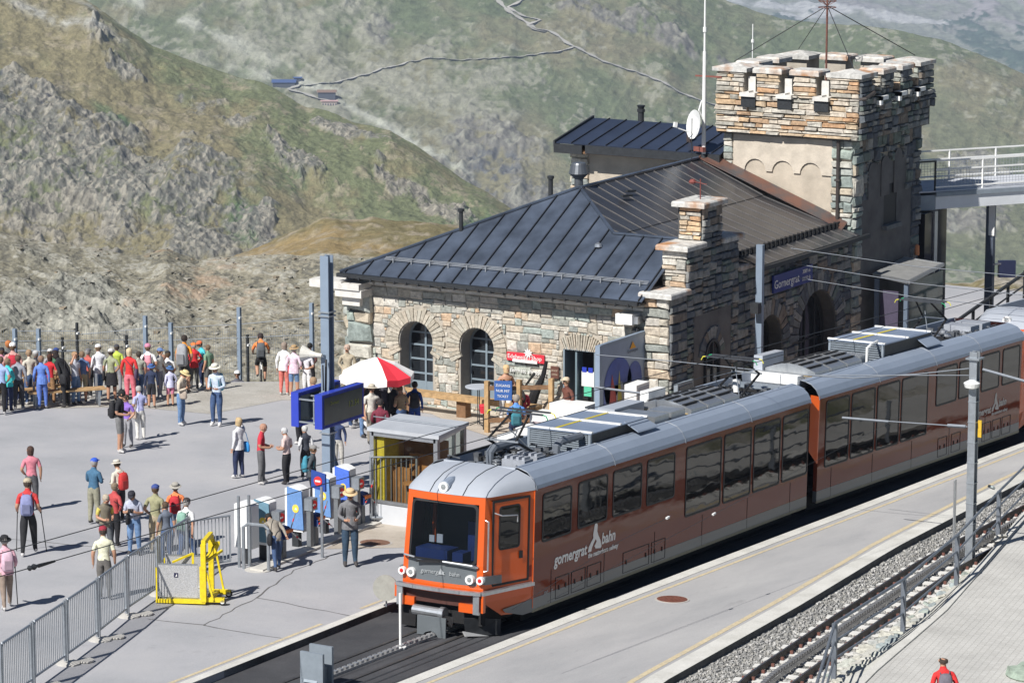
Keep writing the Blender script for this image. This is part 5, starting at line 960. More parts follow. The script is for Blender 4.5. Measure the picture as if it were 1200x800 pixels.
MB().add([(21.1, 8.846, .1), (21.45, 8.846, -.1), (21.8, 8.846, .25), (22.1, 8.846, .62), (22.35, 8.846, .3), (22.66, 8.846, .1), (22.66, 8.846, -.9), (21.1, 8.846, -.9)], [tuple(range(8))]).build('poster_peak', mat('poster_rock', (.25,.20,.17), .5, 0, .5, 2.5, col2=(.55,.56,.6)), po)
mb = MB(); mb.add([(21.1, 8.842, -.95), (21.1, 8.842, -.6), (21.6, 8.842, -.95)], [(0, 1, 2)]).add([(23.4, 8.842, -.95), (23.4, 8.842, .3), (22.5, 8.842, -.95)], [(0, 1, 2)]).build('poster_corner', mat('poster_yellow', (.72,.48,.03), .5, 0, .05, 3), po)
mb = MB(); mb.add([(21.3, 8.842, -.5), (21.55, 8.842, .9), (21.8, 8.842, .2), (21.75, 8.842, -.6)], [(0, 1, 2, 3)]).build('poster_figure', flat('poster_red', (.35,.06,.05)), po); MB().add([(21.85, 8.841, -.1), (21.95, 8.841, .95), (22.12, 8.841, .1)], [(0, 1, 2)]).build('poster_figure', flat('poster_straw', (.6,.5,.1)), po)
mb = MB(); mb.add([(22.55, 8.84, 1.42), (22.72, 8.84, 1.62), (22.9, 8.84, 1.42)], [(0, 1, 2)]).build('poster_logo', flat('logo_orange', (.75,.35,.03)), po); put_text('poster_text', 'Gornergrat', .13, flat('print_dark', (.08,.08,.1)), po, (22.72, 8.84, 1.36), (1, 0, 0), (0, 0, 1), ext=.001)
ac = thing('white_cabinet', 'white cabinet standing off the poster wall of the porch', 'cabinet', (22.4, 8.5, -.3)); MB().box((21.85, 8.25, -.42), (22.6, 8.62, .58)).build('box', M['white'], ac); MB().box((21.95, 8.24, -.38), (22.55, 8.25, .5)).build('front', mat('cabinet_grey', (.42,.44,.48), .5, 0, .05, 3), ac)
ds = thing('display_case', 'small framed notice case on the wall right of the poster porch', 'display case', (24.0, 8.0, -.2)); mb = MB(); mb.box((23.55, 7.88, -.6), (24.5, 8.0, .35)).build('case', M['greymetal'], ds); MB().box((23.63, 7.86, -.52), (24.42, 7.88, .27)).build('pane', PANE, ds); MB().add([(24.05, 7.855, -.5), (24.35, 7.855, -.2), (24.4, 7.855, -.5)], [(0, 1, 2)]).build('poster_corner', flat('pocket_yellow', (.7,.45,.03)), ds)

# ================================================================== TOWER
T = thing('clock_tower', 'square castellated stone tower rising at the back end of the station', 'tower', (37.6, 10.4, gz(37))); T.name = 'battlement_tower'
TX0, TX1, TY0, TY1 = 35.2, 40.15, 8.12, 12.45
TF = Face((TX0, TY1, 0), (0, -1, 0), (-1, 0, 0)); TR = Face((TX0, TY0, 0), (1, 0, 0), (0, -1, 0)); WY = TY1-TY0; WX = TX1-TX0
MB().box((TX0+.02, TY0+.02, -4.2), (TX1-.02, TY1, 5.86)).build('shaft', PLASTER, T)
win = (2.25, 3.2, 2.98, 4.22, False)
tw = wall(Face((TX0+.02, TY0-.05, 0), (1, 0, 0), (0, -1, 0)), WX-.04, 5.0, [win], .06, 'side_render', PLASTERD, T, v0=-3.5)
MB().box((TX0+2.26, TY0-.03, 2.98), (TX0+3.2, TY0+.0, 4.22)).build('dark_window_fill', M['blackrub'], T); MB().box((TX0+2.15, TY0-.22, 2.84), (TX0+3.3, TY0-.04, 2.97)).build('window_sill', DARK, T)  # black sheet paints the dark void of the window opening
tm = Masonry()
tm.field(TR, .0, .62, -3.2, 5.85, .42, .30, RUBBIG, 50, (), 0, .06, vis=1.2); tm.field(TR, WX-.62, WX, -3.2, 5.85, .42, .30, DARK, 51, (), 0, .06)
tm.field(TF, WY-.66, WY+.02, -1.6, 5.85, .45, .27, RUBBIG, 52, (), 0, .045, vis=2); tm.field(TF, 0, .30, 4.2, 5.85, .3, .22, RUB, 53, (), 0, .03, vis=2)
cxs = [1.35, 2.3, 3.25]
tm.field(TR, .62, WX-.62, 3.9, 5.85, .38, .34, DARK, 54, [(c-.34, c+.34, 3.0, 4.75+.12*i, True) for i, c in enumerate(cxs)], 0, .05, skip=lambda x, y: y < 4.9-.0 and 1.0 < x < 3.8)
# three tall blind arches on the shaded side, three low ones on the sunlit side
mb = MB()
for i, c in enumerate(cxs):
    n = 12; o_ = [(c-.30, 3.9)]+[(c-.30*math.cos(math.pi*k/n), 4.72+.12*i+.30*math.sin(math.pi*k/n)) for k in range(n+1)]+[(c+.30, 3.9)]
    mb.prism([TR.P(a, b, .06) for a, b in o_], TR.n*.02)
mb.build('blind_arch', PLASTERD, T)
band = MB(); cs_ = [3.28, 2.32, 1.36]; P2 = lambda a, b: TF.P(WY-a, b, .0)
lo = 4.72; outl = [(WY-.35, 5.82), (WY-.35, lo)]
for c in [3.24, 2.30, 1.36]:
    outl += [(c+.36*math.cos(math.pi*k/10), lo+.36*math.sin(math.pi*k/10)) for k in range(11)]
outl += [(.62, lo), (.62, 5.82)]
band.prism([TF.P(WY-a, b, -.01) for a, b in outl], TF.n*.045); band.build('arched_band', mat('pale_band_plaster', (.52,.46,.38), .95, 0, .14, 3, .01, 22), T)
# crown
CX0, CX1, CY0, CY1 = 34.97, 40.30, 7.80, 12.62
zc0, zc1 = 5.83, 7.12
mb = MB(); th_ = .5
mb.box((CX0+.03, CY0+.03, zc0), (CX0+th_, CY1-.03, zc1)); mb.box((CX1-th_, CY0+.03, zc0), (CX1-.03, CY1-.03, zc1)); mb.box((CX0+th_, CY0+.03, zc0), (CX1-th_, CY0+th_, zc1)); mb.box((CX0+th_, CY1-th_, zc0), (CX1-th_, CY1-.03, zc1))
mb.build('parapet', MORTD, T); MB().box((CX0+th_, CY0+th_, 6.3), (CX1-th_, CY1-th_, 6.55)).build('tower_deck', M['darkmetal'], T)
CF = Face((CX0, CY1, 0), (0, -1, 0), (-1, 0, 0)); CR = Face((CX0, CY0, 0), (1, 0, 0), (0, -1, 0)); CW = CY1-CY0; CL = CX1-CX0
tm.field(CF, .02, CW-.02, 5.87, 6.42, .5, .12, SLAB, 60, (), 0, .04, rows=True, vis=2.2, gap=.018); tm.field(CF, .0, CW, 6.42, 7.12, .5, .12, SLAB, 61, (), 0, .055, rows=True, vis=2.2, gap=.018)
tm.field(CR, .02, CL-.3, 5.85, 6.4, .36, .2, DARK, 62, (), 0, .04); tm.field(CR, .0, CL, 6.4, 7.12, .36, .2, DARK, 63, (), 0, .07)
mer = MB()
def merlon(x0, x1, y0, y1, corner=False, faces=()):
    mer.box((x0+.03, y0+.03, zc1-.02), (x1-.03, y1-.03, 7.74))
    for f in faces:
        if f == 'F': tm.field(CF, CY1-y1+.02, CY1-y0-.02, 7.13, 7.74, .42, .115, SLAB, int(y0*10), (), 0, .035, rows=True, vis=2.2, gap=.018)
        if f == 'R': tm.field(CR, x0-CX0+.02, x1-CX0-.02, 7.13, 7.74, .3, .17, DARK, int(x0*10), (), 0, .04)
        if f == 'L': tm.field(Face((x0, y1, 0), (0, -1, 0), (-1, 0, 0)), .02, y1-y0-.02, 7.13, 7.74, .4, .17, RUB, int(x0*7), (), 0, .02, rows=True)
    ov = .10; c = MB(); z = 7.74; a = (x0-ov, y0-ov, x1+ov, y1+ov); vs = []
    for zz, k in ((z, 0), (z+.12, 0)): vs += [(a[0]+k, a[1]+k, zz), (a[2]-k, a[1]+k, zz), (a[2]-k, a[3]-k, zz), (a[0]+k, a[3]-k, zz)]
    fs = [(3, 2, 1, 0)]+[(j, (j+1) % 4, 4+(j+1) % 4, 4+j) for j in range(4)]
    if corner: vs.append(((a[0]+a[2])/2, (a[1]+a[3])/2, z+.24)); fs += [(4+j, 4+(j+1) % 4, 8) for j in range(4)]
    else:
        vs += [(a[0]+.04, a[1]+.04, z+.17), (a[2]-.04, a[1]+.04, z+.17), (a[2]-.04, a[3]-.04, z+.17), (a[0]+.04, a[3]-.04, z+.17)]; fs += [(4+j, 4+(j+1) % 4, 8+(j+1) % 4, 8+j) for j in range(4)]+[(8, 9, 10, 11)]
    c.rv = random.random(); c.add(vs, fs); c.build('merlon_cap', CAPR, T)
cd_ = .98
for x0 in (CX0, CX1-cd_):
    for y0 in (CY0, CY1-cd_):
        f = (['F'] if x0 == CX0 else [])+(['R'] if y0 == CY0 else [])+(['L'] if x0 != CX0 and y0 == CY0 else []); merlon(x0, x0+cd_, y0, y0+cd_, True, f)
for y0, y1 in ((9.22, 10.0), (10.46, 11.24)):
    merlon(CX0, CX0+.62, y0, y1, False, ['F']); merlon(CX1-.62, CX1, y0, y1, False, ())
for x0, x1 in ((36.55, 37.3), (37.95, 38.7)):
    merlon(x0, x1, CY0, CY0+.62, False, ['R', 'L']); merlon(x0, x1, CY1-.62, CY1, False, ())
mer.build('merlon', MORT, T)
# projecting spout stones in the gaps
for y in (8.99, 10.22, 11.45):
    mb = MB(); mb.box((CX0-.24, y-.26, 7.02), (CX0+.5, y+.26, 7.14)); mb.box((CX0-.22, y-.05, 7.14), (CX0+.4, y+.02, 7.19)); mb.box((CX0+.1, y-.12, 7.14), (CX0+.16, y+.12, 7.60)); mb.build('embrasure_slab', CAPS, T); MB().box((CX0-.17, y-.24, 6.70), (CX0+.0, y+.24, 7.02)).build('embrasure_box', M['darkmetal'], T)
for x in (36.25, 37.63, 39.02):
    mb = MB(); mb.box((x-.27, CY0-.25, 6.86), (x-.12, CY0+.1, 7.12)); mb.box((x-.27, CY0-.25, 7.0), (x+.28, CY0+.3, 7.12)); mb.build('embrasure_slab', M['white'], T)
tm.finish(T, 299)
mb = MB(); mb.tube([(TX0-.14, 8.52, -1.0), (TX0-.14, 8.52, 6.9), (TX0-.24, 8.3, 7.02), (TX0-.2, 7.6, 7.15), (TX0+.3, 7.56, 7.3)], .055, 8)
for z in (3.2, 4.6, 6.0): mb.box((TX0-.22, 8.44, z), (TX0, 8.60, z+.06))
mb.build('downpipe', mat('brown_pipe', (.07,.06,.055), .5, .3, .15, 8), T)
# flag mast with stays on the tower
fm = thing('tower_mast', 'thin copper mast stayed by four wires on the tower top', 'mast', (37.9, 10.3, 6.5))
mb = MB().tube([(37.9, 10.3, 6.5), (37.9, 10.3, 12.5)], .035, 6)
for z in (9.55, 9.75): mb.tube([(37.9+.28*math.cos(a), 10.3+.28*math.sin(a), z) for a in [i*math.pi/6 for i in range(13)]], .012, 4)
for k in range(6): mb.bar((37.9, 10.3, 9.6), (37.9+.28*math.cos(k), 10.3+.28*math.sin(k), 9.75), .015)
mb.build('pole', mat('copper_brown', (.20,.09,.07), .6, .4, .2, 12), fm)
for k, p in enumerate([(CX0+.4, CY0+.4), (CX1-.4, CY0+.4), (CX0+.4, CY1-.4), (CX1-.4, CY1-.4)]): MB().tube([(37.9, 10.3, 9.6), (p[0], p[1], 8.0)], .014, 4).build('stay_wire', M['darkmetal'], fm)

# ================================================================== ANNEX
AN = thing('annex_block', 'plastered upper block with low pitched blue black roof behind the main roof', 'building', (36, 15, gz(36)))
AF = Face((35.6, 18.05, 0), (0, -1, 0), (-1, 0, 0))
MB().box((35.62, 12.45, -4), (40.2, 18.0, 5.10)).build('wall', PLASTER, AN)
am = Masonry(); am.field(AF, 0, .62, 2.0, 4.92, .55, .17, RUB, 70, (), 0, .05, rows=True, vis=2); am.field(Face((35.6, 18.02, 0), (1, 0, 0), (0, 1, 0)), 0, 3, 2, 4.9, .5, .2, RUB, 71, (), 0, .05); am.finish(AN, 60, 'corner_stone')
BLUEROOF = mat('blue_black_roof', (.045,.06,.10), .38, .4, .2, .8, .003, 5)
roof_panels([[(35.0, 18.3, 5.16), (35.0, 12.47, 5.16), (37.5, 12.82, 5.68), (37.5, 18.3, 5.68)]], (0, 1, 0), .62, BLUEROOF, SEAM, AN, (-.208, 0, 1), .3, .04)
MB().prism([(37.5, 12.85, 5.68), (37.5, 18.3, 5.68), (40.4, 18.3, 5.2), (40.4, 12.85, 5.2)], (0, 0, -.05)).build('rear_slope', BLUEROOF, AN)
mb = MB(); mb.box((34.93, 12.47, 4.88), (35.0, 17.2, 5.14)).box((34.93, 17.32, 4.84), (35.0, 18.34, 5.12)); mb.prism([(34.95, 18.30, 5.02), (37.5, 18.30, 5.56), (37.5, 18.30, 5.76), (34.95, 18.30, 5.22)], (0, .06, 0)); mb.build('fascia', M['darkmetal'], AN)
mb = MB(); mb.prism([(35.0, 12.47, 4.86), (35.0, 18.2, 4.86), (35.62, 18.2, 4.95), (35.62, 12.47, 4.95)], (0, 0, .05)); mb.build('soffit', M['wooddark'], AN)
MB().lathe([(.10, -.1), (.10, .30), (.13, .31), (.13, .40), (.09, .41), (.14, .52)], (37.6, 16.65, 5.65), 12).build('flue', M['darkmetal'], AN)
MB().lathe([(.09, -.15), (.09, .42), (.10, .42)], (35.9, 14.02, 5.25), 12).build('flue', mat('brown_flue', (.08,.06,.055), .5, .3, .15, 8), AN)
# roof aerials
wm = thing('radio_mast', 'white slender antenna mast standing at the foot of the tower by the dish', 'antenna', (34.9, 13.0, 4.9))
mb = MB().tube([(34.9, 13.0, 4.9), (34.9, 13.0, 8.3), (34.9, 13.0, 8.3), (34.9, 13.0, 10.2)], [.07, .055, .035, .025], 7); mb.tube([(34.9, 13.0, 8.9), (34.9, 13.0, 9.05)], .06, 7); mb.tube([(34.9, 13.0, 6.2), (34.75, 13.1, 6.5), (34.85, 13.05, 6.8)], .025, 5); mb.build('pole', M['white'], wm)
MB().lathe([(.1, -.15), (.13, 0), (.08, .25)], (34.9, 13.0, 4.9), 10).build('foot', M['darkmetal'], wm); mb = MB().bar((34.9, 12.4, 7.55), (34.9, 13.3, 7.55), .05).bar((34.75, 12.9, 5.3), (34.9, 13.3, 5.3), .12, .14); mb.build('bracket', mat('bracket_red', (.25,.09,.07), .7, .2, .2, 10), wm)
MB().tube([(34.3, 13.1, 4.9), (34.3, 13.1, 6.3)], .015, 5).build('rod', M['darkmetal'], wm)
dsh = thing('satellite_dish', 'white satellite dish on the roof left of the antenna mast', 'satellite dish', (34.75, 13.15, 6.0))
ax = Vector((-.80, .58, .15)).normalized(); c0 = Vector((34.8, 13.2, 6.05)); mb = MB().lathe([(.02, 0), (.25, .03), (.45, .10), (.455, .115), (.24, .05), (.02, .02)], c0, 22, ax); mb.build('dish', M['white'], dsh, smooth=False)
mb = MB().bar(c0-Vector((0, 0, .3)), c0+ax*.75-Vector((0, 0, .15)), .035).bar(c0+ax*.75-Vector((0, 0, .15)), c0+ax*.72, .1, .1); mb.build('feed_arm', M['white'], dsh); MB().bar(c0, (34.9, 13.0, 6.0), .06).build('bracket', M['steel'], dsh)
am_ = thing('thin_aerial', 'very thin pale aerial rod just left of the tower battlements', 'antenna', (41, 14, 5.4)); MB().tube([(41.0, 14.4, 5.3), (41.0, 14.4, 8.6)], .018, 5).build('rod', M['white'], am_); MB().lathe([(.05, 0), (.05, .1)], (41.0, 14.4, 8.0), 8).build('cap', M['white'], am_)

# ================================================================== FOOTBRIDGE, LIFT SHAFT, CANOPY
P0 = Vector((41.5, 8.1, 0)); dd = Vector((.812, -.584, 0)); ee = Vector((.584, .812, 0)); BW = 2.3; LB = 13
bt = thing('footbridge', 'pale steel footbridge with mesh railings leading off behind the tower', 'bridge', (41.5, 8.1, gz(41.5)))
bt.location.z = 3.0
Q = lambda t, s_, z: P0+dd*t+ee*s_+Vector((0, 0, z))
def obox(mb, t0, t1, s0, s1, z0, z1): return mb.prism([Q(t0, s0, z0), Q(t1, s0, z0), Q(t1, s1, z0), Q(t0, s1, z0)], (0, 0, z1-z0))
BW_ = mat('bridge_white_steel', (.70,.72,.74), .5, .1, .06, 2)
mb = obox(MB(), .01, LB, -.0, .12, 2.96, 3.36); mb = obox(mb, .01, LB, BW-.12, BW, 2.96, 3.36); mb.build('girder', BW_, bt)
obox(MB(), 0, LB, -.06, BW+.06, 3.365, 3.50).build('deck_edge', M['greymetal'], bt); obox(MB(), -1.2, LB, 0, BW, 3.505, 3.55).build('deck', mat('bridge_deck', (.50,.52,.56), .7, 0, .08, 3), bt)
obox(MB(), -.9, 0, 0, BW, 2.94, 3.42).build('end_beam', M['greymetal'], bt)
for s_ in (.04, BW-.04):
    for k in range(9): MB().bar(Q(-.0+k*1.75 if s_ < 1 else .1+k*1.75, s_, 3.5), Q(-.0+k*1.75 if s_ < 1 else .1+k*1.75, s_, 4.52), .05, .05).build('railing_post', M['white'] if k else M['darkmetal'], bt)
    for z in (4.5, 4.22, 3.66): MB().bar(Q(.0, s_, z), Q(LB, s_, z), .045, .045).build('handrail', M['white'], bt)
    mb = MB()
    for k in range(110): mb.bar(Q(k*.115, s_, 3.6), Q(k*.115, s_, 4.22), .008)
    for k in range(7): mb.bar(Q(0, s_, 3.66+k*.085), Q(LB, s_, 3.66+k*.085), .008)
    mb.build('mesh_infill', M['steel'], bt)
DK = M['darkmetal']; mb = MB()
mb.bar(Q(-.0, .0, 4.5), Q(-2.5, .0, 4.5), .05).bar(Q(.3, BW, 4.5), Q(-.8, BW+.3, 4.5), .05).bar(Q(-.8, BW+.3, 4.5), Q(-3.5, BW+.6, 3.2), .05).bar(Q(-.8, BW+.3, 4.15), Q(-3.5, BW+.6, 2.85), .05).bar(Q(-.8, BW+.3, 3.4), Q(-.8, BW+.3, 4.5), .08).bar(Q(-.2, BW+.3, 3.5), Q(-.2, BW+.3, 4.5), .06).bar(Q(-.8, BW+.3, 3.4), Q(-3.5, BW+.6, 2.1), .06); mb.build('stair_rail', DK, bt)
MB().bar(Q(2.45, .6, -3.2), Q(2.45, .6, 2.96), .26, .2).build('column', mat('bridge_column', (.10,.12,.16), .5, .2, .1, 4), bt); MB().bar(Q(2.40, .47, 1.9), Q(2.40, .47, 2.95), .20, .02).build('column_plate', M['white'], bt)
ls = thing('lift_shaft', 'dark glazed lift shaft under the footbridge right of the tower', 'lift shaft', (41.5, 8.6, gz(41.5)))
GLS = mat('shaft_dark_glass', (.012,.014,.022), .15, 0, 0, spec=.5)
MB().box((40.72, 8.1, -2.9), (41.35, 9.8, 2.9)).box((41.62, 8.1, -2.9), (42.45, 9.8, 2.9)).build('glazing', GLS, ls); MB().box((41.36, 8.04, -2.9), (41.6, 9.7, 2.9)).build('post', M['alu'], ls); MB().box((41.7, 7.9, -2.9), (43.0, 9.9, -.9)).build('plinth', MORTD, ls)
cn = thing('entrance_canopy', 'grey glazed entrance canopy against the shaded side of the tower', 'canopy', (37.5, 7.4, gz(37)))
ct = mat('canopy_sheet', (.30,.30,.29), .5, .2, .12, 4)
MB().prism([(36.1, 7.75, 1.66), (35.9, 6.5, 1.54), (39.1, 6.75, 1.62), (38.9, 8.0, 1.74)], (0, 0, .05)).build('roof', ct, cn)
mb = MB().bar((36.1, 7.75, 1.66), (35.9, 6.5, 1.55), .09).bar((35.9, 6.5, 1.55), (39.1, 6.75, 1.63), .09).bar((38.9, 8.0, 1.76), (39.1, 6.75, 1.63), .09); mb.build('roof_edge', M['alu'], cn)
for p in ((36.05, 7.6), (36.0, 6.6), (38.9, 6.85)): MB().bar((*p, gz(37)), (*p, 1.55), .13, .10).build('post', mat('canopy_post', (.14,.18,.24), .5, .2, .06, 4), cn)
MB().box((36.2, 6.62, -1.65), (38.8, 6.66, 1.5)).build('glass_wall', mat('canopy_glass', (.10,.14,.13), .08, 0, .3, 1.5), cn); MB().box((36.08, 6.9, -1.7), (36.12, 7.5, 1.2)).build('door', flat('mauve_door', (.06,.05,.085)), cn)
hl = thing('orange_beacon', 'little orange lamp on the stones above the entrance canopy', 'lamp', (39.7, 8.0, 1.9)); MB().lathe([(.07, 0), (.08, .05), (.07, .3), (.02, .34)], (39.7, 7.9, 1.75), 8).build('lamp', flat('beacon_orange', (.8,.3,.12)), hl)
sb = thing('board_on_column', 'small dark square sign fixed to the footbridge column', 'sign', (43.8, 7.2, .6)); MB().prism([Q(2.75, .5, .5), Q(3.25, .3, .5), Q(3.25, .3, 1.05), Q(2.75, .5, 1.05)], (.1, .1, 0)).build('board', mat('board_navy', (.02,.025,.06), .4, 0, .1, 4), sb); MB().bar(Q(2.45, .5, .95), Q(2.8, .5, .95), .05).build('arm', M['alu'], sb)
# stair railing behind the train
sr = thing('stair_railing', 'dark railing climbing from behind the train towards the footbridge column', 'railing', (43, 4.6, gz(43)))
pa, pb = Vector((36.5, 5.2, -.55)), Vector((47, 6.1, .3)); mb = MB().bar(pa+Vector((0, 0, .9)), pb+Vector((0, 0, .75)), .08).bar(pa+Vector((0, 0, .5)), pb+Vector((0, 0, .35)), .04); mb.build('handrail', DK, sr)
for k in range(7): q = pa.lerp(pb, k/6); MB().bar(q-Vector((0, 0, 1.2)), q+Vector((0, 0, .88)), .08).build('post', DK, sr)
# ================================================================== TRAIN
def wavy(name, col, rough, amp=.004, sc=1.3, **k):
    m = mat(name, col, rough, var=0, **k); n = m.node_tree; b = n.nodes['Principled BSDF']
    tc = n.nodes.new('ShaderNodeTexCoord'); mp = n.nodes.new('ShaderNodeMapping'); mp.inputs['Scale'].default_value = (.8, 1, 2.2); nz = n.nodes.new('ShaderNodeTexNoise'); nz.inputs['Scale'].default_value = sc; nz.inputs['Detail'].default_value = 2.5
    bp = n.nodes.new('ShaderNodeBump'); bp.inputs['Distance'].default_value = amp; bp.inputs['Strength'].default_value = 1
    n.links.new(tc.outputs['Object'], mp.inputs[0]); n.links.new(mp.outputs[0], nz.inputs[0]); n.links.new(nz.outputs['Fac'], bp.inputs['Height']); n.links.new(bp.outputs[0], b.inputs['Normal']); return m
BROWN = wavy('coach_brown_red', (.150,.029,.012), .08, .009, .9, coat=.0, spec=.26); ORG = wavy('coach_orange', (.62,.095,.010), .30, .003, 1.2, coat=.25)
SKIRT = wavy('coach_grey', (.12,.135,.145), .4, .006, 1.6, coat=.2); ROOFG = mat('coach_roof_silver', (.28,.33,.41), .42, .1, .05, 1.5); ROOFW = mat('cab_roof_silver', (.42,.45,.50), .38, .1, .04, 1.5)
TGLASS = wavy('coach_window_glass', (.006,.007,.008), .03, .007, .7, spec=.45, coat=.0); RUB_ = M['blackrub']; UNDER = mat('underframe_black', (.012,.012,.013), .8, .1, .3, 6)
LTW = mat('logo_white', (.80,.78,.75), .5, 0, 0)
def rrect(x0, x1, z0, z1, r, n=4):
    out = []
    for cx, cz, a0 in ((x1-r, z1-r, 0), (x0+r, z1-r, 90), (x0+r, z0+r, 180), (x1-r, z0+r, 270)):
        for k in range(n+1): a = R(a0+90*k/n); out.append((cx+r*math.cos(a), cz+r*math.sin(a)))
    return out
def side_window(par, x0, x1, z0, z1, v=-1.325, r=.09, fm=RUB_, name='window'):
    s = -1 if v < 0 else 1; o_ = rrect(x0, x1, z0, z1, r); i_ = rrect(x0+.045, x1-.045, z0+.045, z1-.045, r*.7); n = len(o_); mb = MB(); y = v+s*.014; y0 = v-s*.01
    vs = [(a, y0, b) for a, b in o_]+[(a, y, b) for a, b in o_]+[(a, y, b) for a, b in i_]+[(a, v+s*.002, b) for a, b in i_]
    fs = [(k*n+i, k*n+(i+1) % n, (k+1)*n+(i+1) % n, (k+1)*n+i) for k in range(3) for i in range(n)]
    f = mb.add(vs, fs).build(name, fm, par, world=False)
    g = MB().add([(a, v+s*.006, b) for a, b in i_], [tuple(range(n))]).build('pane', TGLASS, f, world=False); return f
def shoulder(u, hs, h0, hr, top, w0=2.78):
    """roof edge profile from the near eave over to the trough"""
    return [(u, -hs, w0), (u, -hs+.02, w0+.10), (u, -hs+.10, w0+.24), (u, -hs+.24, w0+.36), (u, -hs+.42, top-.02), (u, -hr, top), (u, -hr+.03, h0)]
def car_roof(par, ua, ub, name='roof', m=ROOFG):
    mb = MB(); A = shoulder(ua, 1.34, 3.0, .80, 3.22); A += [(u, -v, w_) for u, v, w_ in A[::-1]]; Bq = [(ub, v, w_) for u, v, w_ in A]; n = len(A)
    mb.add(A+Bq, [(i, i+1, n+i+1, n+i) for i in range(n-1)]); r = mb.build(name, m, par, world=False, smooth=False)
    MB().box((ua, -.78, 2.9), (ub, .78, 3.0)).build('roof_trough', M['darkmetal'], par, world=False); return r
def roof_ribs(par, us):
    for u in us:
        A = [(x, v+(-.008 if v < 0 else .008), w_+.002) for x, v, w_ in shoulder(u, 1.34, 3.0, .80, 3.22)[:6]]
        for sgn in (1, -1): MB().tube([(x, v*sgn, w_) for x, v, w_ in A], .009, 4).build('roof_joint', M['alu'], par, world=False)
def coach_body(par, ua, ub, grey_to=.50):
    for s in (-1, 1):
        MB().box((ua, s*1.325, grey_to), (ub, s*1.22, 2.79)).build('side_panel', BROWN, par, world=False)
        MB().box((ua, s*1.329, .22), (ub, s*1.22, grey_to-.003)).build('skirt', SKIRT, par, world=False)
        MB().box((ua, s*1.345, 2.755), (ub, s*1.32, 2.80)).build('cant_rail', BROWN, par, world=False)
        MB().box((ua, s*1.333, .20), (ub, s*1.30, .26)).build('sole_bar', mat('sole_bar_khaki', (.22,.21,.15), .6, 0, .1, 5) if 'sole_bar_khaki' not in bpy.data.materials else bpy.data.materials['sole_bar_khaki'], par, world=False)
    x_ = ua+.8
    while x_ < ub-.5: MB().box((x_, -1.3315, .24), (x_+.012, -1.3245, .98)).build('panel_joint', UNDER, par, world=False); x_ += 2.45
    MB().box((ua+.05, -1.2, .45), (ub-.05, 1.2, .6)).build('floor', UNDER, par, world=False)
    MB().box((ua+.1, -1.0, -.05), (ub-.1, 1.0, .45)).build('underframe', UNDER, par, world=False)
def hatch(par, x0, x1, z0, z1):
    mb = MB(); y = -1.336; t = .012
    for a, b, c, d in ((x0, x1, z1-t, z1), (x0, x1, z0, z0+t), (x0, x0+t, z0, z1), (x1-t, x1, z0, z1)): mb.box((a, y, c), (b, y+.01, d))
    for x in (x0+.16, x1-.16): mb.box((x-.02, y-.006, (z0+z1)/2-.05), (x+.02, y+.004, (z0+z1)/2+.05))
    mb.build('service_hatch', RUB_, par, world=False)
def wheelset(par, u):
    for s in (-.5, .5):
        MB().lathe([(.02, -.06), (.36, -.06), (.38, -.03), (.33, .05), (.02, .06)], (u, s, .26), 20, (0, 1, 0)).build('wheel', UNDER, par, world=False)
def logo(par, x, z, s=1.0, m=LTW):
    y = -1.334
    ux, uy = Vector((1, 0, 0)), Vector((0, 0, 1))
    put_text('logo_lettering', 'gornergrat', .34*s, m, par, (x+.70*s, y, z+.02), ux, uy, local=True, font_shear=.15, bold=.009, ext=.002)
    put_text('logo_lettering', 'bahn', .34*s, m, par, (x+2.46*s, y, z+.12), ux, uy, local=True, font_shear=.15, bold=.009, ext=.002)
    put_text('logo_lettering', 'the matterhorn railway', .15*s, m, par, (x+2.22*s, y, z-.14*s), ux, uy, local=True, font_shear=.15, bold=.004, ext=.002)
    P = lambda pts: [(x+a*s, y, z+b*s) for a, b in pts]
    mb = MB().add(P([(1.50, -.06), (1.54, .06), (1.66, .16), (1.74, .22), (1.73, .30), (1.80, .52), (1.87, .56), (1.93, .48), (1.92, .34), (1.98, .24), (2.08, .12), (2.14, -.02), (2.10, -.06), (1.86, -.03), (1.80, .03), (1.90, .12), (1.86, .18), (1.76, .10), (1.68, .0), (1.66, -.06)]), [tuple(range(20))]); mb.build('logo_mountain', m, par, world=False)
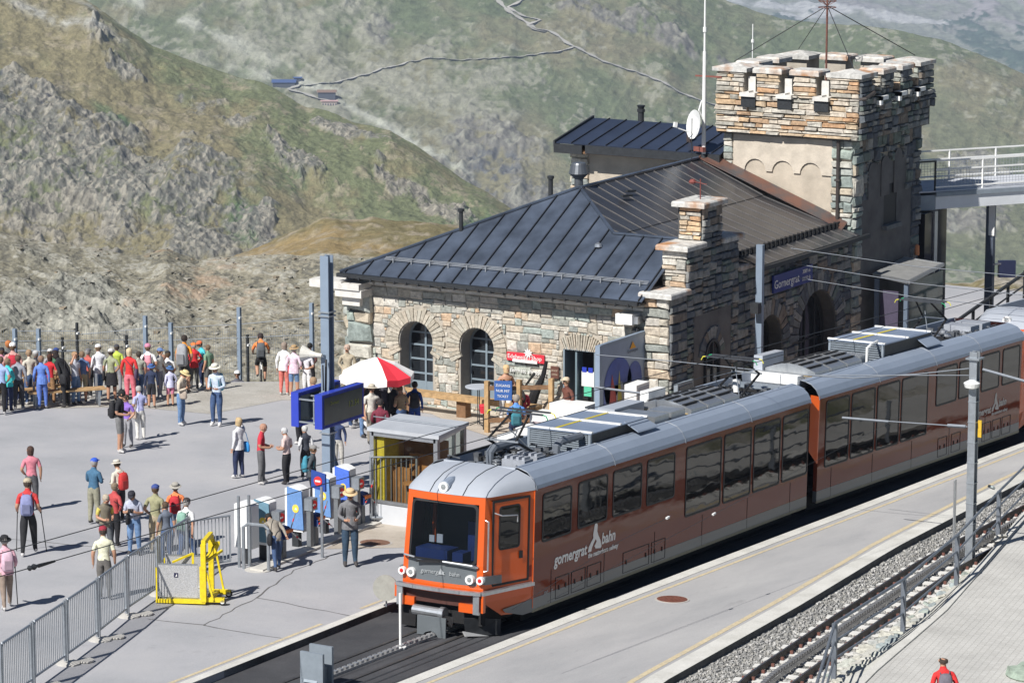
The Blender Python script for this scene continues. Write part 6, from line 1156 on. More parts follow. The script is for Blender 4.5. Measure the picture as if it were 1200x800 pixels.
def pantograph(par, u, hgt=.95, flip=1, v0=0, lvl=3.0):
    t = MB(); blk = UNDER; b = lvl+.12
    for v in (-.55, .55): t.bar((u-.7, v+v0, b), (u+.7, v+v0, b), .07)
    for x in (-.6, .6): t.bar((u+x, v0-.6, b), (u+x, v0+.6, b), .07)
    p = t.build('pantograph', blk, par, world=False)
    for v in (-.42, .42):
        for x in (-.6, .6): MB().lathe([(.05, 0), (.09, .02), (.05, .05), (.09, .07), (.05, .1), (.09, .12)], (u+x, v+v0, lvl-.0), 8).build('insulator', M['alu'], p, world=False)
    kx = u+flip*.75; kz = b+hgt*.48
    for v in (-.38, .38): MB().tube([(u-flip*.35, v0+v, b), (kx, v0+v*.9, kz)], .032, 5).build('lower_arm', blk, p, world=False); MB().tube([(kx, v0+v*.9, kz), (u-flip*.1, v0+v*.55, b+hgt)], .027, 5).build('upper_arm', blk, p, world=False)
    MB().tube([(kx, v0-.4, kz), (kx, v0+.4, kz)], .025, 5).tube([(u-flip*.3, v0-.3, b), (u+flip*.3, v0+.1, b+hgt*.7)], .012, 4).tube([(u, v0+.3, b+.05), (u-flip*.5, v0+.3, b+hgt*.5), (kx, v0+.3, kz)], .012, 4).build('linkage', M['steel'], p, world=False)
    for dx in (-.18, .18):
        mb = MB().bar((u+dx-flip*.1, v0-.62, b+hgt+.02), (u+dx-flip*.1, v0+.62, b+hgt+.02), .06, .035); mb.build('collector_strip', mat('carbon_strip', (.05,.055,.065), .6, .3, .1, 9) if 'carbon_strip' not in bpy.data.materials else bpy.data.materials['carbon_strip'], p, world=False)
        for s in (-1, 1): MB().tube([(u+dx-flip*.1, v0+s*.62, b+hgt+.02), (u+dx-flip*.1, v0+s*.70, b+hgt), (u+dx-flip*.1, v0+s*.74, b+hgt-.08)], .014, 5).build('horn', flat('horn_green', (.03,.30,.14)) if s*dx > 0 else flat('horn_yellow', (.6,.55,.05)), p, world=False)
    return p
def equipment_box(par, a, b, top=None, name='equipment_box', m=None, sub=None):
    return MB().box(a, b).build(name, m or M['greymetal'], par, world=False)
def louvre_box(par, ua, ub, h0, h1, hw=.78, name='louvre_box'):
    b = MB().box((ua+.06, -hw, h0), (ub, hw, h1)).build(name, M['darkmetal'], par, world=False); n = 9
    for i in range(n): z = h0+(h1-h0)*(i+.5)/n; MB().prism([(ua, -hw+.08, z-.022), (ua, hw-.04, z-.022), (ua+.08, hw-.04, z+.012), (ua+.08, -hw+.08, z+.012)], (0, 0, .014)).build('louvre_slat', M['greymetal'], b, world=False)
    for v in (-hw, hw-.06): MB().box((ua-.01, v, h0), (ua+.06, v+.06, h1)).build('corner_post', M['greymetal'], b, world=False)
    lid = mat('box_lid_blue_grey', (.20,.25,.34), .5, .1, .06, 2) if 'box_lid_blue_grey' not in bpy.data.materials else bpy.data.materials['box_lid_blue_grey']
    MB().box((ua-.02, -hw-.02, h1), (ub, hw+.02, h1+.025)).build('lid', lid, b, world=False)
    for x in (ua, (ua+ub)/2, ub-.06): MB().box((x-.02, -hw-.03, h1+.026), (x+.06, hw+.03, h1+.06)).build('lid_rail', M['white'], b, world=False)
    MB().box((ua+.1, .15, h1+.026), (ub-.1, .23, h1+.034)).build('yellow_stripe', M['yellow'], b, world=False)
    return b
def arched_fan(par, ua, ub, h0, h1, v0, v1):
    lt_ = M['alu']; b = MB(); n = 8; pr = [(v0, h0)]+[(v0+(v1-v0)*k/n, h1-.16+.16*math.sin(math.pi*k/n)) for k in range(n+1)]+[(v1, h0)]
    b.prism([(ua+.02, v, z) for v, z in pr], (ub-ua-.04, 0, 0)); b = b.build('roof_fan', lt_, par, world=False)
    for k in range(1, 6): v = v0+(v1-v0)*k/6; z = h1-.15+.16*math.sin(math.pi*k/6); MB().box((ua+.06, v-.05, z), (ub-.06, v+.035, z+.012)).build('grille_slot', UNDER, b, world=False)
    for z in (h0+.09, h0+.18): MB().box((ua+.01, v0+.08, z), (ua+.02, v1-.08, z+.035)).build('grille_slot', mat('fan_tan', (.36,.27,.14), .6, 0, .1, 5) if 'fan_tan' not in bpy.data.materials else bpy.data.materials['fan_tan'], b, world=False)
    return b
def clutter(par, ua, ub, seed):
    rr = random.Random(seed); mb = MB()
    for k in range(34):
        u = rr.uniform(ua, ub); v = rr.uniform(-.72, .72); h = rr.uniform(.05, .22)
        if rr.random() < .5: mb.box((u, v, 3.0), (u+rr.uniform(.06, .25), v+rr.uniform(.05, .2), 3.0+h))
        else: mb.tube([(u, v, 3.02+h), (u+rr.uniform(-.5, .5), v+rr.uniform(-.3, .3), 3.02+h*rr.uniform(.5, 1.3))], .018, 5)
    mb.build('roof_gear', mat('gear_grey', (.13,.14,.155), .55, .4, .4, 8) if 'gear_grey' not in bpy.data.materials else bpy.data.materials['gear_grey'], par, world=False)
    for k in range(5): MB().lathe([(.05, 0), (.10, .02), (.05, .05), (.10, .08), (.05, .11), (.10, .14), (.04, .17)], (rr.uniform(ua, ub), rr.uniform(-.6, .6), 3.02), 9).build('roof_insulator', M['alu'], par, world=False)
    for k in range(2): MB().lathe([(.14, 0), (.16, .08), (.10, .14), (.02, .15)], (rr.uniform(ua, ub), rr.uniform(-.68, .3), 3.02), 12).build('roof_dome', M['alu'], par, world=False)

TILT = math.atan(-G)
# ------------------------------------------------ front section with the driver's cab
C1 = thing('railcar_front', 'orange nosed brown rack railcar section facing the camera with its cab', 'train', (0, .875, 0), rot=(0, TILT, R(1.66))); C1.name = 'railcar_cab_section'
def fu_(w_, v): return -.36+.12*max(0, w_-1.3)/1.48+.12*v*v
def hb(w_): return .96-.05*max(0, (w_-.8))/2.0
VS = [-1, -.86, -.74, -.4, 0, .4, .74, .86, 1]; WS = [.74, .96, 1.38, 1.50, 2.0, 2.52, 2.64, 2.80]
fo, fg = MB(), MB()
for i in range(len(VS)-1):
    for j in range(len(WS)-1):
        ws = 1.38 <= WS[j] < 2.6 and abs(VS[i]+VS[i+1])/2 < .82 and (1 < i < 6 or True) and (1 <= i <= 6)
        if ws: continue
        q = [(fu_(w_, v*hb(w_)), v*hb(w_), w_) for v, w_ in ((VS[i], WS[j]), (VS[i+1], WS[j]), (VS[i+1], WS[j+1]), (VS[i], WS[j+1]))]
        (fg if (.95 < WS[j] < 1.37 and 1 <= i <= 6) else fo).quad(*q)
fo.build('cab_front', ORG, C1, world=False); fg.build('cab_front_band', SKIRT, C1, world=False)
# windscreen
o_ = []
for a, b in rrect(-.86, .86, 1.38, 2.64, .12): k = hb(b); o_.append((fu_(b, a*k)-.012, a*k, b))
i_ = []
for a, b in rrect(-.80, .80, 1.43, 2.59, .09): k = hb(b); i_.append((fu_(b, a*k)-.016, a*k, b))
n = len(o_); wsf = MB().add(o_+i_+[(p[0]+.05, p[1], p[2]) for p in o_], [(k, (k+1) % n, n+(k+1) % n, n+k) for k in range(n)]+[(k, (k+1) % n, 2*n+(k+1) % n, 2*n+k) for k in range(n)]).build('windscreen', RUB_, C1, world=False)
m_ = bpy.data.materials.new('windscreen_glass'); m_.use_nodes = True; nn_ = m_.node_tree; b_ = nn_.nodes['Principled BSDF']; tr = nn_.nodes.new('ShaderNodeBsdfTransparent'); tr.inputs[0].default_value = (.55, .60, .66, 1); mx = nn_.nodes.new('ShaderNodeMixShader'); fr_ = nn_.nodes.new('ShaderNodeFresnel'); fr_.inputs[0].default_value = 1.5
b_.inputs['Base Color'].default_value = (.02, .03, .04, 1); b_.inputs['Roughness'].default_value = .03; mr_ = nn_.nodes.new('ShaderNodeMath'); mr_.operation = 'ADD'; mr_.inputs[1].default_value = .12; nn_.links.new(fr_.outputs[0], mr_.inputs[0]); nn_.links.new(mr_.outputs[0], mx.inputs[0]); nn_.links.new(tr.outputs[0], mx.inputs[1]); nn_.links.new(b_.outputs[0], mx.inputs[2]); nn_.links.new(mx.outputs[0], nn_.nodes['Material Output'].inputs[0]); WGL = m_
MB().add(i_, [tuple(range(n))]).build('pane', WGL, wsf, world=False)
MB().box((1.15, -1.1, .6), (1.2, 1.1, 2.75)).box((-.1, -.9, 1.2), (1.15, .9, 1.24)).build('cab_interior', mat('cab_dark', (.03,.035,.05), .8, 0, .1, 4), C1, world=False)
bd_ = mat('desk_blue', (.03,.06,.22), .6, 0, .1, 4); MB().box((-.18, -.05, 1.24), (.30, .70, 1.60)).build('driver_desk', bd_, C1, world=False); MB().box((-.05, -.35, 1.24), (.3, -.1, 1.55)).box((.6, -.5, 1.24), (.9, -.1, 2.1)).build('driver_seat', bd_, C1, world=False)
MB().box((.2, .28, 1.66), (.23, .42, 1.84)).box((.2, .48, 1.66), (.23, .60, 1.80)).build('cab_monitor', M['white'], C1, world=False); MB().box((.5, .62, 1.6), (.55, .7, 2.6)).build('cab_pillar', ORG, C1, world=False)
# cab sides: from the front edge back to the coach side
for s in (-1, 1):
    mb = MB(); WW = [.62, .74, .96, 1.38, 2.0, 2.64, 2.80]
    for a, b in zip(WW[:-1], WW[1:]): mb.quad((fu_(a, hb(a)), s*hb(a), a), (fu_(b, hb(b)), s*hb(b), b), (1.22, s*1.325, b), (1.22, s*1.325, a))
    mb.quad((.25, s*1.12, .30), (1.22, s*1.325, .22), (1.22, s*1.325, .62), (fu_(.62, 1.02), s*hb(.62), .62))
    mb.build('cab_side', ORG, C1, world=False)
    MB().add([(.25, s*1.15, .42), (1.22, s*1.331, .50), (1.22, s*1.331, .22), (.9, s*1.27, .20), (.35, s*1.16, .34)], [(0, 1, 2, 3, 4)]).build('skirt', SKIRT, C1, world=False)
# side door of the cab on its slanting panel
d0 = Vector((fu_(2.0, .93)+.0, -.945, 0)); d1 = Vector((1.22, -1.325, 0)); du = (d1-d0); L_ = du.length; du.normalize(); nrm = Vector((du.y, -du.x, 0))
Dp = lambda a, w_, e=0: tuple(d0+du*(a*L_)+nrm*e+Vector((0, 0, w_)))
def dring(a0, a1, w0, w1, w_, r, e, name, m, par):
    oo = rrect(a0*L_, a1*L_, w0, w1, r); ii = rrect(a0*L_+w_, a1*L_-w_, w0+w_, w1-w_, max(.01, r-w_*.5)); n = len(oo)
    return MB().add([Dp(x/L_, z, e) for x, z in oo]+[Dp(x/L_, z, e) for x, z in ii]+[Dp(x/L_, z, 0) for x, z in oo], [(k, (k+1) % n, n+(k+1) % n, n+k) for k in range(n)]+[(k, (k+1) % n, 2*n+(k+1) % n, 2*n+k) for k in range(n)]).build(name, m, par, world=False)
dor = dring(.14, .90, .92, 2.72, .05, .02, .02, 'cab_door', RUB_, C1)
MB().add([Dp(.18, .96, .012), Dp(.86, .96, .012), Dp(.86, 2.67, .012), Dp(.18, 2.67, .012)], [(0, 1, 2, 3)]).build('door_leaf', ORG, dor, world=False)
dring(.27, .70, 1.66, 2.58, .035, .08, .026, 'door_window_frame', RUB_, dor)
oo = rrect(.27*L_+.03, .70*L_-.03, 1.69, 2.55, .06); MB().add([Dp(x/L_, z, .018) for x, z in oo], [tuple(range(len(oo)))]).build('pane', TGLASS, dor, world=False)
MB().box((0, 0, 0), (.001, .001, .001)); MB().add([Dp(.68, 1.42, .03), Dp(.76, 1.42, .03), Dp(.76, 1.58, .03), Dp(.68, 1.58, .03)], [(0, 1, 2, 3)]).build('door_handle', RUB_, dor, world=False)
MB().tube([Dp(-.02, 2.35, .03), Dp(.0, 2.33, .1), Dp(.0, 1.30, .1), Dp(-.03, 1.28, .03)], .018, 6).build('grab_rail', M['alu'], C1, world=False)
MB().tube([Dp(.18, 2.46, .02), Dp(.18, 2.44, .22), Dp(.44, 2.42, .30), Dp(.44, 2.28, .30)], .016, 5).build('mirror_arm', M['alu'], C1, world=False)
# roof of the cab
def ring(u, hs, sh, top, w0=2.80): return [(u, -hs, w0), (u, -hs+.03, w0+(top-w0)*.35), (u, -hs+.12, w0+(top-w0)*.62), (u, -sh, w0+(top-w0)*.93), (u, -sh*.45, top), (u, sh*.45, top), (u, sh, w0+(top-w0)*.93), (u, hs-.12, w0+(top-w0)*.62), (u, hs-.03, w0+(top-w0)*.35), (u, hs, w0)]
r0 = [(fu_(2.8, v)-.01, v, 2.80) for v in [x*hb(2.8) for x in (-1, -.95, -.88, -.7, -.3, .3, .7, .88, .95, 1)]]
rings = [r0, ring(-.02, .99, .72, 2.97), ring(.32, 1.08, .74, 3.11), ring(.75, 1.20, .80, 3.19), ring(1.24, 1.335, .86, 3.22)]
for i, p in enumerate(rings[1]): rings[1][i] = (p[0]+.08*p[1]*p[1]*0, p[1], p[2])
mb = MB(); n = 10
for k, r_ in enumerate(rings): mb.v += r_
for k in range(len(rings)-1):
    for i in range(n-1): mb.f.append((k*n+i, k*n+i+1, (k+1)*n+i+1, (k+1)*n+i)); mb.m.append(0); mb.r.append(0)
crf = mb.build('cab_roof', ROOFW, C1, world=False, smooth=True)
MB().box((1.2, -.86, 2.95), (1.26, .86, 3.215)).build('cab_roof_edge', ROOFW, C1, world=False)
for v in (-.42, .36): MB().tube([(fu_(2.8, v)-.015, v, 2.81), (-.02, v*1.0, 2.985), (.32, v, 3.115), (.75, v, 3.195), (1.24, v, 3.228)], .007, 4).build('roof_joint', M['darkmetal'], C1, world=False)
def lamp(par, c, r, name='headlight', lens=None, ax=(-1, 0, 0)):
    f = MB().lathe([(r*1.05, -.10), (r*1.15, .02), (r*1.12, .05), (r*.86, .045)], c, 18, ax).build(name, M['white'], par, world=False)
    MB().lathe([(r*.86, .03), (r*.5, .055), (.001, .06)], c, 16, ax).build('lens', lens or mat('lamp_lens', (.45,.47,.47), .1, .6, .1, 30) if 'lamp_lens' not in bpy.data.materials or lens else bpy.data.materials['lamp_lens'], f, world=False); return f
lamp(C1, (-.16, .06, 2.93), .095); MB().lathe([(.12, 0), (.10, .25), (.04, .42)], (-.14, .06, 2.94), 14, (1, 0, .28)).build('headlight_hood', ROOFG, C1, world=False)
redl = mat('tail_lens', (.55,.02,.02), .3, 0, .05, 9)
for s in (1, -1):
    a = fu_(1.08, .70); b = fu_(1.08, .93); lamp(C1, (a-.04, s*.70, 1.10), .085); lamp(C1, (b-.06, s*.93, 1.10), .072, 'tail_light', redl)
    MB().prism([(b-.02, s*.88, 1.18), (b-.02, s*1.02, 1.18), (b+.5, s*1.12, 1.15), (b+.5, s*1.05, 1.15)], (0, 0, -.17)).build('lamp_fairing', SKIRT, C1, world=False)
MB().bar((-.40, -.18, 1.42), (-.40, .55, 1.36), .05, .04).build('wiper', RUB_, C1, world=False); MB().tube([(-.30, -.85, 1.36), (-.40, -.78, 1.40), (-.44, -.1, 1.42)], .022, 6).build('front_handrail', M['alu'], C1, world=False); MB().tube([(-.30, .9, 1.44), (-.38, .84, 1.46), (-.42, .58, 1.44)], .022, 6).build('front_handrail', M['alu'], C1, world=False)
put_text('front_lettering', 'gornergrat   bahn', .13, mat('faint_lettering', (.36,.38,.39), .5, 0, 0), C1, (-.372, 0, 1.17), (0, -1, 0), (0, 0, 1), local=True, font_shear=.15, ext=.002)
MB().add([(-.378, .04, 1.13), (-.378, -.02, 1.27), (-.378, -.12, 1.13)], [(0, 1, 2)]).build('front_logo', bpy.data.materials['faint_lettering'], C1, world=False)
# bumper bar, coupler, ploughs
mb = MB(); pts = [(1.15, -1.36, .84), (-.40, -1.0, .84), (-.48, -.55, .84), (-.50, 0, .84), (-.48, .55, .84), (-.40, 1.0, .84)]
for a, b in zip(pts[:-1], pts[1:]): mb.bar(a, b, .12, .07)
mb.build('step_bar', M['alu'], C1, world=False)
MB().box((-.30, -.98, .50), (.2, .98, .78)).build('front_beam', mat('beam_brown', (.07,.025,.018), .6, 0, .1, 5), C1, world=False)
for v in (1.03, -1.03): MB().box((-.40, v-.02, .44 if v < 0 else .55), (-.30, v+.03, .84)).build('step_bracket', ORG, C1, world=False)
for v in (.92, -.90): MB().box((-.44, v-.07, .40), (-.38, v+.07, .82)).build('step_ladder', M['alu'], C1, world=False)
for v in (.78, -.62): MB().box((-.36, v-.17, .40), (-.28, v+.17, .58)).build('marker_plate', ORG, C1, world=False)
MB().lathe([(.02, 0), (.11, 0), (.11, .62), (.14, .64), (.14, .75), (.02, .76)], (-.38, .60, .33), 14, (0, -1, -.02)).build('coupling_cylinder', M['alu'], C1, world=False); mb = MB()
for k in range(8): mb.tube([(-.42, -.15-.03*k, .28), (-.55, -.2-.03*k, .25-.02*k), (-.4, -.1, .1)], .02, 5)
mb.build('hoses', RUB_, C1, world=False); MB().bar((-.5, -.08, .12), (-.5, -.24, .11), .05).build('yellow_cock', M['yellow'], C1, world=False)
MB().prism([(-.62, .38, -.12), (-.62, .38, .28), (-.62, -.30, .28), (-.62, -.30, -.16), (-.62, -.14, -.16), (-.62, -.06, -.06), (-.62, .06, -.02), (-.62, .18, -.06), (-.62, .24, -.12)], (.04, 0, 0)).build('rail_guard', SKIRT, C1, world=False)
MB().prism([(-.45, -.62, .30), (-.35, -.62, -.08), (.25, -1.12, -.12), (.25, -1.12, .22)], (.05, .03, 0)).build('plough', M['darkmetal'], C1, world=False); MB().prism([(-.46, -.60, .02), (-.38, -.62, -.1), (.0, -.95, -.12)], (.0, -.04, .01)).build('plough_edge', M['white'], C1, world=False)
MB().box((-.2, .66, -.08), (.2, 1.0, .35)).box((-.15, -.9, .1), (1.1, .9, .6)).build('front_underframe', UNDER, C1, world=False)
# coach part
coach_body(C1, 1.22, 15.28); car_roof(C1, 1.26, 15.36); roof_ribs(C1, [1.27, 4.85, 8.35, 11.9]); [wheelset(C1, u) for u in (2.2, 4.4, 11.6, 13.8)]
MB().box((1.205, -1.337, .3), (1.23, -1.32, 2.78)).build('colour_edge', ORG, C1, world=False)
for a, b, z in ((1.57, 2.88, 1.62), (3.17, 4.55, 1.64), (4.80, 6.2, 1.63), (6.45, 7.86, 1.62)): side_window(C1, a, b, z, 2.66)
for a, b in ((8.43, 10.31), (10.44, 11.95), (12.08, 13.6), (13.73, 15.24)): side_window(C1, a, b, 1.05, 2.67)
for a, b in ((2.23, 2.85), (2.95, 3.60), (3.68, 4.33), (5.38, 6.66), (6.78, 7.47)): hatch(C1, a, b, .30, .76)
MB().box((.9, 0, 0), (.901, .001, .001)); logo(C1, 2.18, 1.12)
put_text('number_lettering', '3083    10', .10, bpy.data.materials['faint_lettering'], C1, (1.9, -1.336, .52), (1, 0, 0), (0, 0, 1), local=True, ext=.001)
MB().add([(1.06, -1.295, .98), (1.17, -1.322, .98), (1.17, -1.322, 1.22), (1.06, -1.295, 1.22)], [(0, 1, 2, 3)]).build('side_socket', flat('socket_dark_red', (.25,.03,.01)), C1, world=False)
clutter(C1, 1.5, 4.2, 3); clutter(C1, 12.6, 15.0, 4)
lgt = mat('resistor_light_grey', (.36,.38,.42), .5, .2, .1, 6)
for u in (1.9, 2.45):
    q = MB().box((u, -.70, 3.0), (u+.38, -.15, 3.24)).build('resistor_box', lgt, C1, world=False)
    for k in range(4): MB().box((u+.06, -.66+k*.14, 3.24), (u+.32, -.60+k*.14, 3.30)).build('lug', lgt, q, world=False)
for u, v in ((2.1, .25), (3.6, -.55)): MB().tube([(u, v, 3.05), (u, v, 3.30), (u+.15, v, 3.38), (u+1.1, v, 3.38)], .09, 8).build('roof_duct', mat('duct_grey', (.16,.18,.21), .5, .2, .1, 5) if 'duct_grey' not in bpy.data.materials else bpy.data.materials['duct_grey'], C1, world=False)
pantograph(C1, 2.9, .95, -1); pantograph(C1, 13.7, .85, 1)
MB().box((1.35, .80, 3.0), (4.6, .86, 3.26)).build('trough_wall', UNDER, C1, world=False)
louvre_box(C1, 4.75, 7.5, 3.0, 3.42)
MB().prism([(6.55, -1.02, 3.27), (7.55, -1.02, 3.27), (7.35, -.72, 3.48), (6.45, -.72, 3.48)], (0, -.02, -.03)).build('hinged_flap', ROOFG, C1, world=False)
for a in (8.0, 8.85): MB().box((a, -.72, 3.0), (a+.72, .3 if a < 8.5 else -.1, 3.36)).build('equipment_box', M['alu'], C1, world=False)
MB().box((8.1, .35, 3.0), (9.6, .78, 3.42)).build('equipment_box', ROOFW, C1, world=False); MB().lathe([(.17, 0), (.20, .1), (.14, .16), (.02, .17)], (7.78, .45, 3.02), 14).build('roof_dome', M['alu'], C1, world=False)
for k in range(3): arched_fan(C1, 9.75+k*.9, 10.6+k*.9, 3.0, 3.46, -.78, .60)
MB().box((10.4, .64, 3.0), (11.3, .86, 3.5)).build('equipment_box', M['white'], C1, world=False); MB().lathe([(.10, 0), (.10, .3)], (14.3, .2, 3.05), 10).build('roof_dome', M['white'], C1, world=False)
# ------------------------------------------------ second section
C2 = thing('railcar_rear', 'brown rear section of the rack railcar behind the orange edged gap', 'train', (15.9, 1.375, gz(15.9)), rot=(0, TILT, 0)); C2.name = 'railcar_rear_section'
O2 = 15.9
coach_body(C2, .08, 13.15); car_roof(C2, .02, 13.3); roof_ribs(C2, [.03, 3.6, 7.2, 10.2]); [wheelset(C2, u) for u in (1.4, 3.6, 10, 12)]
for a, b in ((16.36, 17.74), (17.86, 19.28), (19.40, 20.80), (20.92, 22.6)): side_window(C2, a-O2, b-O2, 1.03, 2.70)
for a, b in ((23.14, 24.52), (24.66, 25.9), (26.2, 27.45), (27.66, 28.9)): side_window(C2, a-O2, b-O2, 1.68, 2.70)
for a in (23.4, 24.3, 26.4, 27.1, 27.8): hatch(C2, a-O2, a-O2+.6, .30, .80)
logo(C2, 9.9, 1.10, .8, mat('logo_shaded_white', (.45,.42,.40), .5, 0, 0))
MB().prism([(-.10, -1.16, 2.9), (-.10, -1.16, 1.5), (.02, -1.33, 1.2), (.06, -1.33, 2.85)], (.05, 0, 0)).build('end_fairing', ORG, C2, world=False); MB().box((-.30, -1.1, .5), (-.0, 1.1, 2.85)).build('gangway_bellows', UNDER, C2, world=False); MB().box((-.45, -1.05, 2.6), (0, .6, 2.92)).build('end_panel', ORG, C2, world=False)
MB().box((-.55, -.95, 2.92), (.02, .95, 3.04)).build('gangway_cover', M['greymetal'], C2, world=False)
for s in (-1, 1):
    mb = MB()
    for a, b in ((.30, .72), (.72, 2.80)): mb.quad((13.15, s*1.325, a), (13.15, s*1.325, b), (14.3, s*1.0, b), (14.5, s*1.05, a))
    mb.build('cab_side', ORG, C2, world=False)
MB().prism([(14.3, -1, .4), (14.3, 1, .4), (14.3, 1, 2.8), (14.3, -1, 2.8)], (.15, 0, 0)).build('cab_front', ORG, C2, world=False)
MB().add(shoulder(13.3, 1.34, 3.0, .8, 3.22)[:6]+[(14.35, -.98, 2.8), (14.3, -.9, 2.86), (14.2, -.8, 2.92), (14.0, -.7, 2.98), (13.9, -.6, 3.02), (13.8, -.5, 3.05)], [(i, i+1, 7+i, 6+i) for i in range(5)]).add([(13.3, -.82, 3.22), (13.3, .82, 3.22), (14.3, .95, 2.8), (14.3, -.95, 2.8)], [(0, 1, 2, 3)]).build('cab_roof', ROOFW, C2, world=False)
arched = [arched_fan(C2, .9+k*.95, 1.8+k*.95, 3.0, 3.46, -.78, .60) for k in range(3)]
MB().box((.5, -.5, 3.0), (.85, .78, 3.22)).build('equipment_box', M['white'], C2, world=False); MB().box((.8, .62, 3.0), (2.0, .86, 3.6)).build('equipment_box', ROOFW, C2, world=False); MB().lathe([(.14, 0), (.16, .08), (.02, .15)], (.6, -.62, 3.02), 12).build('roof_dome', M['alu'], C2, world=False); MB().lathe([(.16, 0), (.19, .1), (.02, .17)], (2.4, .7, 3.1), 12).build('roof_dome', M['alu'], C2, world=False)
MB().box((3.85, -.6, 3.0), (4.5, .5, 3.34)).build('equipment_box', M['alu'], C2, world=False); MB().tube([(4.1, -.72, 3.0), (4.1, -.72, 3.55), (4.3, -.72, 3.6), (5.1, -.55, 3.6), (5.1, -.55, 3.1)], .035, 6).build('white_pipe', M['white'], C2, world=False)
louvre_box(C2, 5.0, 8.0, 3.0, 3.52); MB().prism([(7.2, -1.02, 3.27), (8.2, -1.02, 3.27), (8.0, -.72, 3.5), (7.1, -.72, 3.5)], (0, -.02, -.03)).build('hinged_flap', ROOFG, C2, world=False)
clutter(C2, 8.4, 12.9, 8); clutter(C2, 8.4, 12.9, 9); pantograph(C2, 9.3, 1.05, 1)
for u in (11.4, 12.2): MB().box((u, -.5, 3.0), (u+.6, .3, 3.28)).build('resistor_box', lgt, C2, world=False)
# ------------------------------------------------ next railcar, only its nose shows
C3 = thing('railcar_next', 'next railcar coupled behind, only its silver cab roof showing at the right edge', 'train', (31.3, 1.39, gz(31.3)), rot=(0, TILT, 0)); C3.name = 'railcar_behind'
for nm in ('cab_front', 'cab_front_band', 'cab_side', 'cab_side.001', 'cab_roof', 'windscreen'):
    o_ = next((c for c in C1.children if c.name == nm), None)
    if o_:
        c = o_.copy(); COL.objects.link(c); c.parent = C3
        for g in o_.children: d = g.copy(); COL.objects.link(d); d.parent = c
coach_body(C3, 1.22, 14); car_roof(C3, 1.26, 14, m=ROOFW); lamp(C3, (.0, .06, 2.98), .11); clutter(C3, 2, 8, 12); MB().box((1.15, -1.1, .6), (1.2, 1.1, 2.9)).build('cab_interior', UNDER, C3, world=False)
# ================================================================== STATION FURNITURE
# ---- masts
mst = mat('mast_blue_grey', (.24,.30,.38), .5, .2, .06, 3); mstd = mat('mast_shade_side', (.10,.13,.19), .5, .2, .06, 3)
lm = thing('catenary_mast', 'tall blue grey steel H section mast standing beside the turnstiles', 'mast', (11.0, 11.1, gz(11)))
mb = MB(); mb.box((10.88, 10.98, -.55), (10.91, 11.22, 5.42)).box((11.09, 10.98, -.55), (11.12, 11.22, 5.42)).box((10.91, 11.07, -.55), (11.09, 11.13, 5.42)); mb.build('column', mst, lm)
mb = MB()
for z in (3.9, 4.0, .95, 1.95): mb.box((10.84, 10.94, z), (11.16, 11.26, z+.035))
mb.build('clamp', M['steel'], lm); mb = MB().tube([(10.75, 11.0, 2.0), (10.7, 10.95, 2.7), (10.78, 11.0, 2.85)], .03, 6).tube([(10.65, 11.0, 2.1), (10.6, 10.98, 2.75)], .02, 5); mb.build('cable_loop', M['blackrub'], lm)
hb_ = thing('loudspeaker', 'pale horn loudspeaker strapped to the tall left mast', 'loudspeaker', (10.7, 11.0, 3.0)); MB().lathe([(.05, 0), (.06, .15), (.10, .3), (.20, .5), (.21, .52)], (10.75, 11.1, 2.95), 14, (-.2, .95, .05)).build('horn', flat('horn_cream', (.62,.60,.54)), hb_); MB().bar((10.75, 11.1, 2.95), (11.0, 11.1, 2.9), .05).build('bracket', M['steel'], hb_)
dp = thing('departure_display', 'pair of blue cased departure boards clamped back to back round the tall mast', 'display', (11.1, 11.1, 1.65))
for y0, nm in ((10.72, 0), (11.42, 1)):
    x0 = 10.16-.0*nm; x1 = 12.05
    mb = MB().box((x0, y0, 1.22), (x1, y0+.22, 2.08)); c = mb.build('display_case', M['bluepaint'], dp)
    MB().box((x0+.09, y0-.012, 1.31), (x1-.09, y0+.0, 1.99)).build('screen', mat('display_screen', (.05,.065,.06), .15, 0, .2, 1.5) if 'display_screen' not in bpy.data.materials else bpy.data.materials['display_screen'], c)
    MB().box((x0+.03, y0-.004, 1.25), (x1-.03, y0+.004, 2.05)).build('bezel', flat('bezel_dark_blue', (.02,.04,.30)), c)
put_text('display_text', '12.34', .22, flat('display_yellow', (.30,.32,.06)), dp, (11.55, 10.70, 1.66), (1, 0, 0), (0, 0, 1), ext=.001); put_text('display_text', 'Zermatt', .12, flat('display_yellow', (.30,.32,.06)), dp, (10.7, 10.70, 1.82), (1, 0, 0), (0, 0, 1), ext=.001)
mb = MB()
for z in (1.35, 1.92): mb.tube([(10.2, 10.95, z), (10.2, 11.42, z)], .025, 5).tube([(10.7, 10.95, z), (10.7, 11.42, z)], .025, 5)
mb.tube([(10.22, 11.0, 1.3), (10.22, 11.0, 2.0)], .025, 5); mb.build('frame', M['steel'], dp)
rm = thing('catenary_mast', 'short galvanised steel channel mast on the far platform side by the railing', 'mast', (13.45, -5.1, gz(13.4)))
zb = gz(13.4)-.3
mb = MB(); mb.box((13.37, -5.20, zb), (13.40, -5.02, 4.16)).box((13.54, -5.20, zb), (13.57, -5.02, 4.16)).box((13.40, -5.13, zb), (13.54, -5.09, 4.16)); mb.build('column', M['steel'], rm)
mb = MB()
for k in range(9): mb.box((13.36, -5.21, .1+k*.48), (13.58, -5.01, .12+k*.48))
mb.box((13.30, -5.28, 3.98), (13.64, -4.95, 4.02)); mb.build('batten', M['steel'], rm); MB().lathe([(.05, -.14), (.16, -.1), (.19, .0), (.08, .06)], (13.3, -5.12, 3.45), 14).build('lamp_bowl', M['white'], rm)
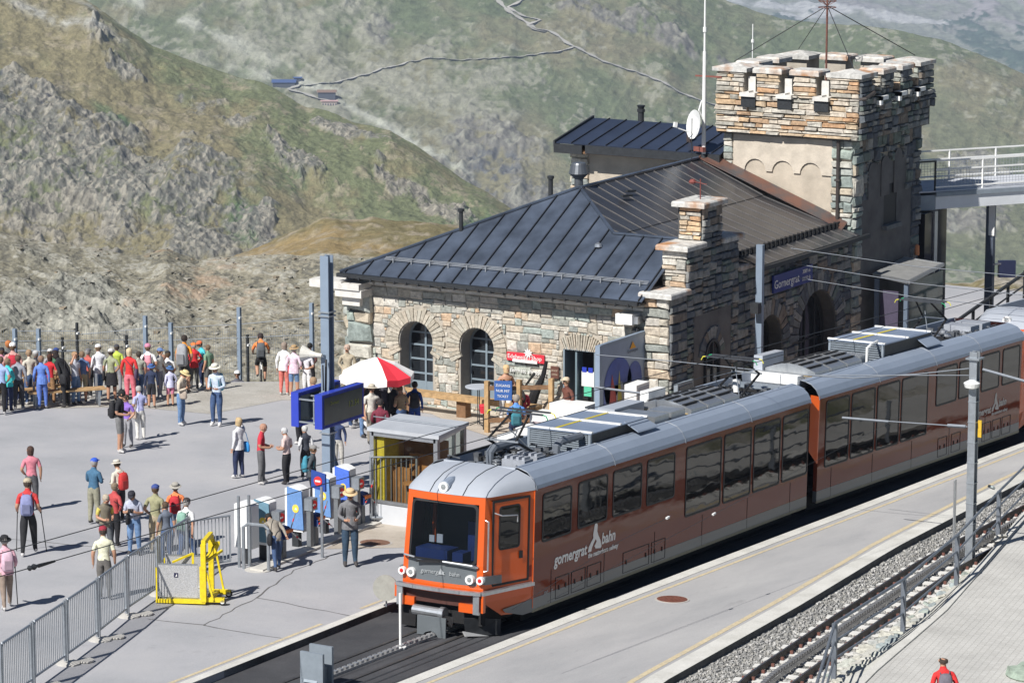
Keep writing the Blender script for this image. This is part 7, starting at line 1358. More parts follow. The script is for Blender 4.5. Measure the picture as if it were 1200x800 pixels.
MB().box((13.5, -5.30, 2.15), (13.53, -5.21, 2.55)).build('warning_plate', flat('plate_amber', (.6,.38,.03)), rm)
MB().tube([(13.3, -4.75, zb), (13.3, -4.75, 1.1)], .02, 5).tube([(13.45, -4.72, zb), (13.45, -4.72, 1.1)], .02, 5).build('conduit', M['alu'], rm)
def wire(name, label, pts, r=.009, m=None, cat='wire'):
    o = MB().tube(pts, r, 4).build(name, m or M['darkmetal']); return tag(o, label, cat)
WL = flat('bright_wire', (.20,.22,.25)); 
wire('contact_wire', 'upper of the two dark contact wires crossing above the plaza at the left', [(-60, -.4, 6.8), (-14.66, .76, 4.68), (1.14, 1.26, 3.97), (30, 1.6, 2.62), (60, 2.3, 1.2)])
wire('contact_wire', 'lower of the two dark contact wires crossing above the plaza at the left', [(-60, -1.9, 6.9), (-16.1, -.40, 4.75), (-.63, .10, 4.03), (30, .9, 2.60), (60, 1.6, 1.2)])
ins = thing('section_insulator', 'dark insulator bead on the lower wire above the man with suspenders', 'insulator', (-15, -.3, 4.7)); MB().lathe([(.02, 0), (.05, .04), (.03, .1), (.055, .16), (.02, .26)], (-15.35, -.38, 4.715), 9, (1, .03, -.046)).build('bead', M['darkmetal'], ins); MB().lathe([(.02, 0), (.035, .04), (.02, .5)], (-15.1, -.37, 4.70), 7, (1, .03, -.046)).build('sleeve', RUB_, ins)
wire('span_wire', 'pale span wire running across in front of the poster porch to the second pantograph', [(12.2, 4.15, 3.40), (12.5, 2.3, 3.38), (12.9, -1.1, 3.30), (13.4, -5.0, 3.6)], .011, WL)
wire('steady_arm', 'short pale steady arm just right of the shop door', [(12.3, 4.22, 2.58), (12.3, 2.95, 2.56)], .03, WL, 'rod')
wire('steady_arm', 'white steady arm reaching across the rear section windows', [(13.4, -1.82, 2.27), (13.4, -3.01, 2.30)], .03, WL, 'rod')
wire('span_wire', 'thin lower wire from the right hand mast to the white steady arm', [(13.4, -5.0, 2.39), (13.4, -3.01, 2.31)], .014, WL); wire('span_wire', 'thin upper wire from the right hand mast over the rear section', [(13.4, -5.0, 3.76), (13.4, -3.7, 3.5), (13.4, -2.09, 3.25), (13.4, -.9, 3.19)], .014, WL)
wire('mast_arm', 'white insulated arm at the left side of the right hand mast', [(13.4, -4.95, 2.39), (13.4, -4.5, 2.37)], .04, WL, 'rod'); wire('mast_arm', 'white insulated arm at the top right of the right hand mast', [(13.5, -5.3, 3.75), (13.5, -6.5, 3.55)], .035, WL, 'rod')
for k, (za, zb_, zc) in enumerate(((3.19, 2.92, 2.95), (2.75, 2.43, 2.34), (2.35, 2.03, 1.95))):
    wire('cross_span_wire', ['topmost', 'middle', 'lowest'][k]+' of three pale span wires from the little mast past the tower', [(31, 9.22 if k == 0 else 8.95, za), (31, 4.14, zb_), (31, -4, zc-.05)], .011, WL)
wire('slack_cable', 'thin cable slanting up across the coach logo', [(-3.95, -3, 1.75), (.4, -3, 2.2), (2.4, -3, 2.25)], .005); wire('slack_cable', 'second thin cable slanting across the service hatches', [(-2.6, -3, 1.6), (4.5, -3, 1.9), (14.2, -3, 2.3)], .005)
for k, p in enumerate(((2.4, -3, 2.25), (4.5, -3, 1.9))): c = thing('cable_clamp', ['left', 'right'][k]+' of two tiny white clamps on the thin cables by the coach', 'clamp', p); MB().bar((p[0]-.06, p[1], p[2]), (p[0]+.06, p[1], p[2]+.01), .04).build('clamp_body', M['white'], c)
sm2 = thing('wall_mast', 'little grey post with a camera in front of the side wall near the blue sign', 'mast', (31, 9.1, .8)); sm2.location = (28.6, 7.6, -.5)
MB().bar((28.0, 7.6, -1.0), (28.0, 7.6, 3.68), .20, .14).build('post', mst, sm2); MB().box((27.6, 7.45, 1.75), (27.82, 7.7, 2.05)).build('camera', M['darkmetal'], sm2)
# ---- track stop and pole
bf = thing('track_stop', 'pair of grey steel plates of the track stop at the bottom of the picture', 'buffer stop', (-5.9, .3, gz(-5.9)))
for dx, dy, rz in ((0, 0, 0), (.35, .02, .0)): x = -5.95+dx; y = .28+dy; MB().box((x-.03, y-.26, .1), (x+.03, y+.26, .92 if dx == 0 else .98)).build('plate', M['greymetal'], bf)
MB().bar((-5.9, .3, .5), (-5.6, .3, .3), .3, .4).build('block', M['greymetal'], bf)
sp = thing('track_marker', 'thin white pole with a grey disc standing between the rails before the train', 'marker', (-1.93, .82, .0)); MB().lathe([(.12, -.01), (.12, .02), (.03, .04)], (-1.93, .82, -.02), 12).build('foot', M['white'], sp); MB().tube([(-1.93, .82, -.02), (-1.93, .82, 1.12)], .028, 7).build('pole', M['white'], sp)
dk_ = thing('grey_disc_sign', 'round grey disc sign behind the white pole beside the train corner', 'sign', (1.0, 2.9, -.05)); MB().lathe([(.28, 0), (.28, .03)], (.55, 2.75, .42), 24, (-1, -.25, .1)).build('disc', flat('disc_grey', (.30,.30,.27)), dk_); MB().tube([(.58, 2.76, .0), (.58, 2.76, .4)], .02, 5).build('post', M['steel'], dk_)
# ---- crowd barriers
pts = [(-11.06, 3.77), (-9.28, 4.42), (-7.39, 5.09), (-5.40, 5.82), (-3.35, 6.63), (-1.28, 7.34), (.87, 8.10)]
lab = ['leftmost cut by the picture edge', 'second from the left edge', 'third from the left edge', 'fourth from the left edge', 'fifth, just left of the yellow lift', 'last one, behind the yellow lift']
for i, (a, b) in enumerate(zip(pts[:-1], pts[1:])):
    L = math.hypot(b[0]-a[0], b[1]-a[1]); c = thing('crowd_barrier', 'galvanised crowd barrier panel, '+lab[i], 'barrier', (a[0], a[1], gz(a[0])), math.atan2(b[1]-a[1], b[0]-a[0]), 'crowd barriers in a row'); dz = gz(b[0])-gz(a[0]); zz = lambda x, h: h+dz*x/L
    for x in (.06, L-.06): MB().tube([(x, 0, 0), (x, 0, zz(x, 1.30))], .03, 6).build('post', M['steel'], c, world=False)
    fr = MB().tube([(.10, 0, zz(0, .20)), (.10, 0, zz(0, 1.22)), (.14, 0, zz(0, 1.27)), (L-.14, 0, zz(L, 1.27)), (L-.10, 0, zz(L, 1.22)), (L-.10, 0, zz(L, .20)), (.10, 0, zz(0, .20))], .026, 6); fr.build('frame', M['steel'], c, world=False); n = 16
    for k in range(1, n): x = .1+(L-.2)*k/n; MB().tube([(x, 0, zz(x, .2)), (x, 0, zz(x, 1.26))], .011, 4).build('bar', M['steel'], c, world=False)
    MB().lathe([(.24, 0), (.24, .03), (.1, .05)], (.04, -.02, 0), 14).build('foot', M['concrete'], c, world=False); MB().lathe([(.16, 0), (.16, .03)], (.30, -.30, 0), 12).build('foot', M['concrete'], c, world=False)
def railing_panel(name, label, a, b, ha, n, cat='railing', h0=.12, th=.028):
    L = math.hypot(b[0]-a[0], b[1]-a[1]); c = thing(name, label, cat, (a[0], a[1], gz(a[0])), math.atan2(b[1]-a[1], b[0]-a[0])); dz = gz(b[0])-gz(a[0]); z = lambda x, h: h+dz*x/L
    MB().tube([(0, 0, z(0, h0)), (0, 0, z(0, ha)), (L, 0, z(L, ha)), (L, 0, z(L, h0)), (0, 0, z(0, h0))], th, 6).build('frame', M['steel'], c, world=False)
    for k in range(1, n): x = L*k/n; MB().tube([(x, 0, z(x, h0)), (x, 0, z(x, ha))], .014, 4).build('bar', M['steel'], c, world=False)
    return c
railing_panel('railing', 'plain grey railing between the crowd barriers and the white turnstile box', (.95, 8.2), (2.1, 7.85), 1.15, 12)
g = railing_panel('exit_gate', 'tall grey barred gate standing open between the turnstiles and the glazed booth', (8.05, 7.95), (8.75, 7.1), 1.62, 9, 'gate', .15, .04)
for x, y in ((2.12, 7.62), (2.35, 7.5)): MB().tube([(x, y, gz(x)), (x, y, gz(x)+1.62)], .035, 7).build('post', M['steel'], tg := thing('gate_post', 'slim grey post at the left end of the turnstiles' if x < 2.2 else 'second slim grey post beside the first turnstile box', 'post', (x, y, gz(x))))
bo = thing('crash_bar', 'low bent tube guard rail in front of the first white turnstile box', 'guard rail', (2.2, 7.3, gz(2.2))); MB().tube([(2.05, 7.45, gz(2)), (2.05, 7.45, gz(2)+.95), (2.1, 7.35, gz(2)+1.02), (2.15, 6.95, gz(2)+1.02), (2.15, 6.85, gz(2)+.95), (2.15, 6.85, gz(2))], .04, 7).build('tube', M['steel'], bo); MB().lathe([(.3, 0), (.3, .02)], (2.1, 7.1, gz(2.1)), 18).build('base_plate', M['concrete'], bo)
# ---- turnstiles
tb = flat('turnstile_blue', (.13,.26,.52)); tb2 = flat('turnstile_teal', (.14,.26,.34)); TWH = mat('turnstile_white', (.80,.80,.79), .4, 0, .03, 3); sun_y = flat('sun_yellow', (.85,.60,.08)); signred = flat('no_entry_red', (.60,.03,.03))
def turnstile(i, x, y, label, colm, plain=False):
    z = gz(x); t = thing('turnstile', label, 'turnstile', (x, y, z), 0, 'ticket turnstiles in a row'); t.scale = (.80, .80, .88)
    mb = MB(); n = 8; prof = [(-.30, .42)]+[(-.30+.60*k/n, 1.50+.13*math.sin(math.pi*k/n*.8+.3)) for k in range(n+1)]+[(.30, .42)]; mb.prism([(x-.02, y+a, z+b) for a, b in prof], (.34, 0, 0)); mb.build('housing', TWH, t)
    if not plain:
        MB().prism([(x-.03, y-.36, z+.50), (x-.03, y+.20, z+.50), (x-.03, y+.20, z+1.60), (x-.03, y-.30, z+1.52)], (-.04, 0, 0)).build('front_panel', colm, t)
        MB().lathe([(.11, 0), (.11, .012)], (x-.072, y-.10, z+1.05), 20, (-1, 0, 0)).build('sun_logo', sun_y, t); MB().prism([(x-.086, y-.16, z+1.02), (x-.086, y-.12, z+1.09), (x-.086, y-.07, z+1.02)], (-.002, 0, 0)).build('sun_face', TWH, t)
        rd = MB().box((x-.02, y-.62, z+1.02), (x+.28, y-.36, z+1.34)).build('reader', M['steel'], t)
        MB().lathe([(.115, 0), (.115, .012)], (x+.10, y-.622, z+1.18), 20, (-.25, -1, 0)).build('no_entry_disc', signred, rd); MB().box((x+.02, y-.645, z+1.16), (x+.18, y-.638, z+1.20)).build('no_entry_bar', M['white'], rd)
        MB().box((x+.0, y-.56, z), (x+.16, y-.42, z+1.02)).build('pedestal', mat('pedestal_grey', (.18,.19,.20), .5, .2, .1, 5) if 'pedestal_grey' not in bpy.data.materials else bpy.data.materials['pedestal_grey'], t)
        MB().box((x+.30, y-.66, z+.72), (x+.62, y-.42, z+.80)).build('orange_top', flat('reader_orange', (.7,.2,.06)), t)
        mb = MB(); prof = [(0, .55), (0, .74), (.10, .84), (.30, .86), (.42, .74), (.46, .58)]; mb.prism([(x+.28, y-.62+a, z+b) for a, b in prof], (.34, 0, 0)); mb.build('arm_hood', flat('hood_blue', (.02,.05,.20)), t); MB().box((x+.34, y-.5, z), (x+.50, y-.34, z+.6)).build('pedestal', bpy.data.materials['pedestal_grey'], t)
        for k, a in enumerate((200, 320, 80)): q = Vector((math.cos(R(a))*.46, -.12, math.sin(R(a))*.46)); MB().tube([(x+.55, y-.60, z+.74), Vector((x+.55, y-.60, z+.74))+q], .02, 6).build('tripod_arm', M['white'] if k == 1 else M['steel'], t); MB().tube([Vector((x+.55, y-.60, z+.74))+q*.55, Vector((x+.55, y-.60, z+.74))+q*.72], .023, 6).build('arm_band', signred, t)
    MB().box((x+.05, y-.10, z), (x+.22, y+.12, z+.45)).build('leg', M['darkmetal'], t)
turnstile(0, 2.45, 7.72, 'plain white turnstile box at the left end of the row', None, True)
turnstile(1, 3.0, 7.62, 'turnstile with teal panel, leftmost of those with a red disc', tb2); turnstile(2, 4.70, 7.88, 'turnstile with light blue panel, second with a red disc', tb); turnstile(3, 6.35, 8.22, 'turnstile with mid blue panel, third with a red disc', tb); turnstile(4, 7.55, 8.45, 'turnstile with bright blue panel nearest the glazed booth', flat('turnstile_bright_blue', (.07,.16,.62)))
bs = thing('blue_entry_sign', 'small blue board with a no entry symbol on a slim pole behind the turnstiles', 'sign', (4.2, 7.0, gz(4.2))); MB().tube([(4.1, 6.72, gz(4.1)), (4.1, 6.72, 1.45)], .035, 7).build('pole', M['steel'], bs); MB().prism([(4.1, 7.0, 1.40), (4.1, 6.62, 1.34), (4.1, 6.62, 1.74), (4.1, 7.0, 1.80)], (.05, 0, 0)).build('board', flat('board_blue', (.02,.06,.28)), bs); MB().lathe([(.11, 0), (.11, .01)], (4.095, 6.81, 1.57), 18, (-1, 0, 0)).build('disc', signred, bs); MB().box((4.078, 6.74, 1.55), (4.084, 6.88, 1.59)).build('bar', M['white'], bs)
stp = thing('concrete_sill', 'pale concrete sill running under the turnstiles', 'sill', (5, 7.3, gz(5))); MB().prism([(2.0, 6.9, gz(2)), (2.0, 7.25, gz(2)), (8.9, 8.15, gz(8.9)), (8.9, 7.85, gz(8.9))], (0, 0, .05)).build('slab', M['concrete'], stp)
# ---- glazed booth
bh = thing('ticket_booth', 'small glazed booth with flat pale roof and wooden counter inside', 'booth', (9.2, 7.4, gz(9.2)))
q = [(8.2, 7.98), (8.2, 6.2), (9.98, 6.55), (9.98, 8.32)]; zb_, zt = gz(8.1)-.1, 1.86
MB().prism([(8.1, 8.08, zt), (8.1, 6.08, zt), (10.1, 6.46, zt-.06), (10.1, 8.44, zt-.06)], (0, 0, .09)).build('roof', mat('booth_roof', (.48,.50,.53), .5, .1, .06, 2), bh)
mb = MB().bar((9.2, 6.2, zt+.10), (9.2, 8.6, zt+.10), .02); mb.build('roof_joint', M['steel'], bh)
mb = MB()
for x, y in q: mb.bar((x, y, zb_), (x, y, zt), .11, .11)
for a, b in zip(q, q[1:]+q[:1]): mb.bar((a[0], a[1], zt-.06), (b[0], b[1], zt-.06), .11, .10); mb.bar((a[0], a[1], .17), (b[0], b[1], .15), .07, .07)
mb.bar((9.3, 6.4, zb_), (9.3, 6.4, zt), .08, .05); mb.build('frame', M['alu'], bh)
mb = MB()
for a, b in zip(q, q[1:]+q[:1]): mb.prism([(a[0], a[1], zb_), (b[0], b[1], zb_), (b[0], b[1], .15), (a[0], a[1], .15)], (.03, .03, 0))
mb.build('lower_panel', mat('booth_pale_panel', (.55,.57,.60), .5, 0, .04, 3), bh)
gw_ = bpy.data.materials.new('booth_glass'); gw_.use_nodes = True; n_ = gw_.node_tree; p_ = n_.nodes['Principled BSDF']; t_ = n_.nodes.new('ShaderNodeBsdfTransparent'); t_.inputs[0].default_value = (.86, .90, .86, 1); x_ = n_.nodes.new('ShaderNodeMixShader'); x_.inputs[0].default_value = .14; p_.inputs['Roughness'].default_value = .03; p_.inputs['Base Color'].default_value = (.02,.02,.02,1)
n_.links.new(t_.outputs[0], x_.inputs[1]); n_.links.new(p_.outputs[0], x_.inputs[2]); n_.links.new(x_.outputs[0], n_.nodes['Material Output'].inputs[0])
for a, b in zip(q, q[1:]+q[:1]): MB().add([(a[0], a[1], .17), (b[0], b[1], .15), (b[0], b[1], zt-.08), (a[0], a[1], zt-.08)], [(0, 1, 2, 3)]).build('glass_pane', gw_, bh)
oc = mat('booth_wood', (.36,.16,.05), .7, 0, .25, 4); MB().box((8.9, 6.6, zb_), (9.0, 7.4, 1.25)).box((8.4, 6.6, .58), (9.2, 7.3, .64)).box((9.5, 6.7, .0), (9.56, 8.0, 1.5)).box((8.6, 7.2, -.3), (8.66, 7.7, .95)).build('counter', oc, bh); MB().box((8.26, 7.7, -.2), (8.9, 7.9, 1.75)).build('curtain', mat('booth_ochre', (.62,.47,.04), .8, 0, .2, 8), bh); MB().box((8.26, 6.3, -.3), (9.9, 7.9, -.27)).build('inner_floor', flat('booth_floor', (.3,.16,.07)), bh)
MB().box((8.3, 7.93, -.25), (9.9, 7.98, 1.7)).build('back_wall', mat('amber_panel', (.60,.34,.05), .8, 0, .2, 3), bh); MB().box((9.6, 7.3, -.2), (9.9, 7.9, 1.5)).build('inner_cabinet', flat('booth_green', (.12,.16,.09)), bh)
# ---- yellow luggage / wheelchair lift
lf = thing('wheelchair_lift', 'yellow mobile wheelchair lift with chequered metal side plates on castors', 'wheelchair lift', (-1.2, 6.6, .05), R(-72))
YL = M['yellow']; CHK = mat('chequer_plate', (.55,.55,.55), .45, .5, .3, 60, .004)
# local: +x towards the mast side (image right), +y away
lf.rotation_euler = (0, 0, R(-66)); 
def lb(a, b, w_=.09, n='frame', m=YL, h=None): return MB().bar(a, b, w_, h).build(n, m, lf, world=False)
lf.location = (-1.45, 6.90, gz(-1.45)); lf.scale = (.82, .82, .80)
MB().box((-.25, -.45, .14), (1.0, .45, .19)).build('platform_plate', M['alu'], lf, world=False)
for y in (-.48, .48): MB().box((-.22, y-.012, .20), (.82, y+.012, 1.08)).build('side_plate', CHK, lf, world=False); MB().bar((-.22, y, 1.09), (.82, y, 1.09), .035).build('plate_edge', M['alu'], lf, world=False)
MB().box((.20, -.500, .74), (.31, -.494, .86)).build('wheelchair_sign', flat('sign_navy', (.01,.01,.05)), lf, world=False); MB().prism([(.235, -.503, .76), (.275, -.503, .84), (.285, -.503, .77)], (0, -.002, 0)).build('wheelchair_symbol', M['white'], lf, world=False)
for y in (-.50, .50): lb((-.28, y, .10), (1.02, y, .10), .10, 'base_beam'); lb((-.26, y, .12), (-.26, y, 1.0), .035, 'ramp_edge'); lb((.98, y, .10), (.98, y, 1.66), .13, 'upright')
mb = MB()
for k in range(7): mb.bar((-.28+.05*k, -.5, .14), (-.26+.005*k, -.5, 1.0-.12*k), .014)
mb.build('ramp_grid', M['steel'], lf, world=False)
lb((.98, -.5, 1.70), (.98, .5, 1.70), .11, 'top_beam'); lb((.98, -.5, 1.15), (1.35, .1, 1.35), .06, 'push_handle'); lb((1.0, -.5, 1.2), (1.1, .5, 1.42), .05, 'brace'); lb((1.05, .5, 1.55), (1.30, .5, .15), .05, 'brace'); lb((1.05, -.5, .9), (1.22, -.5, .15), .045, 'brace'); lb((.9, -.5, .2), (.9, -.5, 1.05), .05, 'cylinder')
MB().prism([(1.04, .46, 1.50), (1.04, .46, 1.0), (1.22, .46, 1.42), (1.22, .46, 1.5)], (0, .04, 0)).build('gusset', YL, lf, world=False); lb((-.0, .25, .95), (.5, .49, 1.15), .05, 'inner_bar'); lb((.5, .49, 1.15), (.5, .49, .7), .06, 'inner_bar')
for y in (-.42, .42): lb((1.0, y, .14), (1.50, y, .14), .11, 'leg_beam')
lb((1.15, -.42, .16), (1.15, .42, .16), .1, 'cross_beam')
for x, y in ((1.45, -.42), (1.45, .42), (-.2, -.42)):
    w__ = MB().lathe([(.02, -.03), (.095, -.03), (.10, 0), (.095, .03), (.02, .03)], (x, y-.02, .10), 16, (0, 1, 0)).build('castor', RUB_, lf, world=False); MB().lathe([(.055, -.035), (.055, .035)], (x, y-.02, .10), 12, (0, 1, 0)).build('hub', M['white'], w__, world=False)
# ---- picnic table / benches on the terrace
def bench_table(label, c, rz, L=1.9, w_=.34, h=.78, nm='picnic_bench', cat='bench', back=True):
    t = thing(nm, label, cat, c, rz)
    for k in range(2): MB().box((-L/2, -.18+k*.20, h*.58), (L/2, -.02+k*.20, h*.58+.05)).build('seat_plank', M['wood'], t, world=False)
    if back:
        for k in range(2): MB().box((-L/2, .22, h*.78+k*.16), (L/2, .26, h*.78+k*.16+.12)).build('back_plank', M['wood'], t, world=False)
    for x in (-L/2+.2, L/2-.2): MB().bar((x, -.12, 0), (x, -.12, h*.58), .06).build('leg', M['steel'], t, world=False); MB().bar((x, .2, 0), (x, .24, h*1.1), .06).build('leg', M['steel'], t, world=False)
    return t
bench_table('wooden slatted bench in the crowd at the left edge of the terrace', (16.6, 25.1, gz(16.6)), R(-35), 2.6)
bench_table('long wooden bench end with grey legs among the people, nearer the plaza', (17.1, 24.0, gz(17.1)), R(-40), 2.2, back=False)
# long thick plank bench along the front wall
bl = thing('log_bench', 'long pale timber beam bench along the front wall under the windows', 'bench', (22.5, 13.5, gz(22.5)))
mb = MB().bar((22.6, 16.3, -.48), (22.35, 11.6, -.48), .34, .14); mb.build('seat', M['wood'], bl); 
for y in (15.9, 14.2, 12.2): MB().box((22.45, y-.15, -1.1), (22.75, y+.15, -.56)).build('leg', M['wooddark'], bl)
# ---- umbrella
um = thing('parasol', 'large red and white parasol over the standing guests', 'parasol', (18.3, 14.35, gz(18.3))); cx, cy, zr = 18.3, 14.35, .86
UW = mat('parasol_white', (.80,.78,.76), .8, 0, .05, 3); UR = mat('parasol_red', (.68,.03,.05), .8, 0, .05, 3); n = 8; Rr = 1.06
for k in range(n):
    a0, a1 = 2*math.pi*k/n+.05, 2*math.pi*(k+1)/n+.05; am_ = (a0+a1)/2; ap = (cx, cy, zr+.52); mb = MB()
    P = lambda a, r, z: (cx+r*math.cos(a), cy+r*math.sin(a), z)
    v = [ap, P(a0, Rr*.5, zr+.34), P(am_, Rr*.47, zr+.31), P(a1, Rr*.5, zr+.34), P(a0, Rr, zr+.05), P(am_, Rr*.90, zr+.0), P(a1, Rr, zr+.05), P(a0, Rr*.99, zr-.12), P(am_, Rr*.9, zr-.18), P(a1, Rr*.99, zr-.12)]
    mb.add(v, [(0, 1, 2), (0, 2, 3), (1, 4, 5, 2), (2, 5, 6, 3), (4, 7, 8, 5), (5, 8, 9, 6)]); mb.build('canopy_panel', UR if k in (5, 1) else UW, um, fix=False)
    MB().tube([(cx, cy, zr+.45), P(a0, Rr*.97, zr+.02)], .012, 4).build('rib', M['wooddark'], um)
MB().tube([(cx, cy, gz(cx)), (cx, cy, zr+.62)], .03, 7).build('pole', M['darkmetal'], um); MB().lathe([(.3, 0), (.3, .06), (.05, .1)], (cx, cy, gz(cx)), 16).build('base', M['concrete'], um)
# ---- cafe bits
def bistro(label, c, r, h=1.1):
    t = thing('bistro_table', label, 'table', (*c, gz(c[0]))); x, y = c; z = gz(x)
    MB().lathe([(r, h), (r, h+.03), (r*.95, h+.035)], (x, y, z), 24).build('table_top', mat('grey_table_top', (.42,.45,.50), .5, 0, .05, 4), t)
    mb = MB()
    for k in range(3): a = k*2.1; mb.tube([(x+.03*math.cos(a), y+.03*math.sin(a), z+.05), (x+.03*math.cos(a), y+.03*math.sin(a), z+h)], .014, 5); mb.tube([(x, y, z+.12), (x+.26*math.cos(a), y+.26*math.sin(a), z+.02)], .014, 5)
    mb.build('pedestal', M['darkmetal'], t)
bistro('round grey stand up table on a thin black stem before the second window', (21.6, 13.1), .38)
for i, (a, b) in enumerate((((20.8, 12.35), (21.3, 10.6)),)):
    t = thing('timber_fence', 'short rustic timber fence with a blue notice on the forecourt', 'fence', (*a, gz(a[0])))
    for k in range(3): p = Vector((a[0]+(b[0]-a[0])*k/2, a[1]+(b[1]-a[1])*k/2, gz(a[0]))); p.z += 0; MB().bar(p, p+Vector((0, 0, 1.45+.08*k)), .13, .11).build('post', M['wood'], t)
    for z in (1.25, .35): MB().bar((a[0], a[1], gz(a[0])+z), (b[0], b[1], gz(b[0])+z+.14), .05, .12).build('rail', M['wooddark'], t)
nb = thing('blue_notice', 'blue notice board with white print fixed to the timber fence', 'notice', (20.6, 11.9, .0)); MB().prism([(20.72, 12.05, .0), (20.82, 11.55, .02), (20.82, 11.55, .56), (20.72, 12.05, .54)], (-.04, 0, 0)).build('board', flat('notice_blue', (.03,.10,.32)), nb)
for k, tx in enumerate(('ZUGANG', 'NUR MIT', 'TICKET')): put_text('lettering', tx, .10, M['white'], nb, (20.72, 11.80, .42-.15*k), (.2, -1, 0), (0, 0, 1), ext=.001)
rb = thing('red_pail', 'small red container hanging by the stand up table', 'pail', (21.1, 12.7, -.2)); MB().lathe([(.09, 0), (.12, .22), (.11, .24)], (21.1, 12.65, -.5), 12).build('pail', REDS, rb); MB().tube([(21.1, 12.65, gz(21)), (21.1, 12.65, -.5)], .02, 5).build('stand', M['darkmetal'], rb)
for k, (x, y, lb_) in enumerate(((17.3, 9.2, 'leftmost white crate by the booth'), (18.6, 9.4, 'white crate second from the booth'), (20.0, 9.0, 'low white freezer with a photo print, in front of the timber fence'), (20.9, 10.3, 'white freezer chest nearest the shop door'), (21.2, 9.85, 'white poster box in front of the man with the cap'))):
    c = thing('ice_chest', lb_, 'chest', (x, y, gz(x))); MB().box((x-.35, y-.55, gz(x)+.05), (x+.35, y+.55, gz(x)+(.75 if k < 4 else 1.05))).build('body', M['white'], c); MB().box((x-.36, y-.45, gz(x)+.25), (x-.352, y+.45, gz(x)+.55)).build('print', mat('crate_print', (.20,.12,.13), .6, 0, .6, 3, col2=(.55,.5,.52)) if 'crate_print' not in bpy.data.materials else bpy.data.materials['crate_print'], c)
sgk = thing('wine_figure', 'dark carved figure on a stick leaning by the wall left of the shop door', 'figure', (22.8, 11.9, -1)); mb = MB().tube([(22.8, 12.3, -1.05), (22.8, 12.0, -.2), (22.85, 11.75, .35), (22.85, 11.65, .75)], [.16, .14, .07, .05], 7).tube([(22.8, 12.0, -.2), (22.75, 12.25, .05), (22.8, 12.0, .4)], .04, 5); mb.build('figure_body', UNDER, sgk)
# ---- fences behind the terrace
fpp = [(17, 385), (45, 385), (73, 395), (90, 378), (148, 393), (170, 370), (200, 378), (280, 360), (290, 392), (365, 355)]
for k, (px, py) in enumerate(fpp):
    d = fw+rt*((px-600)/FPX)-cu_*((py-400)/FPX); q = 106.5/math.hypot(d[0], d[1]); p = Vector((CAM.x+d[0]*q, CAM.y+d[1]*q, CAM.z+d[2]*q)); thin = px in (73, 148, 290, 90)
    t = thing('fence_post', ['leftmost', 'second', 'short third', 'fourth', 'short fifth', 'tall sixth', 'seventh', 'tallest, right of the orange rucksack', 'dark short', 'last, just left of the big mast'][k]+' slim steel post of the safety fence', 'post', (p.x, p.y, -4), 0, 'steel posts of the fence behind the terrace')
    MB().bar((p.x, p.y, -4), p, .07 if thin else .12, .07 if thin else .10).build('upright', M['darkmetal'] if thin else mst, t); MB().box((p.x-.09, p.y-.09, p.z-.35), (p.x+.02, p.y-.04, p.z-.29)).build('clip', M['white'], t)
def far(px, py, r=106.5): d = fw+rt*((px-600)/FPX)-cu_*((py-400)/FPX); q = r/math.hypot(d[0], d[1]); return Vector((CAM.x+d[0]*q, CAM.y+d[1]*q, CAM.z+d[2]*q))
fn = thing('mesh_fence', 'thin wire safety fence strung between the slim posts at the back of the terrace', 'fence', far(180, 440))
for a, b, y0, y1 in ((17, 90, 388, 388), (-20, 90, 411, 411), (90, 170, 392, 385), (170, 280, 385, 380), (280, 365, 380, 372), (-20, 170, 400, 398), (170, 365, 400, 392), (365, 440, 378, 374)): MB().tube([far(a, y0), far(b, y1)], .012 if y0 != 411 else .028, 4).build('fence_wire', M['steel'], fn)
mb = MB()
for k in range(150): a = far(-20+k*2.7, 384+math.sin(k)*1.5); b = far(-20+k*2.7, 446); mb.bar(a, b, .006)
for k in range(8): mb.tube([far(-20, 392+k*7), far(180, 391+k*7), far(385, 386+k*7)], .004, 3)
mb.build('wire_mesh', M['steel'], fn)
# ---- handrail along the walkway by the second track
RP = [(-4.2, -9.55), (.76, -7.60), (5.43, -7.0), (10.5, -6.04), (16.1, -4.72), (21.5, -3.5), (27, -3.0)]
lab = ['outside the bottom edge', 'nearest the bottom edge', 'second up from the bottom edge', 'third up, below the mast foot', 'fourth up, right of the mast', 'next one towards the right edge', 'at the far end']
mk = mat('rail_grey', (.17,.19,.22), .5, .3, .15, 6)
hr = thing('walkway_handrail', 'grey three bar steel railing curving up beside the paved walkway', 'railing', (5.4, -7, gz(5.4)))
for k, (x, y) in enumerate(RP): MB().bar((x, y, gz(x)-.1), (x, y, gz(x)+1.05), .10, .06).build('post', mk, hr)
for h in (1.05, .68, .32):
    P_ = []
    for a, b in zip(RP[:-1], RP[1:]):
        for i in range(4): t = i/4; P_.append((a[0]+(b[0]-a[0])*t, a[1]+(b[1]-a[1])*t, gz(a[0]+(b[0]-a[0])*t)+h))
    MB().tube(P_, .032 if h > 1 else .024, 6).build('handrail', mk, hr)
for (x, y, s_, lb_) in ((2.9, -10.85, .55, 'greenish rock at the bottom right corner of the paved walkway'), (4.4, -11.2, .7, 'mossy boulder beyond the frame corner rock')):
    mb = MB(); rr = random.Random(int(x*10)); mb.lathe([(.6, -.2), (1, .1), (.8, .32), (.3, .42), (.02, .44)], (0, 0, 0), 11); mb.v = [(v[0]*s_*rr.uniform(.8, 1.15)+x, v[1]*s_*rr.uniform(.7, 1)+y, v[2]*s_*rr.uniform(.8, 1.2)+gz(x)) for v in mb.v]; tag(mb.build('boulder', stone_mat('green_rock', [(.28,.34,.28), (.34,.38,.31)], bump=.02, sc=5) if 'green_rock' not in bpy.data.materials else bpy.data.materials['green_rock']), lb_, 'rock')
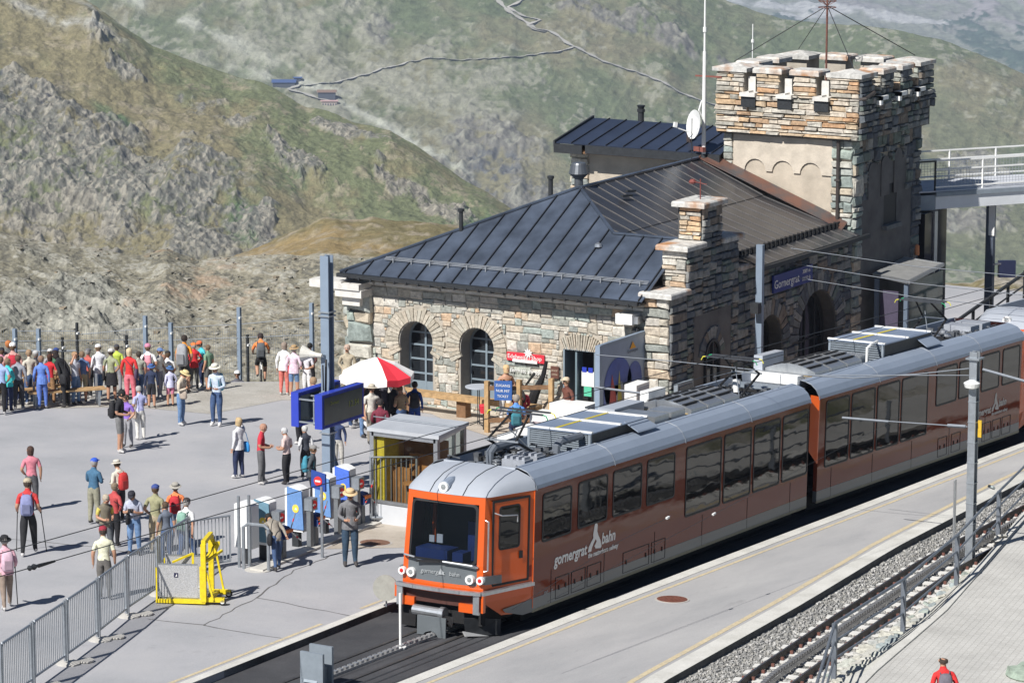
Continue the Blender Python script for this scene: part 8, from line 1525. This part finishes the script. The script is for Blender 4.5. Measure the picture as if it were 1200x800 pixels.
SKIN = mat('skin', (.46,.25,.16), .55, 0, .06, 12); SHOE = flat('shoe_dark', (.05,.045,.045)); SHOEW = flat('shoe_pale', (.62,.60,.58))
def rotx(p, a, piv):
    y, z = p[1]-piv[1], p[2]-piv[2]; c, s = math.cos(a), math.sin(a); return (p[0], piv[1]+y*c+z*s, piv[2]-y*s+z*c)
def skeleton(pose, rr):
    """joints (x right, y forwards, z up) for a 1.75 m figure"""
    J = {}; J['pelvis'] = (0, 0, .95); J['waist'] = (0, .0, 1.10); J['chest'] = (0, .015, 1.28); J['upper'] = (0, -.005, 1.41); J['neck'] = (0, .01, 1.49); J['jaw'] = (0, .035, 1.565); J['head'] = (0, .028, 1.65); J['crown'] = (0, .01, 1.705); J['nose'] = (0, .125, 1.625)
    st = {'walk': .24, 'pole': .22, 'bend': .16}.get(pose, rr.uniform(-.05, .06))
    for s, k in ((-1, 'L'), (1, 'R')):
        f = st*s
        J['hip'+k] = (s*.09, 0, .90); J['knee'+k] = (s*.10, f*.55+.03, .49); J['ankle'+k] = (s*.11, f-.01, .09+(.04 if f < -.1 else 0)); J['toe'+k] = (s*.125, f+.15, .035); J['heel'+k] = (s*.11, f-.045, .035)
        J['sh'+k] = (s*.175, -.005, 1.385); J['el'+k] = (s*.225, -.035, 1.12); J['wr'+k] = (s*.235, .05-(f*.5), .885); J['palm'+k] = (s*.238, .07-(f*.6), .82)
        if pose in ('stand', 'walk'):
            m_ = rr.random(); q_ = rr.uniform(-.05, .06)
            if m_ < .25: J['el'+k] = (s*.27, -.06, 1.14); J['wr'+k] = (s*.19, .10, 1.00); J['palm'+k] = (s*.16, .14, .97)
            elif m_ < .4: J['el'+k] = (s*.29, -.06, 1.15); J['wr'+k] = (s*.17, .01, 1.02); J['palm'+k] = (s*.13, .03, .99)
            else: J['el'+k] = (s*(.225+abs(q_)*.5), -.035+q_*.5, 1.12); J['wr'+k] = (s*.245, .05-(f*.5)+q_, .885); J['palm'+k] = (s*.245, .07-(f*.6)+q_*1.2, .82)
        if pose in ('fold',): J['el'+k] = (s*.24, .04, 1.13); J['wr'+k] = (-s*.02, .22, 1.17); J['palm'+k] = (-s*.10, .21, 1.19)
        if pose == 'hold': J['el'+k] = (s*.23, -.02, 1.12); J['wr'+k] = (s*.12, .24, 1.08); J['palm'+k] = (s*.07, .30, 1.10)
        if pose == 'cam': J['el'+k] = (s*.24, .03, 1.12); J['wr'+k] = (s*.13, .22, 1.20); J['palm'+k] = (s*.07, .26, 1.25)
        if pose == 'pole': J['el'+k] = (s*.24, -.06, 1.12); J['wr'+k] = (s*.26, .12, 1.0); J['palm'+k] = (s*.26, .18, .98)
        if pose == 'shade' and s == 1: J['el'+k] = (s*.30, .20, 1.42); J['wr'+k] = (s*.16, .20, 1.64); J['palm'+k] = (s*.08, .17, 1.68)
        if pose in ('sit',):
            J['hip'+k] = (s*.10, .02, .90); J['knee'+k] = (s*.13, .42, .88); J['ankle'+k] = (s*.13, .40, .50); J['toe'+k] = (s*.14, .56, .44); J['heel'+k] = (s*.13, .36, .44); J['el'+k] = (s*.24, .04, 1.14); J['wr'+k] = (s*.13, .26, 1.06); J['palm'+k] = (s*.09, .33, 1.06)
        if pose == 'ride':
            J['knee'+k] = (s*.13, .28+.1*s, .62-.05*s); J['ankle'+k] = (s*.11, .12+.12*s, .28-.10*s); J['toe'+k] = (s*.12, .27+.12*s, .22-.10*s); J['heel'+k] = (s*.11, .08+.12*s, .22-.1*s); J['el'+k] = (s*.26, .30, 1.12); J['wr'+k] = (s*.24, .50, 1.0); J['palm'+k] = (s*.24, .56, .98)
    lean = {'bend': .95, 'bend2': .5, 'ride': .55, 'sit': .12, 'shade': -.05, 'cam': .10}.get(pose, 0.02); piv = (0, 0, .93)
    if lean:
        for k in list(J):
            if k[:3] in ('hip', 'kne', 'ank', 'toe', 'hee', 'pel'): continue
            if pose == 'ride' and k[:2] in ('el', 'wr', 'pa'): continue
            J[k] = rotx(J[k], lean, piv)
    if pose == 'sit': J = {k: (v[0], v[1], v[2]-.43) for k, v in J.items()}
    sx_ = rr.uniform(-.025, .025); tw_ = rr.uniform(-.35, .35)
    for k in list(J):
        if k[:3] in ('kne', 'ank', 'toe', 'hee') or pose == 'ride': continue
        x_, y_, z_ = J[k]; a_ = tw_*max(0, min(1, (z_-1.0)/.45)) if pose in ('stand', 'walk', 'shade') else 0; J[k] = (x_*math.cos(a_)-y_*math.sin(a_)+sx_, x_*math.sin(a_)+y_*math.cos(a_), z_)
    if pose in ('jaw',): pass
    nod = {'cam': .5, 'hold': .35, 'bend': .3}.get(pose, rr.uniform(-.05, .15))
    for k in ('jaw', 'head', 'crown', 'nose'): J[k] = rotx(J[k], nod, J['neck'])
    return J
RAD = dict(pelvis=(.150, .110), waist=(.130, .100), chest=(.160, .118), upper=(.125, .085), neck=(.052, .055), jaw=(.066, .078), head=(.080, .098), crown=(.060, .075), nose=(.014, .014),
           hip=(.095, .10), knee=(.064, .066), ankle=(.042, .044), toe=(.038, .026), heel=(.034, .030), sh=(.066, .062), el=(.044, .044), wr=(.030, .028), palm=(.036, .022))
def rad(k): return RAD.get(k) or RAD[k[:-1]]
EDG = [('pelvis','waist'),('waist','chest'),('chest','upper'),('upper','neck'),('neck','jaw'),('jaw','head'),('head','crown'),('head','nose')]
for k in 'LR': EDG += [('pelvis','hip'+k),('hip'+k,'knee'+k),('knee'+k,'ankle'+k),('ankle'+k,'toe'+k),('ankle'+k,'heel'+k),('upper','sh'+k),('sh'+k,'el'+k),('el'+k,'wr'+k),('wr'+k,'palm'+k)]
def people_mats(sh, sl, pa, lt): return [SKIN, flat('shirt', sh, .85, var=.18, scale=14, bump=.012, bscale=11), flat('trousers', pa, .85, var=.2, scale=12, bump=.012, bscale=9)]
bodies = []
for idx, row in enumerate(PEOPLE+RIDERS):
    rr = random.Random(idx+50); J = skeleton(row[4], rr); names = list(J); s_ = row[2]/1.75
    me = bpy.data.meshes.new('body_base'); me.from_pydata([tuple(c*s_ for c in J[k]) for k in names], [(names.index(a), names.index(b)) for a, b in EDG], [])
    ob = bpy.data.objects.new('body_base', me); COL.objects.link(ob); md = ob.modifiers.new('skin', 'SKIN'); md.use_smooth_shade = True; md.branch_smoothing = .6
    lay = me.skin_vertices[0]; wide = 1.0+rr.uniform(-.05, .12)+(.15 if 'stout' in row[10] else 0); 
    for i, k in enumerate(names):
        r = rad(k); r = (r[0]*(1.13 if k not in ('nose',) else 1), r[1]*1.12); g_ = wide if k in ('pelvis', 'waist', 'chest') else 1.0
        if row[8] == 'wide': g_ *= 1.0
        ex = 1.10 if k[:-1] in ('knee', 'hip', 'ankle') and row[8] == 'long' else 1.0
        lay.data[i].radius = (r[0]*s_*g_*ex, r[1]*s_*g_*ex); lay.data[i].use_root = (k == 'pelvis')
    ss = ob.modifiers.new('sub', 'SUBSURF'); ss.levels = 1; ss.render_levels = 1; bodies.append((ob, J, s_))
dg_ = bpy.context.evaluated_depsgraph_get()
evm = [bpy.data.meshes.new_from_object(b[0].evaluated_get(dg_)) for b in bodies]
SEG = [('head','neck','jaw'),('head','jaw','head'),('head','head','crown'),('head','head','nose'),('torso','pelvis','waist'),('torso','waist','chest'),('torso','chest','upper'),('torso','upper','neck')]
for k in 'LR': SEG += [('thigh','hip'+k,'knee'+k),('shin','knee'+k,'ankle'+k),('foot','ankle'+k,'toe'+k),('foot','ankle'+k,'heel'+k),('torso','upper','sh'+k),('uarm','sh'+k,'el'+k),('farm','el'+k,'wr'+k),('hand','wr'+k,'palm'+k)]
def ground_z(x, y): return gz(x)
def finish_person(row, ob, J, s_, me):
    x, y, H, face, pose, sh, sl, pa, lt, hd, lab, bag = row[:12]; z = row[12] if len(row) > 12 else gz(x)
    co = np.zeros(len(me.vertices)*3); me.vertices.foreach_get('co', co); co = co.reshape(-1, 3)
    fc = np.array([co[list(p.vertices)].mean(0) for p in me.polygons]); best = np.full(len(fc), 9e9); lab_ = np.zeros(len(fc), int); tt = np.zeros(len(fc)); kinds = ['head','torso','thigh','shin','foot','uarm','farm','hand']
    for kd, a, b in SEG:
        A = np.array(J[a])*s_; B_ = np.array(J[b])*s_; d = B_-A; t = np.clip(((fc-A)@d)/(d@d), 0, 1); r = (rad(a)[0]*(1-t)+rad(b)[0]*t)*s_; ds = np.linalg.norm(fc-A-t[:, None]*d, axis=1)/r
        m_ = ds < best; best[m_] = ds[m_]; lab_[m_] = kinds.index(kd); tt[m_] = t[m_]
    mi = np.zeros(len(fc), int)
    mi[lab_ == 1] = 1; mi[(lab_ == 1) & (fc[:, 2] < J['pelvis'][2]*s_+.03*s_) & (pose not in ('bend',))] = 2
    mi[(lab_ == 5) & ((sl != 'none') & ((sl == 'long') | (tt < .75)))] = 1; mi[(lab_ == 6) & (sl == 'long') & (tt < .93)] = 1; mi[lab_ == 7] = 0
    if sl == 'none': mi[(lab_ == 1) & (fc[:, 2] > J['chest'][2]*s_+.04)] = 0
    mi[lab_ == 2] = 2; mi[(lab_ == 3)] = 2 if lt in ('long', 'wide') else 0
    if lt == 'shorts': mi[(lab_ == 2) & (tt > .85)] = 0
    mi[lab_ == 4] = 3; mi[lab_ == 0] = 0
    if 'white sleeves' in lab: mi[(lab_ >= 5) & (lab_ < 7)] = 4
    if 'over a yellow shirt' in lab: mi[lab_ == 1] = 4
    rr = random.Random(lab); t_ = thing('person', lab, 'person', (x, y, z), YAW+R(face)-R(90))
    me.materials.clear()
    for m in people_mats(sh, sl, pa, lt)+[SHOEW if rr.random() < .35 or 'white' in lab else SHOE]: me.materials.append(m)
    me.materials.append(flat('shirt', (.70,.70,.70) if 'white sleeves' in lab else (.17,.15,.11), .85, var=.14, scale=14))
    me.polygons.foreach_set('material_index', mi.astype(np.int32)); me.polygons.foreach_set('use_smooth', [True]*len(fc))
    # fingers and thumb, bent and of unequal length, joined to the same mesh
    bm = bmesh.new(); bm.from_mesh(me)
    for k, s in (('L', -1), ('R', 1)):
        P = Vector(J['palm'+k])*s_; d = (P-Vector(J['wr'+k])*s_).normalized(); side = d.cross(Vector((1, 0, 0)) if abs(d.x) < .9 else Vector((0, 0, 1))).normalized(); nrm_ = d.cross(side)
        for q, (o_, ln) in enumerate(((-.024, .058), (-.008, .070), (.008, .066), (.024, .052), (-.040, .045))):
            b0 = P+side*o_*s_+d*(.005 if q < 4 else -.03)*s_; dr_ = (d+side*(-.7 if q == 4 else o_*4)).normalized(); pts = [b0, b0+dr_*ln*s_*.55+nrm_*.004, b0+dr_*ln*s_+nrm_*(-s)*.018]; rs = [.0095*s_, .0085*s_, .005*s_]; rg = []
            for p, r in zip(pts, rs):
                a_ = dr_.orthogonal().normalized(); c_ = dr_.cross(a_); rg.append([bm.verts.new(p+(a_*math.cos(u)+c_*math.sin(u))*r) for u in (0, 1.57, 3.14, 4.71)])
            for i in range(2):
                for j in range(4): bm.faces.new((rg[i][j], rg[i][(j+1) % 4], rg[i+1][(j+1) % 4], rg[i+1][j]))
            bm.faces.new(rg[2])
    bm.to_mesh(me); bm.free(); me.name = 'body'
    bo = bpy.data.objects.new('body', me); COL.objects.link(bo); bo.parent = t_
    hc = Vector(J['head'])*s_; up_ = (Vector(J['crown'])-Vector(J['jaw'])).normalized(); fw_ = (Vector(J['nose'])*s_-hc); fw_ = (fw_-up_*fw_.dot(up_)).normalized(); rx = fw_.cross(up_).normalized()
    B3 = Matrix((rx, fw_, up_)).transposed().to_4x4(); B3.translation = hc
    def onhead(prof, n=12, sx=1., sy=1.18, off=(0, 0, 0)):
        mb = MB().lathe(prof, (0, 0, 0), n); mb.v = [tuple(B3@Vector((v[0]*sx*s_+off[0]*s_, v[1]*sy*s_+off[1]*s_, (v[2]+off[2])*s_))) for v in mb.v]; return mb
    # eyes, mouth and ears
    mb = MB()
    for s in (-1, 1): mb.lathe([(.001, -.008), (.011, 0), (.001, .008)], B3@(Vector((s*.030, .092, .015))*s_), 6)
    mb.build('eyes', flat('eye_dark', (.03,.02,.02)), t_, world=False); mb = MB()
    for s in (-1, 1): c = B3@(Vector((s*.082, .0, -.005))*s_); mb.lathe([(.001, -.03*s_), (.018*s_, -.015*s_), (.02*s_, .012*s_), (.001, .03*s_)], c, 6)
    mb.build('ears', SKIN, t_, world=False)
    MB().bar(B3@(Vector((-.022, .094, -.05))*s_), B3@(Vector((.022, .094, -.05))*s_), .007).build('mouth', flat('lips', (.30,.10,.08)), t_, world=False)
    kind, hc_ = hd
    haircol = hc_ if kind == 'hair' else (rr.choice([(.05,.035,.025), (.14,.09,.05), (.33,.31,.29), (.10,.06,.03)])); hm = flat('hair', haircol, .8, var=.2, scale=30)
    longh = kind == 'hair' and ('woman' in lab) and 'grey' not in lab
    if kind == 'bald': onhead([(.088, -.03), (.094, .0), (.088, .03)], 12, 1, 1.1, (0, -.02, -.01)).build('hair', hm, t_, world=False)
    else:
        h_ = [(.084, -.055 if not longh else -.12), (.094, -.01), (.096, .035), (.080, .082), (.045, .108), (.005, .114)]
        onhead(h_, 12, 1.0, 1.12, (0, -.018, 0)).build('hair', hm, t_, world=False)
    if kind == 'cap':
        mb = onhead([(.096, .02), (.100, .045), (.088, .088), (.05, .118), (.004, .124)], 14, 1, 1.14, (0, -.006, 0)); hat = mb.build('cap', flat('cap_cloth', hc_, .8), t_, world=False)
        mb = MB(); pr = [(-.075, .085, .035), (-.055, .15, .028), (0, .185, .026), (.055, .15, .028), (.075, .085, .035)]; mb.prism([B3@(Vector(p)*s_) for p in pr], up_*.01); mb.build('peak', flat('cap_cloth', hc_, .8), hat, world=False)
    if kind == 'brim':
        mb = onhead([(.165, .020), (.150, .030), (.100, .045), (.098, .055), (.088, .105), (.05, .125), (.004, .128)], 16, 1, 1.12, (0, -.004, 0)); hat = mb.build('sun_hat', flat('hat_cloth', hc_, .85), t_, world=False); onhead([(.102, .048), (.103, .068)], 16, 1, 1.12, (0, -.004, 0)).build('hat_band', flat('hat_band', tuple(c*.5 for c in hc_)), hat, world=False)
    if lt == 'skirt':
        mb = MB().lathe([(.155*s_, .98*s_), (.20*s_, .80*s_), (.235*s_, .56*s_)], (0, 0, 0), 14); mb.v = [(v[0], v[1]*.8, v[2]) for v in mb.v]; mb.build('skirt', flat('trousers', pa, .85), t_, world=False)
    if sl == 'long' and pose not in ('bend', 'sit', 'ride', 'bend2') and rr.random() < .7:
        mb = MB().lathe([(.15*s_, 1.12*s_), (.172*s_, .98*s_), (.182*s_, .84*s_)], (0, 0, 0), 14); mb.v = [(v[0], v[1]*.78+.0, v[2]) for v in mb.v]; mb.build('jacket_hem', flat('shirt', sh, .85), t_, world=False)
    if pose == 'cam':
        p = (Vector(J['palmL'])+Vector(J['palmR']))/2*s_; cmt = thing('camera', 'small black camera held by the '+lab[:60].rsplit(' ', 1)[0], 'camera', t_.matrix_basis@p, t_.rotation_euler.z); cmt['label'] = 'small dark camera in the hands of the '+' '.join(lab.split()[:6])
        MB().box((-.06, -.03, -.04), (.06, .03, .05)).build('camera_body', UNDER, cmt, world=False); MB().lathe([(.03, .03), (.032, .09), (.026, .095)], (0, 0, 0), 10, (0, 1, 0)).build('lens', RUB_, cmt, world=False)
    # arms-length things
    if bag:
        kd, bc, bl_ = bag[0], bag[1], bag[2]; bm_ = flat('bag_cloth', bc, .8, var=.15, scale=12); who = ' '.join(lab.split()[:max(3, 16-len(bl_.split())-5)])
        if kd == 'pack':
            piv = (0, 0, .93); lean = {'sit': .12}.get(pose, .02); big = 'large' in bl_; zz = -.43 if pose == 'sit' else 0; sgn = -1 if not ('straps' in bl_ and pose == 'hold') else -1
            b = thing('rucksack', bl_+' on the back of the '+who, 'rucksack', t_.matrix_basis@Vector((0, -.12*s_, (1.2+zz)*s_)), t_.rotation_euler.z); w_, h_, d_ = (.17, .34, .13) if big else (.145, .24, .09)
            mb = MB(); n = 12; vs = []
            prof = [(.75, -1, .6), (.98, -.85, .95), (1, -.2, 1), (.94, .5, .9), (.75, .88, .62), (.35, 1, .25)]
            for (rx_, zf, dy) in prof:
                for k in range(n):
                    a = 2*math.pi*k/n; cx_, sy_ = math.cos(a), math.sin(a); q_ = lambda v: math.copysign(abs(v)**.6, v); vs.append((q_(cx_)*w_*rx_*s_, (q_(sy_)*d_*dy-d_*.75)*s_, zf*h_*s_))
            mb.add(vs, [tuple(range(n))[::-1], tuple(range(5*n, 6*n))]+[(i*n+k, i*n+(k+1) % n, (i+1)*n+(k+1) % n, (i+1)*n+k) for i in range(5) for k in range(n)]); mb.build('pack_body', bm_, b, world=False, smooth=True)
            MB().box((-w_*.6*s_, -(d_*2.05)*s_, -h_*.75*s_), (w_*.6*s_, -(d_*1.5)*s_, h_*.1*s_)).build('front_pocket', flat('bag_pocket', tuple(min(1, c*.6+.01) for c in bc), .8), b, world=False)
            mb = MB()
            for s in (-1, 1): mb.tube([(s*.08*s_, .0, .19*s_), (s*.10*s_, .10*s_, .235*s_), (s*.11*s_, .215*s_, .12*s_), (s*.125*s_, .20*s_, -.08*s_), (s*.13*s_, .02*s_, -.18*s_)], .016*s_, 5)
            mb.build('strap', flat('strap_dark', tuple(c*.5+.01 for c in bc), .8), b, world=False)
        else:
            side = 1 if rr.random() < .5 else -1; dz_ = 1.0 if kd == 'sling' else .88; p = Vector((side*.24*s_, -.06*s_ if kd != 'sling' else -.12*s_, dz_*s_)) 
            if pose == 'cam' and kd == 'sling': p = Vector((.12*s_, .14*s_, 1.0*s_))
            b = thing('shoulder_bag', bl_+' of the '+who, 'bag', t_.matrix_basis@p, t_.rotation_euler.z)
            mb = MB(); n = 10; vs = []; 
            for (rx_, zf) in ((.8, -1), (1, -.7), (.95, .3), (.7, .8), (.3, 1)):
                for k in range(n): a = 2*math.pi*k/n; vs.append((math.cos(a)*.06*rx_*s_, math.sin(a)*.14*rx_*s_, zf*.15*s_))
            mb.add(vs, [tuple(range(n))[::-1], tuple(range(4*n, 5*n))]+[(i*n+k, i*n+(k+1) % n, (i+1)*n+(k+1) % n, (i+1)*n+k) for i in range(4) for k in range(n)]); mb.build('bag_body', bm_, b, world=False, smooth=True)
            MB().tube([(0, -.1*s_, .12*s_), (-side*.05*s_, -.05*s_, .40*s_), (-side*.12*s_, 0, .52*s_)] if kd == 'hand' else [(0, -.08*s_, .1*s_), (-side*.2*s_, -.04*s_, .3*s_), (-side*.36*s_, .03*s_, .44*s_)], .011*s_, 5).build('strap', flat('strap_dark', tuple(c*.5+.01 for c in bc), .8), b, world=False)
    if pose == 'pole':
        for s, k in (((1, 'R'), (-1, 'L')) if 'poles' in lab else ((1, 'R'),)):
            p = t_.matrix_basis@(Vector(J['palm'+k])*s_); g_ = t_.matrix_basis@Vector((s*.34*s_, .42*s_, 0)); w_ = thing('hiking_pole', ('left' if s < 0 else 'right')+' hand pole of the '+' '.join(lab.split()[:7]), 'hiking pole', (g_.x, g_.y, gz(g_.x)))
            MB().tube([p+Vector((0, 0, .06)), (g_.x, g_.y, gz(g_.x))], .011, 5).build('shaft', UNDER, w_); MB().tube([p+Vector((0, 0, -.05)), p+Vector((0, 0, .10))], .018, 6).build('grip', RUB_, w_)
    return t_
for row, (ob, J, s_), me in zip(PEOPLE+RIDERS, bodies, evm):
    finish_person(row, ob, J, s_, me); bpy.data.objects.remove(ob)
# ---- the bicycle under the rider, heading away down the slope
rx_, ry_, _, rf = RIDERS[0][0], RIDERS[0][1], 0, RIDERS[0][3]; rz_ = RIDERS[0][12]
bk = thing('bicycle', 'bicycle ridden away from the terrace edge by the orange shirted rider', 'bicycle', (rx_, ry_, rz_-.06), YAW+R(rf)-R(90))
for yy_ in (-.42, .62):
    w_ = MB().tube([(0, yy_+.33*math.cos(a), .33+.33*math.sin(a)) for a in [i*math.pi/10 for i in range(21)]], .022, 5).build('wheel', RUB_, bk, world=False); mb = MB()
    for k in range(8): a = k*math.pi/4; mb.tube([(0, yy_, .33), (0, yy_+.31*math.cos(a), .33+.31*math.sin(a))], .003, 3)
    mb.build('spokes', M['alu'], w_, world=False)
MB().tube([(0, -.42, .33), (0, .05, .30), (0, -.15, .85), (0, -.42, .33)], .018, 5).tube([(0, .05, .30), (0, .45, .85), (0, -.12, .80)], .022, 5).tube([(0, .62, .33), (0, .45, .85), (0, .42, .98)], .02, 5).build('frame', M['white'], bk, world=False)
MB().tube([(-.28, .50, 1.0), (0, .42, 1.0), (.28, .50, 1.0)], .016, 5).build('handlebar', RUB_, bk, world=False); MB().box((-.07, -.28, .88), (.07, -.0, .93)).build('saddle', RUB_, bk, world=False)
# ================================================================== AIR
HZ = True
if HZ:
    hm_ = bpy.data.materials.new('mountain_haze'); hm_.use_nodes = True; n = hm_.node_tree; n.nodes.remove(n.nodes['Principled BSDF'])
    pv = n.nodes.new('ShaderNodeVolumePrincipled'); pv.inputs['Color'].default_value = (.62, .75, 1, 1); pv.inputs['Density'].default_value = 9.5e-5; pv.inputs['Anisotropy'].default_value = .1
    n.links.new(pv.outputs[0], n.nodes['Material Output'].inputs['Volume'])
    MB().box((-16500, -16500, -702), (16500, 16500, 22)).build('haze', hm_, kind='stuff')
